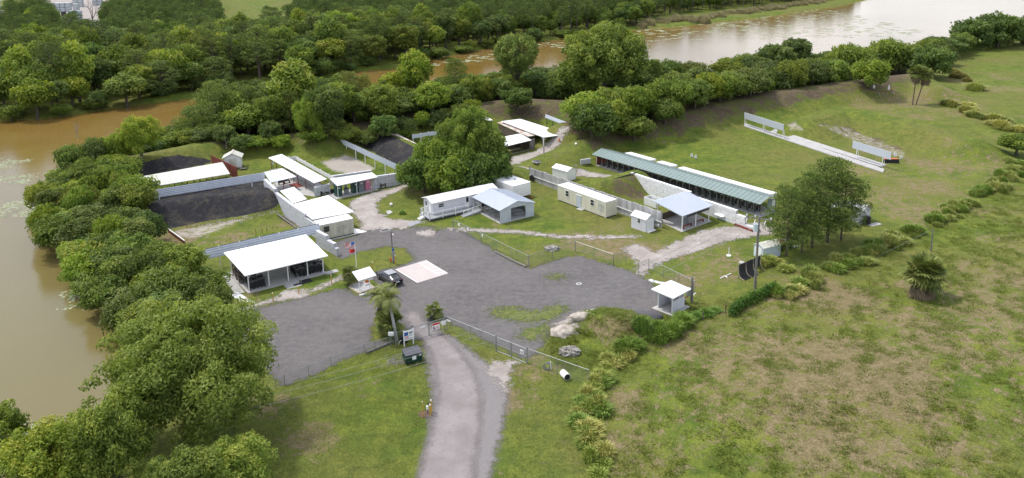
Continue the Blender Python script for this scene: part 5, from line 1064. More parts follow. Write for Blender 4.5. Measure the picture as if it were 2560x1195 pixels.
for f in (.02, .35, .68, .98): p = W4[0].lerp(W4[1], f); MB().cyl(flat(p, 0), flat(p, 2.2), .06).build('post', M_wood, t)
MB().wall(W4[0].lerp(W4[1], .05), W4[0].lerp(W4[1], .6), .9, 1.0, .5).build('counter', M_woodg, t); MB().wall(W4[1], W4[1]+(W4[2]-W4[3]).normalized()*1.3, 0, 2.4, .12).build('end_wall', M_woodg, t)
C = roofcorners([(1205, 302, 2.8), (1232, 300, 2.8), (1214, 290, 3.1), (1189, 293, 3.1)]); t = thing('small_shelter', 'small white roofed shelter peeping out left of the large back pavilion', 'shelter', flat(C[0], 0)); ribroof(C, .1, 4).build('roof', M_roof, t)
for u, v in ((.08, .1), (.92, .1), (.92, .9), (.08, .9)): p = bil(C, u, v); MB().cyl(flat(p, 0), flat(p, p.z-.1), .08).build('post', M_wood, t)
t = screen('raised_screen', 'grey metal screen raised on dark posts behind the large back pavilion', GV(1362, 287, 3.6), GV(1430, 313, 3.6), 2.9, 3.7, M_steelp, 5, True, .25, False, dark=False, postm=M_darkm)
# green roofed firing line
F = frame(flat(GV(1505, 413), 0), ang=ANG_U); LG = 38.6; t = thing('firing_line_building', 'very long open building with a green metal roof facing the range lawn', 'firing shed', F.o); GF = F
for nm, cs, n_ in (('roof_slope', [F(-1.0, -1.9, 2.45), F(LG+.8, -1.9, 2.45), F(LG+.8, .7, 3.25), F(-1.0, .7, 3.25)], 46), ('roof_slope', [F(LG+.8, 3.4, 2.45), F(-1.0, 3.4, 2.45), F(-1.0, .7, 3.25), F(LG+.8, .7, 3.25)], 46)): ribroof(cs, .07, n_).build(nm, M_greenroof, t)
MB().box(F, -1.0, LG+.8, .6, .8, 3.24, 3.30).build('ridge_cap', M_greenroof, t); MB().box(F, -.8, LG+.6, -1.2, 3.3, -.15, .1).build('floor_slab', M_slab, t)
for i in range(27):
    x = -.6+i*(LG+.9)/26; MB().box(F, x, x+.1, -1.0, -.9, .1, 2.6).build('post', M_galv if i else M_rust, t)
    if i % 2 == 0: MB().box(F, x, x+.1, 3.0, 3.1, .1, 2.5).build('post', M_darkm, t)
MB().box(F, -.7, -.6, -1.0, 3.1, .1, 2.6).build('end_wall', M_red, t); MB().box(F, .2, LG-.2, -1.0, -.95, .9, .98).build('rail', M_darkm, t)
for x0, x1 in ((3.0, 10.0), (11.6, 15.5), (17, 37.6)): MB().hexa([F(x0, 3.5, 2.3), F(x1, 3.5, 2.3), F(x1, 5.0, 2.1), F(x0, 5.0, 2.1)], [F(x0, 3.5, 2.62), F(x1, 3.5, 2.62), F(x1, 5.2, 2.5), F(x0, 5.2, 2.5)]).build('awning', M_roof, t)
for i in range(26):
    x = .3+i*1.45; b = thing('shooting_table', 'dark shooting table in the row under the green roof', 'table', F(x, .8, .1), 'shooting tables under the green roof'); MB().box(F, x, x+1.05, .6, 1.5, .82, .88).build('table_top', M_wood, b)
    for dx in (.1, .85): MB().box(F, x+dx, x+dx+.08, .7, 1.4, .1, .82).build('leg', M_darkm, b)
    tag(MB().box(F, x+.25, x+.75, -.35, -.05, .5, .56).box(F, x+.3, x+.36, -.3, -.1, .1, .5).box(F, x+.64, x+.7, -.3, -.1, .1, .5).build('stool', M_darkm), 'dark stool in the row under the green roof', 'stool', 'stools under the green roof')
F = frame((1452, 412), (1486, 414)); tag(MB().box(F, 0, 2.3, 0, .3, 0, 1.0).box(F, .3, 2.6, .5, .8, 0, .9).build('stone_wall', M_grey), 'low grey stone wall at the left end of the green roofed building', 'wall')
t = thing('white_cabinet', 'pale cabinet at the right end of the green roofed building', 'cabinet', PT(1935, 530)); F = frame((1928, 528), ang=ANG_V); MB().box(F, 0, 1.0, 0, .8, .1, 1.9).build('body', M_cyan, t); MB().box(F, .1, .9, -.03, 0, .2, 1.8).build('door', M_white, t)
# white block wall in front of it
b, c = MB(), MB(); A_, B2 = flat(GV(1578, 433, 2.8), 0), flat(GV(1868, 570, 0), 0); t = thing('block_wall', 'long stepped wall of big white blocks in front of the green roofed building', 'wall', A_)
for f0, f1, h in ((0, .55, 3.0), (.55, .92, 2.4), (.92, .99, 1.8)): x, y = blockwall([A_.lerp(B2, f0), A_.lerp(B2, f1)], [h, h], seed=int(f0*30), bl=1.7); b.add(x.v, x.f); c.add(y.v, y.f)
x, y = blockwall([A_.lerp(B2, .985), A_.lerp(B2, 1.09)], [.6, .6], seed=9); b.add(x.v, x.f); c.add(y.v, y.f); b.build('blocks', mat('bright_white_block', (.80, .80, .79), .7, .06, 1.5), t); c.build('joints', M_grey, t)
tag(MB().tube([GV(1486, 461, 2.5), GV(1540, 446, 2.9), GV(1592, 431, 3.1)], .10, 5).build('rubber_edging', M_dark), 'black rubber edging along the crest of the brown bay berm', 'edging')
F = frame(flat(A_, 0), ang=ANG_U+.03)
t = thing('white_table', 'white table standing against the stepped block wall right of the blue white pavilion', 'table', PT(1795, 548)); F = frame((1783, 546), (1800, 553)); MB().box(F, 0, 1.9, 0, .9, .75, .8).build('table_top', M_white, t)
for x, y in ((.1, .1), (1.8, .1), (.1, .8), (1.8, .8)): MB().cyl(F(x, y, 0), F(x, y, .75), .03).build('leg', M_galv, t)
tag(MB().wall(PT(1837, 563), PT(1882, 580), .02, .3, .3).build('red_beam', M_red), 'dark red beam lying at the foot of the stepped block wall', 'beam')
# stained concrete fence
a, b_ = flat(GV(1325, 450), 0), flat(GV(1655, 571), 0); t = thing('concrete_fence', 'long stained grey concrete panel fence behind the long cream container', 'fence', a); b = MB(); n = 26
for i in range(n): p, q_ = a.lerp(b_, i/n), a.lerp(b_, (i+1)/n-.0012); h = 2.45+(.12 if i % 2 else 0)*random.random()+.25*(i/n); b.wall(p, q_, 0, h, .14)
b.build('panels', M_gfence, t); nn = Vector((-(b_-a).y, (b_-a).x, 0)).normalized()*-.14
MB().wall(a+nn, b_+nn, 1.0, 1.08, .1).build('ledge', M_white, t)
for f in (.0, .995): MB().cyl(flat(a.lerp(b_, f), 0), flat(a.lerp(b_, f), 2.9), .1).build('post', M_galv, t)
tag(MB().cyl(GV(1333, 455)+nn*1.5+Vector((0, 0, .75)), GV(1333, 455)+nn*2.6+Vector((0, 0, .75)), .7, 18).cyl(GV(1335, 455)+nn*1.5+Vector((0, 0, .3)), GV(1335, 455)+nn*2.6+Vector((0, 0, .3)), .3, 12).build('cable_reel', M_dark), 'black coil leaning on the left end of the stained concrete fence', 'coil')
# white storage shed behind it
def gableshed(A_, B_, dep, wh, rh, label, wm, rm, door=None, ang=None, ov=.12, ridge='y', L=None, window=None, name='storage_shed', base=None, cat='shed'):
    F = frame(A_, B_, ang=ang); t = thing(name, label, cat, F.o); W = L or (PT(*B_)-PT(*A_)).length
    if ridge == 'y': pr = [F(0, 0, 0), F(W, 0, 0), F(W, 0, wh), F(W/2, 0, rh), F(0, 0, wh)]; e = F(0, dep, 0)-F(0, 0, 0)
    else: pr = [F(0, 0, 0), F(0, dep, 0), F(0, dep, wh), F(0, dep/2, rh), F(0, 0, wh)]; e = F(W, 0, 0)-F(0, 0, 0)
    if ridge != 'y': pr = pr[::-1]
    v = pr+[p+e for p in pr]; MB().add(v, [(4, 3, 2, 1, 0), (5, 6, 7, 8, 9)]+[(i, (i+1) % 5, 5+(i+1) % 5, 5+i) for i in range(5)]).build('walls', wm, t)
    k = (rh-wh)/((W if ridge == 'y' else dep)/2); d = .03
    if ridge == 'y': S1 = [F(-ov, -ov, wh-k*ov+d), F(W/2, -ov, rh+d), F(W/2, dep+ov, rh+d), F(-ov, dep+ov, wh-k*ov+d)]; S2 = [F(W/2+.001, -ov, rh+d), F(W+ov, -ov, wh-k*ov+d), F(W+ov, dep+ov, wh-k*ov+d), F(W/2+.001, dep+ov, rh+d)]
    else: S1 = [F(-ov, -ov, wh-k*ov+d), F(W+ov, -ov, wh-k*ov+d), F(W+ov, dep/2, rh+d), F(-ov, dep/2, rh+d)]; S2 = [F(-ov, dep/2+.001, rh+d), F(W+ov, dep/2+.001, rh+d), F(W+ov, dep+ov, wh-k*ov+d), F(-ov, dep+ov, wh-k*ov+d)]
    for S in (S1, S2): ribroof([s+Vector((0, 0, .03)) for s in S], .05, 5, 'v' if ridge != 'y' else 'u').build('roof_panel', rm, t)
    return t, F, W
gableshed((1418, 454), (1443, 446), 3.9, 2.0, 2.5, 'small plain white shed behind the stained concrete fence', M_white, M_roof, L=2.4)
# long cream container
F = frame(flat(GV(1395.1, 500.3), 0), ang=math.atan2(125.7-135.6, 7.45)); t = thing('shipping_container', 'long cream shipping container with a pale blue door and two windows', 'container', F.o); LC = 12.19
corrbox(F, 0, LC, 0, 2.4, .14, 2.72, .30, .04).build('walls', M_cream, t); MB().box(F, -.02, LC+.02, -.06, 2.44, 2.72, 2.84).build('roof', M_roof, t); MB().box(F, 0, LC, -.03, 2.4, 0, .15).build('base_frame', M_darkm, t)
for x in (-.04, LC-.1):
    for y in (-.06, 2.32): MB().box(F, x, x+.14, y, y+.14, .05, 2.74).build('corner_post', M_cream, t)
win(F, 2.1, 1.35, .95, 1.1, t, -.05); win(F, 8.5, 1.35, .95, 1.1, t, -.05)
d = MB().box(F, 5.05, 6.15, -.09, -.03, .15, 2.25).build('door', M_door, t); MB().box(F, 6.0, 6.06, -.14, -.09, 1.1, 1.25).build('handle', M_darkm, d); MB().box(F, 4.95, 6.25, -.12, -.04, 2.25, 2.36).build('door_hood', M_white, t)
em = MB().box(F, 10.4, 11.75, -.075, -.05, 1.0, 2.35).build('emblem', M_roofw, t); b = MB()
for k_ in range(24): a1, a2 = k_*math.pi/12, (k_+1)*math.pi/12; b.cyl(F(11.08+.58*math.cos(a1), -.085, 1.68+.58*math.sin(a1)), F(11.08+.58*math.cos(a2), -.085, 1.68+.58*math.sin(a2)), .025, 4)
b.tube([F(10.78, -.085, 1.95), F(11.38, -.085, 1.95), F(11.08, -.085, 1.2), F(10.78, -.085, 1.95)], .025, 4); b.tube([F(10.9, -.085, 1.75), F(11.26, -.085, 1.75)], .025, 4); b.build('emblem_lines', M_tgrey, em)
for y0 in (.12, 1.22):
    d = MB().box(F, LC+.03, LC+.07, y0, y0+1.06, .2, 2.65).build('end_door', M_cream, t)
    for yy in (y0+.3, y0+.75): MB().cyl(F(LC+.10, yy, .2), F(LC+.10, yy, 2.65), .022, 6).build('lock_rod', M_cream2, d)
tag(MB().box(frame((1441, 523), ang=ANG_U), 0, 1.2, 0, .8, .0, .12).build('door_step', M_slab), 'pale concrete step in front of the pale blue container door', 'step')
# trailer house with deck and railings
F = frame(flat(GV(1083, 545), 0), ang=math.atan2(.545, .84)); t = thing('mobile_home', 'long white mobile home with a railed deck in front of the central clump', 'mobile home', F.o); LT, DT = 12.6, 3.3; TFm = F
MB().box(F, 0, LT, 0, DT, .55, 2.75).build('walls', M_trailer, t); MB().box(F, .1, LT-.1, .1, DT-.1, 0, .55).build('skirting', M_skirt, t)
ribroof([F(-.3, -.28, 2.70), F(LT+.3, -.28, 2.70), F(LT+.3, DT/2, 3.25), F(-.3, DT/2, 3.25)], .08, 0).build('roof_slope', M_roof, t); ribroof([F(-.3, DT/2, 3.25), F(LT+.3, DT/2, 3.25), F(LT+.3, DT+.28, 2.70), F(-.3, DT+.28, 2.70)], .08, 0).build('roof_slope', M_roof, t)
MB().add([F(0, 0, 2.75), F(0, DT, 2.75), F(0, DT/2, 3.2), F(LT, 0, 2.75), F(LT, DT, 2.75), F(LT, DT/2, 3.2)], [(0, 1, 2)[::-1], (3, 4, 5)]).build('gable', M_trailer, t)
win(F, 1.0, 1.55, 1.15, .75, t, 0); d = MB().box(F, 6.2, 7.1, -.05, 0, .6, 2.6).build('door', M_white, t); MB().box(F, 6.4, 6.9, -.065, -.04, 1.5, 2.4).build('pane', M_glass, d); MB().box(F, 6.95, 7.02, -.09, -.05, 1.4, 1.5).build('handle', M_darkm, d)
win(F, 8.6, 1.6, .6, .7, t, 0); win(F, 1.9, 1.6, .8, .8, t, 0, 'y', 'window-'); MB().box(F, -.05, 0, .5, 1.35, .6, 2.5).build('door', M_white, t)
MB().box(F, 7.4, 7.6, -.25, 0, 2.1, 2.5).build('lamp_bracket', M_white, t)
dk = thing('deck', 'grey deck with white picket railings and a ramp wrapped round the mobile home', 'deck', F(0, -1, 0)); DZ = .5
MB().box(F, -1.4, 7.9, -1.45, -.02, .38, DZ).box(F, -1.4, -.02, -.02, 1.9, .38, DZ).build('floor', M_deck, dk); MB().box(F, -1.35, 7.85, -1.4, -1.3, 0, .38).box(F, -1.35, -1.25, -1.3, 1.85, 0, .38).build('skirting', M_skirt, dk)
MB().hexa([F(4.3, -2.75, 0), F(7.9, -2.75, 0), F(7.9, -1.47, 0), F(4.3, -1.47, 0)], [F(4.3, -2.75, .04), F(7.9, -2.75, .5), F(7.9, -1.47, .5), F(4.3, -1.47, .04)]).build('ramp', M_deck, dk)
def railing(pts, zs, par):
    for (a, za), (c_, zc) in zip(zip(pts, zs), zip(pts[1:], zs[1:])):
        A_, C_ = F(*a, 0), F(*c_, 0); L_ = (C_-A_).length; b = MB()
        up = lambda p, z: Vector((p.x, p.y, z)); b.tube([up(A_, za+1.0), up(C_, zc+1.0)], .045, 4); b.tube([up(A_, za+.15), up(C_, zc+.15)], .04, 4); b.build('rail', M_white, par); k_ = int(L_/.26); b = MB()
        for i in range(1, k_): f = i/k_; p = A_.lerp(C_, f); z = za+(zc-za)*f; b.cyl(up(p, z+.15), up(p, z+1.0), .022, 4)
        b.build('pickets', M_white, par); n_ = max(1, round(L_/2.2))
        for i in range(n_+1): f = i/n_; p = A_.lerp(C_, f); z = za+(zc-za)*f; MB().cyl(up(p, z-.3), up(p, z+1.12), .07, 6).build('rail_post', M_white, par)
railing([(-1.35, 0.3), (-1.35, -1.4), (6.0, -1.4)], [DZ]*3, dk); railing([(-1.35, 1.9), (-.05, 1.9)], [DZ]*2, dk); railing([(4.4, -2.7), (7.85, -2.7), (7.85, -.1)], [.1, .5, DZ], dk); railing([(-1.35, 1.3), (-1.35, 1.9)], [DZ]*2, dk)
b = MB()
for i in range(3): b.box(F, -1.75-i*.3, -1.42-i*.3, .35, 1.25, 0, .38-i*.12)
b.build('steps', M_white, dk); railing([(-2.3, .33), (-1.4, .33)], [-.1, DZ-.1], dk)
tag(MB().prism([GV(1020, 560)[:2], GV(1046, 552)[:2], GV(1050, 558)[:2], GV(1024, 568)[:2]], .04, .08).build('drain_cover', M_deck), 'dark slab in the sand left of the mobile home steps', 'slab')
# carport
F = frame(flat(GV(1251, 560), 0), ang=math.atan2(.545, .84)); t = thing('carport', 'metal carport with a pale gable roof and tables inside, joined to the mobile home', 'carport', F.o); WC, DC = 6.7, 8.6
MB().box(F, -.1, WC+.1, -.05, DC, -.1, .1).build('floor_slab', M_slab, t)
for s_ in (0, 1):
    x0, x1 = (-.25, WC/2) if s_ == 0 else (WC/2, WC+.25); z0, z1 = (2.35, 3.35) if s_ == 0 else (3.35, 2.35); ribroof([F(x0, -.15, z0), F(x1, -.15, z1), F(x1, DC, z1), F(x0, DC, z0)], .06, 26, 'u').build('roof_slope', M_roofb, t)
b = MB()
for k_ in range(12):
    z = .1+k_*.19; 
    for x0, x1 in ((0, 2.1), (5.0, WC)): b.box(F, x0, x1, -.03, .03, z, z+.17)
for k_ in range(6):
    z = 2.3+k_*.17; h = (z-2.3)/1.0*WC/2
    if WC/2-h > .2: b.box(F, h+.05, WC-h-.05, -.03, .03, z, z+.15)
b.build('front_cladding', M_steelp, t)
for i in range(6):
    for x in (0, WC-.07): MB().box(F, x, x+.07, .1+i*1.6, .17+i*1.6, .1, 2.4).build('post', M_galv, t)
MB().box(F, WC-.05, WC, .1, DC, .1, .9).build('side_rail', M_galv, t)
def ptable(F, x, y, label, group, L_=1.8, m=M_slab, ang=0):
    t = thing('picnic_table', label, 'table', F(x, y, .1), group); MB().box(F, x, x+L_, y, y+.75, .82, .88).build('table_top', m, t)
    for yy in (-.55, 1.0): MB().box(F, x, x+L_, y+yy, y+yy+.28, .5, .55).build('seat', m, t)
    for xx in (.2, L_-.25):
        b = MB(); b.tube([F(x+xx, y-.45, .1), F(x+xx, y+.2, .82)], .03, 5); b.tube([F(x+xx, y+1.2, .1), F(x+xx, y+.55, .82)], .03, 5); b.tube([F(x+xx, y-.5, .48), F(x+xx, y+1.2, .48)], .03, 5); b.build('leg', M_galv, t)
for i, (x, y) in enumerate(((.7, 6.2), (.7, 3.9), (3.6, 1.6), (3.9, 4.2), (.9, 1.4))): ptable(F, x, y, ['picnic table at the back left inside the carport', 'picnic table in the left middle of the carport', 'picnic table in the wide front opening of the carport', 'picnic table at the back right inside the carport', 'picnic table near the left front post of the carport'][i], None)
# box trailer
F = frame(flat(GV(1283, 503), 0), ang=math.atan2(.6, .78)); t = thing('box_trailer', 'white box trailer with two vents on its roof behind the carport', 'trailer', F.o)
MB().box(F, 0, 4.0, 0, 5.6, .45, 2.7).build('body', M_white, t); MB().box(F, -.02, 4.02, -.02, 5.62, 2.7, 2.78).build('roof', M_roof, t); MB().box(F, 1.0, 2.0, -.04, 0, .6, 2.4).build('door', M_white, t)
for x, y, r_ in ((2.0, 4.0, .3), (2.6, 2.8, .18)): MB().cyl(F(x, y, 2.78), F(x, y, 3.0), r_, 12).build('roof_vent', M_galv, t)
for x in (-.05, 3.85): w_ = MB().cyl(F(x, 2.8, .35), F(x+.2, 2.8, .35), .35, 14).build('wheel', M_dark, t)
tag(MB().tube([PT(1320, 492)+Vector((0, 0, .1)), PT(1332, 498)+Vector((0, 0, .1))], .12, 6).build('rusty_beam', M_red), 'dark rusty beam on the grass right of the box trailer', 'beam')
# blue white pavilion
t, C = pavilion('side_pavilion', 'pavilion with a blue white metal roof and white braced posts beside the stepped block wall', [(1706, 540, 2.8), (1783, 513, 2.8), (1717, 477, 3.2), (1634, 502, 3.2)], (.07, .5, .93), (.07, .93), M_roofb, M_white, M_slab, .1, 24, 'u', slabz=.08)
F = frame(flat(bil(C, .07, .07), .08), ang=math.atan2((C[1]-C[0]).y, (C[1]-C[0]).x), z=.08)
MB().box(F, .2, 6.6, 5.4, 5.6, 0, 1.0).build('back_counter', M_wood, t); MB().box(F, 1.0, 6.7, -.1, -.02, 1.95, 2.5).build('rolled_shade', M_darkm, t)
for i, x in enumerate((.6, 3.6)): tag(MB().box(F, x, x+2.2, .2, .55, .42, .48).box(F, x+.1, x+.2, .22, .5, 0, .42).box(F, x+2.0, x+2.1, .22, .5, 0, .42).build('red_bench', M_red), ('left', 'right')[i]+' red bench along the open front of the blue white pavilion', 'bench')
tag(MB().box(F, .3, .7, 2.2, 4.6, .42, .48).box(F, .35, .65, 2.3, 2.4, 0, .42).box(F, .35, .65, 4.4, 4.5, 0, .42).build('pale_bench', M_slab), 'pale bench at the left side inside the blue white pavilion', 'bench')
tag(MB().cyl(F(3.0, 1.6, 0), F(3.0, 1.6, .95), .3, 12).build('grey_drum', M_tgrey), 'grey drum standing under the middle of the blue white pavilion', 'drum')
F = frame((1640, 521), ang=ANG_U); tag(MB().box(F, -2.8, 0, 0, .12, 0, 1.3).box(F, -2.8, 0, 1.6, 1.72, 0, 1.3).box(F, -2.85, -2.75, 0, 1.7, 0, 1.35).build('white_barrier', M_white), 'low white barriers at the rear left of the blue white pavilion', 'barrier')
# small white shed by the fence end
t, F, W = gableshed((1614, 581), (1640, 570), 3.0, 2.1, 2.65, 'small white shed with a dark window at the end of the stained concrete fence', M_trailer, M_roof, ang=ANG_V+.05, L=2.05)
w_ = MB().box(F, -.05, 0, 1.0, 1.75, 1.2, 1.95).build('window', M_white, t); MB().box(F, -.07, -.03, 1.1, 1.65, 1.28, 1.54).box(F, -.07, -.03, 1.1, 1.65, 1.61, 1.87).build('pane', M_glass, w_)
for x0 in (.25, 1.04): d = MB().box(F, x0, x0+.76, -.04, 0, .1, 2.0).build('door', M_white, t)
tag(MB().box(F, .1, 1.9, -.6, -.1, .05, .12).build('shed_ramp', M_white), 'small white ramp at the doors of the white shed by the fence end', 'ramp')
t = thing('trash_bin', 'black trash bin between the small white shed and the concrete fence', 'bin', F(2.5, .9, 0)); MB().box(F, 2.35, 2.95, .6, 1.2, 0, 1.15).build('body', M_dark, t); MB().box(F, 2.32, 2.98, .57, 1.23, 1.15, 1.22).build('lid', M_darkm, t)
tag(MB().cyl(F(3.3, .1, .3), F(3.3, .0, .3), .3, 14).build('white_disc', M_white), 'white disc leaning at the foot of the concrete fence end', 'disc')
# booth
t, C = pavilion('guard_booth', 'small open white booth with a square white roof at the right edge of the lot', [(1683, 746, 2.5), (1728, 722, 2.5), (1677, 700, 2.7), (1628, 722, 2.7)], (.2, .84), (.2, .84), M_roof, M_white, M_slab, .07, 0, brace=False)
P4 = [flat(bil(C, u, v), 0) for u, v in ((.2, .2), (.84, .2), (.84, .84), (.2, .84))]; MB().wall(P4[0], P4[1], .1, 1.55, .08).build('wall', M_trailer, t); MB().wall(P4[1], P4[2], .1, 2.2, .08).build('wall', M_trailer, t); MB().wall(P4[2], P4[3], .1, 2.3, .08).build('wall', M_trailer, t)
MB().wall(P4[1].lerp(P4[2], .2), P4[1].lerp(P4[2], .9), .9, .98, 1.0).build('counter', M_trailer, t); MB().cyl(flat(P4[0].lerp(P4[1], .05), .2), flat(P4[0].lerp(P4[1], .9), 2.3), .04, 5).build('brace', M_white, t)
t = thing('stored_motor', 'grey machine parts lying against the front wall of the white booth', 'machine', PT(1704, 764)); F = frame((1700, 765), (1712, 759)); MB().box(F, 0, .7, 0, .4, 0, .45).build('casing', M_tgrey, t); MB().cyl(F(.75, .2, .3), F(1.3, .2, .3), .2, 10).build('drum', M_galv, t)
for i, (px, py) in enumerate(((1690, 776), (1697, 780), (1671, 779))): tag(MB().blob(PT(px, py)+Vector((0, 0, .08)), .25, .2, .16, .2, i, 8, 5).build('white_stone', M_rock), ['white stone nearest the front corner of the booth', 'white stone lowest in front of the booth', 'white stone left of the front corner of the booth'][i], 'stone')
for i, (px, py) in enumerate(((1621, 702), (1631, 706), (1645, 710))): tag(MB().box(frame((px, py), ang=ANG_U+.3*i), 0, .8, 0, .5, 0, .14).build('white_slab', M_white), ['left white slab in the grass left of the booth', 'middle white slab in the grass left of the booth', 'right white slab in the grass close to the booth roof'][i], 'slab')
# pale shed, grey shed
t, F, W = gableshed((1907, 650), (1935, 637), 1.9, 1.75, 2.15, 'pale blue metal shed with a cream roof behind the utility pole', M_cyan, M_roofw, ridge='x', ang=math.atan2(.43, .9), L=3.3); MB().box(F, -.04, 0, .3, 1.6, .1, 1.6).build('door', M_white, t)
F = frame((1903, 650), ang=math.atan2(.43, .9))
t, F, W = gableshed((2147, 563), (2172, 545), 4.4, 2.1, 3.0, 'weathered grey shed with a shallow gable roof behind the right pines', M_wallb, M_grey, ang=math.atan2(.6, .75), L=3.4, ov=.35)
F2_ = frame((2168, 560), ang=.4); t = thing('barrel', 'black barrel standing at the right corner of the weathered grey shed', 'barrel', F2_.o); MB().cyl(F2_(0, 0, 0), F2_(0, 0, 1.25), .5, 16).build('body', M_dark, t); MB().cyl(F2_(0, 0, 1.25), F2_(0, 0, 1.3), .45, 16).build('lid', M_darkm, t)
tag(MB().box(F2_, -.3, 1.9, -1.2, -.2, 0, .07).build('concrete_pad', M_slab), 'grey slab on the grass right of the weathered grey shed', 'slab')
# ================================================================ THINGS
# parking pad
P4 = [flat(PT(*p), 0) for p in ((988, 674.3), (1043.5, 708.4), (1120.9, 684.4), (1064.8, 651))]
t = MB().prism([p[:2] for p in P4], -.1, .07).build('parking_pad', M_padc); tag(t, kind='structure')
def L4(u, v): return P4[0]*(1-u)*(1-v)+P4[1]*u*(1-v)+P4[2]*u*v+P4[3]*(1-u)*v
def stripe(m, a, b, w, z=.078):
    a, b = L4(*a), L4(*b); d = (b-a).normalized(); n = Vector((-d.y, d.x, 0))*w/2; m.add([(p.x, p.y, z) for p in (a-n, b-n, b+n, a+n)], [(0, 1, 2, 3)])
b = MB()
stripe(b, (.03, .73), (.97, .73), .10); stripe(b, (.02, .02), (.98, .02), .10); stripe(b, (.02, .98), (.98, .98), .10)
for k in range(5): stripe(b, (.06+.18*k, .735), (.20+.18*k, .975), .09)
b.build('pad_markings', M_line)['kind'] = 'structure'
# car: dark grey saloon, fastback
a, b_ = PT(948, 699.5), PT(971.7, 715.4); ang = math.atan2(a.y-b_.y, a.x-b_.x); ctr = a.lerp(b_, .5); side = Vector((math.sin(ang), -math.cos(ang), 0)); ctr += side*.86; ctr.z = .06
F = frame(ctr, ang=ang); t = thing('parked_car', 'dark grey fastback saloon car parked beside the pale concrete pad', 'car', F.o)
secs = [(-2.36, .80, .42, .80, .0, .0), (-2.28, .86, .28, .98, 0, 0), (-1.75, .91, .22, 1.06, 0, 0), (-1.0, .92, .20, 1.0, 0, 0), (0.2, .92, .20, .96, 0, 0), (.95, .92, .20, .96, 0, 0), (1.5, .91, .22, .90, 0, 0), (2.1, .86, .26, .78, 0, 0), (2.36, .72, .36, .62, 0, 0)]
V, Fc = [], []
for x, w, zb, zt_, _, _ in secs:
    zm = zb+(zt_-zb)*.62; V += [F(x, -w*.86, zb), F(x, -w, zb+.18), F(x, -w, zm), F(x, -w*.84, zt_), F(x, 0, zt_+.035), F(x, w*.84, zt_), F(x, w, zm), F(x, w, zb+.18), F(x, w*.86, zb)]
n = 9
for i in range(len(secs)-1):
    for j in range(n-1): q = i*n+j; Fc.append((q, q+n, q+n+1, q+1))
    Fc.append((i*n+n-1, i*n, (i+1)*n, (i+1)*n+n-1)) if False else Fc.append((i*n+8, i*n+8+n, (i+1)*n, i*n))
Fc += [tuple(range(8, -1, -1)), tuple(range((len(secs)-1)*n, len(secs)*n))]
body = MB().add(V, Fc).build('body', M_carpaint, t, True)
gs = [(-1.9, .70, .99, 0), (-.95, .60, .99, .40), (-.1, .60, .97, .45), (.35, .60, .95, .41), (1.15, .70, .93, 0)]
V, Fc = [], []
for x, w, z0, h in gs: V += [F(x, -.80+(.0 if h else .06), z0), F(x, -w, z0+h), F(x, 0, z0+h), F(x, w, z0+h), F(x, .80-(.0 if h else .06), z0)]
for i in range(4):
    for j in range(4): q = i*5+j; Fc.append((q, q+5, q+6, q+1))
MB().add(V, Fc).build('windows', M_glass, t, True)
MB().slab([F(-1.08, -.64, 1.45), F(.42, -.64, 1.44), F(.42, .64, 1.44), F(-1.08, .64, 1.45)], .05).build('roof', M_carroof, t)
for sx in (-1, 1):
    for yy in (-.85, .85):
        w_ = MB().cyl(F(sx*1.42, yy-.11, .33), F(sx*1.42, yy+.11, .33), .335, 20).build('wheel', M_dark, t); MB().cyl(F(sx*1.42, yy-.12, .33), F(sx*1.42, yy+.12, .33), .21, 10).build('rim', M_galv, w_)
for yy in (-.62, .62): MB().box(F, -2.385, -2.28, yy-.2, yy+.2, .78, .88).build('tail_lamp', M_lamp, t); MB().box(F, 2.22, 2.33, yy-.18, yy+.18, .60, .70).build('headlight', M_glass, t); MB().box(F, .62, .8, yy*1.5-.12, yy*1.5+.12, .98, 1.1).build('mirror', M_carpaint, t)
MB().box(F, -2.40, -2.36, -.26, .26, .62, .74).build('number_plate', M_white, t); MB().box(F, -2.39, -2.20, -.8, .8, .24, .36).build('bumper', M_dark, t)
# notice stand with island
F = frame((899, 729), (921, 722)); t = thing('notice_stand', 'white roofed notice stand on a small edged island beside the car', 'notice stand', F.o)
W = 1.55; MB().slab([F(-.55, -.95, 2.05), F(W+.55, -.95, 2.05), F(W+.55, .75, 2.75), F(-.55, .75, 2.75)], .07).build('roof', M_roof, t)
for x in (0, W): MB().cyl(F(x, 0, 0), F(x, 0, 2.3), .06).build('post', M_white, t); MB().cyl(F(x, 0, 1.5), F(x, .5, 2.5), .04).build('brace', M_white, t)
MB().box(F, .05, W-.05, -.03, .03, 1.35, 1.6).build('crossboard', M_white, t); MB().box(F, W-.65, W-.1, -.06, -.02, .95, 1.3).build('orange_notice', M_orange, t); MB().box(F, W-.7, W-.05, -.07, -.03, .55, .8).build('white_notice', M_white, t); MB().box(F, W-.2, W+.55, -.09, -.05, 1.2, 1.45).build('side_notice', M_white, t)
MB().box(F, W-.62, W-.12, -.08, -.065, .60, .66).build('notice_text', M_blue, t)
F = frame((879, 722), (899, 734)); 
isl = [flat(PT(*p), 0) for p in ((872, 719), (898, 735), (938, 722), (915, 706), (888, 708))]
tag(MB().prism([p[:2] for p in isl], -.05, .09).build('island_bed', M_grey), kind='structure'); b = MB()
for p, q_ in zip(isl, isl[1:]+isl[:1]): b.wall(p, q_, -.05, .17, .16)
tag(b.build('log_edging', M_tan), 'tan edging round the bed of the notice stand', 'edging')
tag(MB().wall(PT(899, 740), PT(941, 728), .0, .16, .38).build('wheel_stop', M_roofw), 'pale concrete wheel stop in front of the notice stand', 'wheel stop')
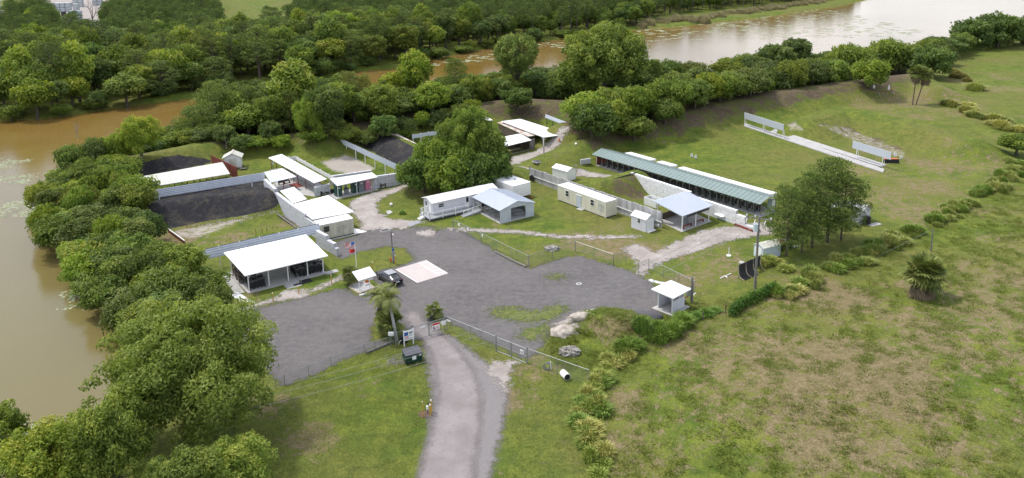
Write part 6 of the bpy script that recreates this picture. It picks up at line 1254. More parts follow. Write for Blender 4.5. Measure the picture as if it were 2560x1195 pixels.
# flagpole
p = PT(893, 691); t = thing('flagpole', 'white flagpole flying a striped flag above a small red flag', 'flagpole', p); top = p+Vector((-.05, 0, 5.2)); MB().cyl(p, top, .06, 8, .035).build('pole', M_white, t); MB().blob(top, .09, .09, .09, 0, 1, 8, 6).build('finial', M_galv, t)
def flagmesh(x0, z0, w, h, nx, nz, name, mats_, fn, droop=.25):
    b = MB(); g = lambda i, j: (top.x-x0-w*i/nx, top.y+.14*math.sin(i/nx*7+j*.4)*(.3+i/nx), p.z+z0+h*j/nz-droop*(i/nx)**1.5+.05*math.sin(i*1.3))
    for i in range(nx):
        for j in range(nz): b.mi = fn(i, j); b.add([g(i, j), g(i+1, j), g(i+1, j+1), g(i, j+1)], [(0, 1, 2, 3)])
    o = b.build(name, mats_, t); return o
flagmesh(.05, 4.35, 1.3, .75, 13, 13, 'striped_flag', [M_redp, M_white, M_blue], lambda i, j: 2 if (i < 5 and j > 5) else (j % 2)*1, .1); flagmesh(.05, 3.55, .8, .55, 8, 4, 'red_flag', [M_redp], lambda i, j: 0, .05)
# lamp pole with boxes
p = PT(984, 658); t = thing('lamp_pole', 'dark wooden lamp pole with grey meter boxes and an orange base on the grass island', 'lamp pole', p); tp = p+Vector((-.15, 0, 4.9)); MB().tube([p, p.lerp(tp, .5), tp], [.12, .10, .09], 8).build('pole', M_woodg, t)
MB().tube([tp-Vector((0, 0, .35)), tp+Vector((.25, -.1, -.2)), tp+Vector((.3, -.1, -.35))], .03, 5).build('lamp_arm', M_galv, t); MB().blob(tp+Vector((.3, -.1, -.45)), .14, .14, .12, 0, 1, 8, 6).build('lamp', M_white, t)
F = frame(p, ang=.3); MB().box(F, -.2, .22, -.3, -.1, 1.1, 1.9).build('meter_box', M_galv, t); MB().box(F, -.15, .15, -.28, -.1, 2.0, 2.35).build('small_box', M_blue, t); MB().box(F, -.14, .14, -.26, -.1, .3, 1.0).build('conduit_cover', M_tgrey, t)
tag(MB().blob(PT(977, 655)+Vector((0, 0, .35)), .16, .16, .42, .1, 2, 8, 6).build('orange_cone', M_orange), 'orange marker left of the lamp pole foot', 'marker')
def bollard(px, py, h, label, r_=.07, m=M_yellow, group=None):
    p = PT(px, py); t = thing('yellow_bollard', label, 'bollard', p, group); MB().cyl(p-Vector((0, 0, .2)), p+Vector((0, 0, h)), r_, 8).build('pipe', m, t); MB().cyl(p+Vector((0, 0, h)), p+Vector((0, 0, h+.12)), r_*1.05, 8, r_*.7).build('cap', M_white, t)
for a in ((598, 770, 1.1, 'yellow bollard nearest the thicket at the left end of the lot edge'), (683, 755, 1.2, 'yellow bollard left of the pale path at the lot edge'), (747.5, 736, 1.2, 'yellow bollard right of the pavilion ramp path'), (829, 711, 1.3, 'yellow bollard between the ramp path and the short fan palm'), (932, 678, 1.3, 'yellow bollard behind the front of the parked car'), (989, 662, 1.4, 'yellow bollard against the lamp pole')): bollard(*a)
bollard(1057.5, 1041, 1.55, 'slim yellow post left of the small meter by the entrance road', .05); bollard(1076.5, 1039, 1.15, 'short thick yellow post right of the small meter by the entrance road', .085); bollard(1078.5, 1031, 1.3, 'tall thick yellow post behind the short one by the entrance road', .085)
p = PT(1069, 1035); t = thing('water_meter', 'small pale meter box on a black pipe between the yellow posts', 'meter', p); MB().tube([p, p+Vector((0, 0, .6))], .03).build('pipe', M_dark, t); MB().cyl(p+Vector((0, 0, .55)), p+Vector((0, 0, .9)), .12, 10).build('meter', M_white, t); MB().tube([p+Vector((0, 0, .9)), p+Vector((.1, 0, 1.15)), p+Vector((.4, .1, 1.2))], .025).build('hose', M_dark, t)
tag(MB().prism([(p.x+.95*math.cos(a*.785)*(1+.1*(a % 2)), p.y+.7*math.sin(a*.785)) for a in range(8)], p.z-.1, p.z+.03).build('mulch_patch', M_mulch), kind='structure')
# drains and mats
def plate(px, py, w, d, label, m=M_darkm, ang=ANG_V, name='drain_grate', fr=M_slab):
    F = frame((px, py), ang=ang); t = thing(name, label, 'drain', F.o); MB().box(F, -w/2-.12, w/2+.12, -d/2-.12, d/2+.12, -.1, .05).build('rim', fr, t); b = MB(); n = 6
    for i in range(n): b.box(F, -w/2+i*w/n+.02, -w/2+(i+1)*w/n-.02, -d/2, d/2, .04, .075)
    b.build('grate', m, t)
plate(613, 753, 1.1, .9, 'square drain grate in the grass left of the ramp path', M_rust); plate(962, 576, 1.3, .8, 'drain grate at the back edge of the gravel lot', M_darkm); plate(1346, 403, 2.0, 1.5, 'drain grate below the grassy mound by the back road', M_darkm)
F = frame((755, 706), ang=ANG_V-.05); tag(MB().box(F, -1.3, 1.3, -.6, .6, 0, .07).build('black_mat', M_dark), 'black rubber mat on the grass in front of the front pavilion', 'mat')
p = PT(1447, 710); b = MB(); b.tube([p+Vector((.35*math.cos(k*.6), .25*math.sin(k*.6), .03)) for k in range(12)], .05, 5); tag(b.build('white_ring', M_white), 'small white ring lying on the open gravel', 'ring')
p = PT(978, 515); tag(MB().blob(p+Vector((0, 0, .3)), .28, .28, .3, .05, 3, 10, 7).build('white_vent', M_white), 'round white vent on the grass by the sandy track', 'vent'); tag(MB().prism([PT(965, 528)[:2], PT(975, 526)[:2], PT(982, 531)[:2], PT(970, 537)[:2]], 0, .05).build('manhole_slab', M_slab), 'pale manhole slab on the grass below the round white vent', 'slab')
gclump('g3', 1006, 535, .9, .6, 'small leafy plant on the grass left of the mobile home steps', None, (.7, 1.0, .6), 'plant')
# fences
def meshmat():
    m, t, p, o = newmat('chain_link_mesh'); p.inputs['Base Color'].default_value = (.20, .22, .21, 1); p.inputs['Roughness'].default_value = .6
    g = t.nodes.new('ShaderNodeNewGeometry'); mp_ = t.nodes.new('ShaderNodeMapping'); mp_.inputs['Rotation'].default_value = (0, R(45), 0); t.links.new(g.outputs['Position'], mp_.inputs[0])
    p.inputs['Alpha'].default_value = .17; return m
M_mesh = meshmat()
def chain(name, label, pts, h=1.8, step=3.0, top=True, mids=1, r_=.035, big=()):
    P = [PT(*p) if not isinstance(p, Vector) else p for p in pts]; t = thing(name, label, 'fence', P[0]); ms, rl = MB(), MB()
    U = lambda p, z: Vector((p.x, p.y, p.z+z))
    for i in range(len(P)-1):
        a, b = P[i], P[i+1]; ms.add([U(a, .05), U(b, .05), U(b, h), U(a, h)], [(0, 1, 2, 3)]); rl.tube([U(a, h), U(b, h)], .032, 6); n = max(1, round((b-a).length/step))
        for k in range(n+(1 if i == len(P)-2 else 0)): p = a.lerp(b, k/n); MB().cyl(U(p, -.2), U(p, h+.08), .06 if (k == 0 and i in big) else r_, 6).build('post', M_galv, t)
    ms.build('chain_link', M_mesh, t)
    if top: rl.build('top_rail', M_galv, t)
    return t
chain('chain_link_fence', 'low chain link fence along the lower left edge of the gravel lot', [(690, 972), (712, 963), (772, 938), (828, 918), (912, 884), (938, 877), (993, 860)], 1.15, 4)
tag(MB().tube([PT(916, 884)+Vector((0, 0, .15)), PT(984, 856)+Vector((0, 0, .15))], .16, 8).build('log', M_woodg), 'dark log lying along the low fence left of the entrance gate', 'log')
chain('chain_link_fence', 'tall chain link fence running from the entrance gate down to the field border', [(1118, 827), (1240.7, 878)], 1.85, 4.0, big=(0,)); chain('chain_link_fence', 'tall chain link fence right of the side gate, ending by the white pipe', [(1318, 909), (1472, 965)], 1.85, 3.3, big=(0,))
chain('chain_link_fence', 'chain link fence between the lot and the mobile home lawn', [(1133.4, 574), (1321.5, 667.5), (1438, 630), (1534, 664)], 1.7, 3.6, big=(0, 1, 2)); chain('chain_link_fence', 'short chain link wing left of the sandy gap', [(1534, 664), (1565.5, 658)], 1.7, 4)
chain('chain_link_fence', 'short chain link wing right of the sandy gap', [(1595.7, 686.5), (1622, 676)], 1.7, 4); chain('chain_link_fence', 'chain link fence running from the sandy gap to behind the booth', [(1622, 676), (1737, 733)], 1.7, 3.4)
for i, (px, py, w) in enumerate(((1146, 582, .5), (1169, 593, .3), (1205, 610, .3))): p = PT(px, py); q_ = PT(px+14, py+7); d = (q_-p).normalized(); q_ = p+d*w; tag(MB().wall(p, q_, 1.25, 1.65, .03).build('fence_sign', M_white), ['widest small white sign on the far end of the lawn fence', 'second small white sign on the lawn fence', 'small white sign in the middle of the lawn fence'][i], 'sign')
tag(MB().tube([PT(1238, 631)+Vector((0, 0, .13)), PT(1298, 661)+Vector((0, 0, .13))], .15, 8).build('log', M_woodg), 'long grey log along the foot of the lawn fence', 'log'); tag(MB().tube([PT(1299, 661)+Vector((0, 0, .15)), PT(1315, 669)+Vector((0, 0, .15))], .17, 8).build('log', M_woodg), 'short thick log at the corner of the lawn fence', 'log')
def gate(name, label, A_, B_, h, leaves_, braces, signs=()):
    a, b = PT(*A_), PT(*B_); t = thing(name, label, 'gate', a); U = lambda p, z: Vector((p.x, p.y, p.z+z))
    for p in (a, b): MB().cyl(U(p, -.2), U(p, h+.25), .075, 8).build('gate_post', M_galv, t); 
    for k in range(leaves_):
        p, q_ = a.lerp(b, (k+.02)/leaves_), a.lerp(b, (k+.98)/leaves_); lf = MB(); lf.tube([U(p, .08), U(p, h), U(q_, h), U(q_, .08), U(p, .08)], .035, 6)
        if braces == 'x': lf.tube([U(p, .1), U(q_, h-.05)], .03, 5)
        else: lf.tube([U(p, h*.5), U(q_, h*.5)], .03, 5)
        o = lf.build('gate_leaf', M_galv, t); MB().add([U(p, .1), U(q_, .1), U(q_, h-.02), U(p, h-.02)], [(0, 1, 2, 3)]).build('chain_link', M_mesh, o)
    return t, a, b
t, a, b_ = gate('entrance_gate', 'wide double entrance gate with diagonal braces and signs across the pale road', (1032, 852), (1113, 829), 1.75, 2, 'x')
def signon(a, b, f, w, z0, z1, m, label, extra=None, off=-.08):
    d = (b-a).normalized(); p = a.lerp(b, f); n = Vector((d.y, -d.x, 0))*(-off); n = n if n.y < 0 else -n; F = frame(p+n, ang=math.atan2(d.y, d.x)); t = thing('sign', label, 'sign', F.o); MB().box(F, 0, w, -.02, .02, z0, z1).build('board', m, t); return t, F
t, F = signon(a, b_, .60, .95, .72, 1.52, M_white, 'white warning sign with a red heading on the entrance gate'); MB().box(F, .02, .93, -.035, -.02, 1.26, 1.50).build('red_band', M_redp, t); MB().box(F, .1, .22, -.035, -.02, .8, 1.15).box(F, .22, .36, -.035, -.02, .8, .95).build('black_mark', M_darkm, t); MB().box(F, .48, .85, -.035, -.02, .95, 1.0).box(F, .48, .8, -.035, -.02, .85, .9).build('text_lines', M_redp, t)
t, F = signon(a, b_, .23, .65, 1.35, 1.55, M_white, 'narrow white sign on the left leaf of the entrance gate'); t, F = signon(a, b_, .86, .75, 1.2, 1.5, M_white, 'white sign at the top right of the entrance gate'); t, F = signon(a, b_, .90, .5, .95, 1.15, M_white, 'small white sign under the top right sign of the entrance gate')
a2, b2 = PT(1118, 827), PT(1240, 878); t, F = signon(a2, b2, .01, .6, 1.35, 1.55, M_white, 'white sign on the fence just right of the entrance gate')
t, a, b_ = gate('side_gate', 'double side gate with level bars in the tall fence right of the road', (1240.7, 878), (1318, 909.5), 1.8, 2, 'h'); t, F = signon(a, b_, .80, .45, 1.0, 1.5, M_white, 'small white sign on the right leaf of the side gate'); MB().box(F, .08, .37, -.035, -.02, 1.15, 1.2).box(F, .08, .37, -.035, -.02, 1.27, 1.32).build('text_lines', M_darkm, t)
t = thing('gate_opener', 'grey gate post assembly with a camera beside the feather palms', 'gate motor', PT(992, 864)); p = PT(992, 865)
for dx in (-.7, -.1): MB().cyl(p+Vector((dx, 0, 0)), p+Vector((dx, 0, 1.9)), .06).build('post', M_galv, t)
MB().box(frame(p, ang=0), -.9, -.3, -.2, .1, 1.4, 1.75).build('camera_box', M_white, t); MB().tube([p+Vector((-.1, 0, 1.6)), PT(1032, 852)+Vector((0, 0, 1.75))], .03).build('rail', M_galv, t)
F = frame((1003, 861), ang=.5); t = thing('black_box', 'black box with a white hose behind the entrance sign', 'box', F.o); MB().box(F, 0, .8, 0, .6, 0, .85).build('case', M_dark, t); MB().tube([F(-.4, -.2, .2), F(-.3, -.25, .5), F(0, -.1, .6)], .03).build('hose', M_white, t)
# entrance sign
a, b_ = PT(1011, 867), PT(1030, 861); d = (b_-a); F = frame(a, ang=math.atan2(d.y, d.x)); W = 1.15; t = thing('entrance_sign', 'white sign on two posts with a flag picture, standing left of the entrance gate', 'sign', F.o)
for x in (0, W): MB().box(F, x-.06, x+.06, -.05, .05, -.1, 2.0).build('post', M_white, t)
MB().box(F, -.1, W+.1, -.12, -.05, .75, 1.95).build('board', M_white, t); MB().box(F, 0, .48, -.135, -.12, 1.35, 1.78).build('blue_panel', M_blue, t); b = MB()
for k in range(3): b.box(F, .05, .5, -.135, -.12, 1.05+k*.09, 1.09+k*.09)
b.build('red_stripes', M_redp, t); MB().box(F, .6, 1.05, -.135, -.12, 1.5, 1.7).box(F, .6, 1.0, -.135, -.12, 1.25, 1.32).box(F, .1, 1.0, -.135, -.12, .9, .95).build('text_lines', M_tgrey, t)
p = PT(1031, 872); tag(MB().cyl(p, p+Vector((0, 0, .12)), .28, 14).build('white_disc', M_white), 'round white disc on the grass below the entrance sign', 'disc')
# dumpster, brush
F = frame((1015, 915), (1051, 906)); t = thing('dumpster', 'dark green dumpster with two grey lids on the entrance lawn', 'dumpster', F.o); W = 1.95
MB().hexa([F(.05, .1, .12), F(W-.05, .1, .12), F(W-.05, 1.2, .12), F(.05, 1.2, .12)], [F(0, -.05, 1.15), F(W, -.05, 1.15), F(W, 1.35, 1.3), F(0, 1.35, 1.3)]).build('body', M_dumps, t)
for x0 in (0, W/2+.01): MB().slab([F(x0-.02, -.1, 1.22), F(x0+W/2-.02, -.1, 1.22), F(x0+W/2-.02, 1.4, 1.38), F(x0-.02, 1.4, 1.38)], .06).build('lid', M_lid, t)
MB().box(F, .75, 1.2, -.055, -.0, .55, 1.0).build('notice', M_white, t); MB().box(F, 1.55, 1.8, -.07, -.03, .9, 1.05).build('sticker', M_white, t)
for x in (-.12, W+.02): MB().box(F, x, x+.1, .2, 1.0, .7, .85).build('lift_pocket', M_dumps, t)
for x, y in ((.15, .2), (W-.15, .2), (.15, 1.1), (W-.15, 1.1)): MB().cyl(F(x, y, 0), F(x, y, .14), .08).build('caster', M_dark, t)
q = random.Random(5); p = PT(990, 908); b = MB()
for i in range(70): a_ = q.uniform(0, 6.28); c_ = p+Vector((q.gauss(0, .7), q.gauss(0, .45), q.uniform(0, .35))); b.cyl(c_, c_+Vector((math.cos(a_)*q.uniform(.4, 1.1), math.sin(a_)*q.uniform(.3, .7), q.uniform(-.1, .3))), .03, 4, .01)
tag(b.build('brush_pile', M_dead), 'pile of dead branches left of the dumpster', 'brush pile')
# culvert pipe and things by the fence
p = PT(1412, 944); q_ = PT(1419, 952); t = thing('culvert_pipe', 'short white ribbed pipe lying behind the right end of the tall fence', 'pipe', p); dv = Vector((.28, -.62, 0)); MB().cyl(p+Vector((-.2, .3, .42)), p+Vector((-.2, .3, .42))+dv*1.5, .38, 16).build('shell', M_white, t); MB().cyl(p+Vector((-.2, .3, .42))+dv*1.45, p+Vector((-.2, .3, .42))+dv*1.53, .33, 16).build('opening', M_dark, t)
p = PT(1366, 925); t = thing('wire_coil', 'grey wire coil with a white post behind the tall fence', 'coil', p); b = MB()
for k in range(4): b.tube([p+Vector((.38*math.cos(i*.63)+.06*k, .08*k, .42+.38*math.sin(i*.63))) for i in range(11)], .03, 4)
b.build('coil', M_tgrey, t); MB().cyl(p+Vector((.5, 0, 0)), p+Vector((.45, 0, 1.0)), .05).build('post', M_white, t)
# rocks, sand heaps
tag(MB().blob(PT(1416, 828)+Vector((0, 0, -.35)), 2.0, 1.35, .95, .13, 1, 26, 14).build('sand_heap', M_sandpile, None, True), 'large pale sand heap left of the grassy mound', 'sand heap'); tag(MB().blob(PT(1462, 790)+Vector((0, 0, -.25)), 1.9, .9, .5, .2, 2, 22, 11).build('sand_heap', M_sandpile, None, True), 'flatter sand heap tucked behind the large pale one', 'sand heap')
tag(MB().blob(PT(1424, 884)+Vector((0, 0, .2)), 1.15, .8, .6, .22, 4, 30, 16).build('rubble_pile', M_rock), 'pile of white rubble on the grass below the sand heaps', 'rubble'); tag(MB().blob(PT(1380, 624)+Vector((0, 0, .1)), 1.1, .7, .55, .22, 5, 20, 11).build('rubble_pile', M_rock), 'pile of white rubble behind the lawn fence', 'rubble'); tag(MB().blob(PT(1608, 790)+Vector((0, 0, -.2)), 2.4, 1.3, .8, .08, 6, 20, 9).build('gravel_heap', mat('dark_gravel_heap', (.11, .105, .115), .95, .2, 6, b=.6), None, True), 'low heap of dark gravel between the grassy mound and the booth', 'gravel heap')
# utility poles and wires
def pole(px, py, h, label, r_=.14, lean=(0, 0), cross=False, m=M_woodg):
    p = PT(px, py); t = thing('utility_pole', label, 'utility pole', p); tp = p+Vector((lean[0], lean[1], h)); MB().tube([p-Vector((0, 0, .3)), tp], [r_*1.15, r_*.8], 10).build('pole', m, t); return t, p, tp
t, p, tp = pole(1887, 721, 9.9, 'tall wooden utility pole with a crossarm, transformer and insulators', .16, (.15, .1)); d = Vector((.82, -.50, 0)).normalized(); c_ = tp-Vector((0, 0, .25))
b = MB(); n_ = Vector((-d.y, d.x, 0))*.06; a_, e_ = c_-d*1.7, c_+d*1.7; b.hexa([a_-n_, e_-n_, e_+n_, a_+n_], [v+Vector((0, 0, .12)) for v in (a_-n_, e_-n_, e_+n_, a_+n_)]); b.build('crossarm', M_woodg, t); INS = []
for k in (-1.6, -.5, 1.5): i0 = c_+d*k+Vector((0, 0, .12)); o = MB().cyl(i0, i0+Vector((0, 0, .28)), .07, 8, .1).build('insulator', M_white, t); INS.append(i0+Vector((0, 0, .3)))
for k in (-1.45, -.4, .9): i0 = c_+d*k+Vector((-.1, -.1, -.1)); MB().tube([i0, i0+Vector((-.2, -.2, -.35)), i0+Vector((-.1, -.2, -.6))], .05, 6).build('cutout', M_white, t)
tr = tp+Vector((-.42, -.05, -1.9)); x = MB().cyl(tr, tr+Vector((0, 0, 1.0)), .30, 14).build('transformer', M_cyan, t); MB().cyl(tr+Vector((0, 0, 1.0)), tr+Vector((0, 0, 1.2)), .07, 6).build('bushing', M_white, x)
END = Vector((-50, 55, 7)); perp = Vector((-.47, .88, 0)) 
for k, i0 in enumerate(INS):
    e = END+Vector((.6, -1.0, 0))*(k-1)*1.3+Vector((0, 0, .0)); pts_ = []
    for i in range(41): f = i/40; q_ = i0.lerp(e, f); q_.z -= 4*5.0*f*(1-f); pts_.append(q_)
    tag(MB().tube(pts_, .017, 4).build('power_line', M_galv), ['upper', 'middle', 'lower'][k]+' of the three overhead wires crossing the lot to the lower left', 'power line')
t, p, tp = pole(1729, 754, 3.4, 'short dark pole with meter boxes behind the booth', .17); F = frame(p, ang=.6); MB().box(F, -.75, -.25, -.1, .2, .9, 2.0).build('meter_box', M_galv, t); MB().box(F, -1.5, .1, .2, .3, .7, .8).build('rail', M_red, t); MB().tube([F(.2, 0, .8), F(.7, 0, 1.0), F(.9, .1, .8)], .06).build('pipe', M_white, t); MB().cyl(F(.9, .6, 0), F(.9, .6, 2.2), .04).build('side_pipe', M_galv, t)
t, p, tp = pole(2327, 628, 3.4, 'bare wooden post with a wire stay on the far field border', .10); MB().cyl(tp, PT(2190, 645)+Vector((0, 0, .1)), .015, 4).build('stay_wire', M_galv, t)
t, p, tp = pole(1360, 388, 1.5, 'black marker post below the grassy mound near the back road', .09, m=M_dark)
for i, (px, py) in enumerate(((1757.5, 802), (1814, 782), (2300, 588), (2247, 600))): p = PT(px, py); tag(MB().cyl(p-Vector((0, 0, .2)), p+Vector((0, 0, 1.15)), .06, 6).build('fence_post', M_wood), ['thin wooden post nearest the grassy mound on the field border', 'thin wooden post at the left end of the vine fence', 'thin wooden post right of the lone grass tuft', 'thin wooden post left of the lone grass tuft'][i], 'post')
# vine covered fence
vp = [PT(*a_) for a_ in ((1830, 790), (1850, 772), (1885, 755), (1915, 740), (1938, 728))]; t = thing('vine_fence', 'wire fence smothered in dark green vines below the utility pole', 'fence', vp[0]); lob = []
for a_, b_ in zip(vp, vp[1:]):
    for i in range(5):
        f = i/5; q_ = a_.lerp(b_, f)-vp[0]
        for z, r_ in ((.35, .5), (.8, .42), (1.25, .34)): lob.append((q_.x+random.uniform(-.08, .08), q_.y+random.uniform(-.08, .08), z, r_))
c_ = bpy.data.objects.new('vines', crownmesh('vines', lob, 330, .13, .09, LF_dark, 77, .4)); col.objects.link(c_); c_.parent = t; c_.color = (.75, 1.05, .75, 1)
for q_ in vp: MB().cyl(q_, q_+Vector((0, 0, 1.6)), .05, 6).build('post', M_wood, t)
# black curved panels
F = frame((1846, 697), (1892, 676)); t = thing('curved_panels', 'three black curved panels in a yellow edged frame at the foot of the utility pole', 'panel rack', F.o); L3 = 5.0
for k in range(3):
    x0, x1 = k*L3/3+.1, (k+1)*L3/3-.12; b = MB(); pr = [(.75*math.sin(a_)-.75, 0.0) for a_ in (0,)]; prof = [(-.95, .10), (-.6, .14), (-.25, .34), (-.06, .7), (0, 1.2), (0, 2.0)] if k < 2 else [(-.1, .5), (-.04, .8), (0, 1.2), (0, 2.0)]
    for (y0, z0), (y1, z1) in zip(prof, prof[1:]): b.hexa([F(x0, y0, z0), F(x1, y0, z0), F(x1, y0+.05, z0-.03), F(x0, y0+.05, z0-.03)], [F(x0, y1, z1), F(x1, y1, z1), F(x1, y1+.05, z1), F(x0, y1+.05, z1)])
    b.build('panel', M_dark, t)
for k in range(4): x = k*L3/3; b = MB(); b.tube([F(x, .0, 0), F(x, .02, 2.05)], .05, 5); b.build('post', M_galv if k == 0 else M_woodg, t); MB().tube([F(x, -.95, .08), F(x, -.6, .12), F(x, -.25, .3), F(x, -.06, .7), F(x, 0, 1.2)], .05, 5).build('edge_strip', M_tan, t)
tag(MB().prism([PT(1851, 652)[:2], PT(1862, 656)[:2], PT(1858, 661)[:2], PT(1846, 657)[:2]], 0, .08).build('stone_slab', M_slab), 'pale slab on the grass above the black curved panels', 'slab')
t = thing('white_standpipe', 'white standpipe on a small base alone on the grass left of the pale blue shed', 'standpipe', PT(1822, 640)); p = PT(1822, 640); MB().cyl(p, p+Vector((0, 0, .12)), .35, 12).build('base', M_white, t); MB().cyl(p, p+Vector((0, 0, 1.25)), .055, 8).build('pipe', M_white, t)
b = MB(); b.tube([PT(1801, 697)+Vector((0, 0, .08)), PT(1813, 691)+Vector((0, 0, .08)), PT(1818, 695)+Vector((0, 0, .08))], .08, 6); b.tube([PT(1817, 690)+Vector((0, 0, .08)), PT(1828, 685)+Vector((0, 0, .08))], .08, 6); tag(b.build('broken_pipe', M_white), 'broken white pipe pieces lying on the grass below the standpipe', 'pipe')
p = PT(1746, 609); b = MB(); b.tube([p, p+Vector((-.15, 0, .5)), p+Vector((.1, 0, 1.0))], .08, 5); b.blob(p+Vector((.1, 0, .05)), .3, .2, .1, .1, 1, 8, 5); tag(b.build('white_figure', M_white), 'small crooked white stand on the sandy drive', 'stand')
# rusty trailer
F = frame((1943, 628), (1985, 621)); t = thing('rusty_trailer', 'rusty dark flat trailer heaped with scrap beside the left pine', 'trailer', F.o); MB().box(F, 0, 2.9, 0, 1.7, .4, .95).build('bed', M_darkm, t); MB().box(F, .05, 1.7, .05, 1.65, .95, 1.05).build('deck', M_red, t); MB().hexa([F(1.8, .2, .96), F(2.8, .2, .96), F(2.8, 1.5, .96), F(1.8, 1.5, .96)], [F(1.95, .4, 1.35), F(2.6, .3, 1.25), F(2.7, 1.2, 1.45), F(2.0, 1.3, 1.3)]).build('scrap', M_woodg, t)
for x in (.5, 2.2): MB().cyl(F(x, -.05, .35), F(x, .15, .35), .35, 14).build('wheel', M_dark, t)
tag(MB().hexa([F(3.0, .1, 0), F(4.2, .3, 0), F(3.8, 1.0, 0), F(3.0, 1.0, 0)], [F(3.0, .1, .25), F(4.2, .3, .1), F(3.8, 1.0, .1), F(3.0, 1.0, .3)]).build('crumpled_sheet', M_slab), 'pale crumpled sheet right of the rusty trailer', 'sheet')
# toilets neighbours
def tyre(b, c_, r_, n=12):
    pts_ = [c_+Vector((r_*math.cos(i*6.283/n), r_*math.sin(i*6.283/n), 0)) for i in range(n+1)]; b.tube(pts_, .12, 6)
F = frame((798, 490), (830, 484)); t = thing('log_stack', 'heap of old logs and a tyre against the short white block wall', 'log heap', F.o); b = MB()
for i in range(5): b.cyl(F(.1+i*.35, .2, .25+.1*(i % 2)), F(1.6+i*.3, .9, .3+.25*(i % 2)), .17, 8)
b.build('logs', M_log, t)
for x in (.3, 2.6): o = MB(); o.cyl(F(x, .1, .4), F(x+.1, .35, .4), .42, 14); o.build('tyre', M_dark, t)
F = frame((950, 470), (965, 467)); t = thing('cable_reel', 'dark overturned reel on the grass right of the pink toilet', 'reel', F.o)
for x in (0, .9): MB().cyl(F(x, 0, .5), F(x+.12, 0, .5), .5, 16).build('disc', M_darkm, t)
MB().cyl(F(.1, 0, .5), F(.9, 0, .5), .22, 10).build('core', M_wood, t)
# metal target stakes in the near bay
q = random.Random(8)
def stakes(A_, B_, n, label, group, h=.55, dbl=True):
    a, b = PT(*A_), PT(*B_)
    for i in range(n):
        p = a.lerp(b, (i+q.uniform(-.15, .15)+.5)/n); p.z = zt(p.x, p.y); m = MB(); m.cyl(p, p+Vector((0, 0, h*q.uniform(.8, 1.2))), .03, 4)
        if dbl: m.cyl(p+Vector((.45, .25, 0)), p+Vector((.45, .25, h)), .03, 4); m.cyl(p+Vector((0, 0, h*.45)), p+Vector((.45, .25, h*.45)), .025, 4)
        tag(m.build('target_stake', M_wood), label, 'stake', group)
stakes((462, 572), (688, 528), 18, 'low dark target stand in the pale strip at the foot of the black berm', 'target stands below the black berm'); stakes((515, 618), (700, 568), 14, 'short thin stake in the row across the grass of the near bay', 'stakes on the near bay grass', .4, False)
for i, (px, py) in enumerate(((640, 590), (655, 585), (668, 580))): p = PT(px, py); tag(MB().cyl(p, p+Vector((0, 0, 1.3)), .03, 4).build('tall_stake', M_red), ['left', 'middle', 'right'][i]+' tall thin stake on the near bay grass', 'stake')
a, b_ = PT(421, 580), PT(462, 610); t = thing('bay_rail', 'white topped red plank lying along the left end of the near bay', 'plank', a); MB().wall(a, b_, 0, .5, .1).build('plank', M_red, t); MB().wall(a, b_, .5, .62, .14).build('top_rail', M_white, t)
# range lawn: slabs, boards, white figures
for nm, ps in (('target_slab', ((1860, 316), (1862, 309), (2211, 424), (2207, 432))), ('walkway_slab', ((1926, 330), (1938, 324), (2217, 413), (2192, 420)))):
    P_ = [flat(PT(*a_), 0) for a_ in ps]; tag(MB().hexa([Vector((p.x, p.y, zt(p.x, p.y)-.4)) for p in P_], [Vector((p.x, p.y, zt(p.x, p.y)+.14)) for p in P_]).build(nm, M_slab if nm != 'x' else M_slab), kind='structure')
tag(MB().wall(PT(1900, 322), PT(2204, 420), .05, .2, .25).build('track_rail', M_darkm), 'dark rail running between the two long slabs on the range lawn', 'rail')
def board(A_, B_, zA, zB, th, label, posts):
    a, b = flat(GV(A_[0], A_[1], zA), 0), flat(GV(B_[0], B_[1], zB), 0); t = thing('target_board', label, 'board', a.lerp(b, .5)); MB().wall(a, b, zA-th, zA, .12, zB).build('panel', M_roofb, t) if False else MB().hexa([Vector((a.x, a.y, zA-th)), Vector((b.x, b.y, zB-th)), Vector((b.x+.1, b.y+.1, zB-th)), Vector((a.x+.1, a.y+.1, zA-th))], [Vector((a.x, a.y, zA)), Vector((b.x, b.y, zB)), Vector((b.x+.1, b.y+.1, zB)), Vector((a.x+.1, a.y+.1, zA))]).build('panel', M_roofb, t)
    for f in posts: p = a.lerp(b, f)+Vector((.12, .1, 0)); z = zt(p.x, p.y); MB().cyl((p.x, p.y, z-.1), (p.x, p.y, zA-.1), .07, 6).build('post', M_white, t); MB().cyl((p.x+.9, p.y+.7, z-.1), (p.x+.05, p.y+.04, zA-th*.7), .05, 5).build('stay', M_white, t)
board((1861, 281), (1959, 311), 3.5, 3.5, 1.5, 'white sloping target board on posts at the left end of the long slabs', (.01, .5, .78, .99)); board((2132, 352), (2228, 381), 3.6, 3.6, 1.5, 'white target board on posts at the right end of the long slabs', (.12, .8))
def figure(px, py, h, label):
    p = PT(px, py); t = thing('white_target', label, 'target', p); d = .28; MB().add([p+Vector((x, 0, z)) for x, z in ((-d, .1), (d, .1), (d*1.1, h*.6), (d*.5, h*.78), (d*.45, h), (-d*.45, h), (-d*.5, h*.78), (-d*1.1, h*.6))]+[p+Vector((x, .06, z)) for x, z in ((-d, .1), (d, .1), (d*1.1, h*.6), (d*.5, h*.78), (d*.45, h), (-d*.45, h), (-d*.5, h*.78), (-d*1.1, h*.6))], [tuple(range(8)), tuple(range(15, 7, -1))]+[(i, 8+i, 8+(i+1) % 8, (i+1) % 8) for i in range(8)]).build('silhouette', M_white, t); MB().cyl(p, p+Vector((0, .03, .3)), .05).build('stand', M_galv, t)
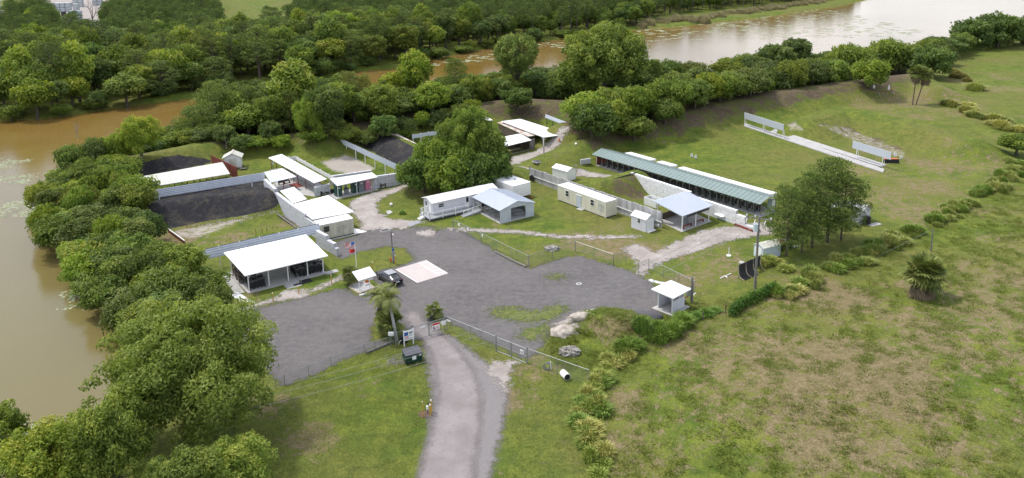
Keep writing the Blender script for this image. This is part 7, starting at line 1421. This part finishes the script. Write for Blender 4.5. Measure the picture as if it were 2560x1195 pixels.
figure(1729, 394, .95, 'left white target of the pair on the range lawn'); figure(1739, 397, .85, 'right white target of the pair on the range lawn'); figure(2238, 393, 1.2, 'tall white target against the right berm'); figure(2252, 398, .8, 'short white target at the foot of the right berm'); figure(2185, 222, 1.5, 'left white target beside the rusty rack'); figure(2222, 226, 1.6, 'right white target beside the rusty rack')
F = frame((2196, 238), (2224, 238)); t = thing('target_rack', 'low rack with a rusty orange bar below the far end of the hedge', 'rack', F.o); MB().box(F, 0, 5, 0, .2, .9, 1.05).build('bar', M_red, t)
for x in (.2, 4.8): MB().tube([F(x, -.3, 0), F(x, .15, 1.0), F(x, .6, 0)], .08).build('leg', M_galv, t)
F = frame((2212, 408), (2240, 408)); t = thing('dark_target_box', 'dark box with an orange plank behind the right target board', 'box', F.o); MB().box(F, 0, 2.8, 0, .9, 0, .75).build('box', M_dark, t); MB().box(F, -.1, 2.7, .2, .9, .76, .84).build('plank', M_orange, t)
p = PT(1440, 362); tag(MB().blob(p+Vector((0, 0, .2)), .3, .3, .25, .1, 1, 8, 6).build('white_stone', M_white), 'white stone on top of the grassy mound by the back road', 'stone')
p = PT(704, 412); t = thing('marker_post', 'dark post with a small white notice left of the red posted shelter', 'post', PT(683, 424)); p = PT(683, 424); MB().cyl(p, p+Vector((0, 0, 1.9)), .06).build('post', M_darkm, t); MB().box(frame(p, ang=.2), -.2, .2, -.08, -.04, 1.1, 1.7).build('notice', M_white, t)
F = frame((1405, 358), (1420, 356)); tag(MB().cyl(PT(1398, 352), PT(1398, 352)+Vector((0, 0, .7)), .25, 10, .05).build('orange_cone', M_orange), 'orange cone by the white corner post of the large back pavilion', 'cone')
# yard at the top left
def tote(F, x, y, z): return F(x, y, z)
F0 = frame((116, 62), (180, 62)); k = 0
def totestack(px, py, nx, nz, where, s_=3.2, m=M_tote):
    global k
    F = frame((px, py), ang=.15); pr_ = None
    for i in range(nx):
        for j in range(nz):
            o = F(i*s_*1.06, 0, j*s_*.98); G_ = frame(o, ang=.15, z=o.z)
            t = thing('storage_tank', 'pale square tank in the %s of %s' % (['bottom row', 'second row', 'third row', 'top row'][j], where), 'tank', o, 'stacked tanks '+where); MB().box(G_, .05, s_-.05, .05, s_-.05, .18, s_*.92).build('bottle', m, t); b = MB().box(G_, 0, s_, 0, s_, 0, .2)
            for xx in (0, s_-.1):
                for yy in (0, s_-.1): b.box(G_, xx, xx+.1, yy, yy+.1, .2, s_*.93)
            b.box(G_, -.01, s_+.01, -.01, s_+.01, s_*.5, s_*.54); b.build('cage', M_tgrey, t)
totestack(138, 30, 3, 2, 'the front stack in the sandy yard'); totestack(118, 18, 5, 1, 'the low wide stack in the sandy yard'); totestack(183, 18, 2, 3, 'the tall stack in the sandy yard'); totestack(232, 14, 2, 3, 'the stack behind the bare grey tree'); totestack(184, 32, 1, 2, 'the pair right of the dark drum'); totestack(174, 53, 2, 2, 'the greenish pairs at the yard edge', m=M_cyan)
p = PT(160, 40); tag(MB().cyl(p, p+Vector((0, 0, 3)), 1.6, 16).build('dark_drum', M_darkm), 'dark drum standing alone in the sandy yard', 'drum')
F = frame((0, 18), ang=.1); tag(MB().box(F, -8, 4, 0, 8, 5, 5.6).box(F, 0, .5, 0, .5, 0, 5).box(F, 3, 3.5, 6, 6.5, 0, 5).build('yard_canopy', M_white), 'white canopy in the yard at the top left corner', 'canopy')
def machine(px, py, m, label, s_=1.0):
    F = frame((px, py), ang=random.uniform(-.4, .4)); t = thing('yard_machine', label, 'machine', F.o); MB().box(F, 0, 5*s_, 0, 2.6, .8, 2.2).build('chassis', m, t); MB().box(F, .4, 2.4*s_, .1, 2.5, 2.2, 3.8).build('cab', M_white, t); MB().tube([F(4*s_, 1.3, 2), F(7*s_, 1.3, 4.6), F(8.5*s_, 1.3, 2.2)], .3).build('boom', m, t)
    for x in (.8, 4*s_): MB().cyl(F(x, -.2, .6), F(x, 2.8, .6), .7, 12).build('wheels', M_dark, t)
machine(14, 30, M_orange, 'orange machine behind the trees nearest the white canopy'); machine(22, 62, M_orange, 'orange machine low in the yard at the top left'); machine(2, 44, M_white, 'white vehicle at the left edge of the yard'); machine(588, 98, M_redp, 'red machine between the trees across the river', .7); machine(604, 99, M_orange, 'orange and white machine between the trees across the river', .7); machine(800, 70, M_orange, 'lone orange machine deep in the wood across the river', .9)
F = frame((641, 98), ang=.1); t = thing('blue_container', 'blue container with a white top between the trees across the river', 'container', F.o); MB().box(F, 0, 4.5, 0, 3, 0, 4.6).build('body', M_blue, t); MB().box(F, -.1, 4.6, -.1, 3.1, 4.6, 5.0).build('roof', M_white, t)
F = frame((608, 92), ang=.1); t = thing('grey_container', 'grey container with a white top left of the blue one', 'container', F.o); MB().box(F, 0, 5, 0, 3, 0, 5.4).build('body', M_tgrey, t); MB().box(F, -.1, 5.1, -.1, 3.1, 5.4, 5.8).build('roof', M_white, t)
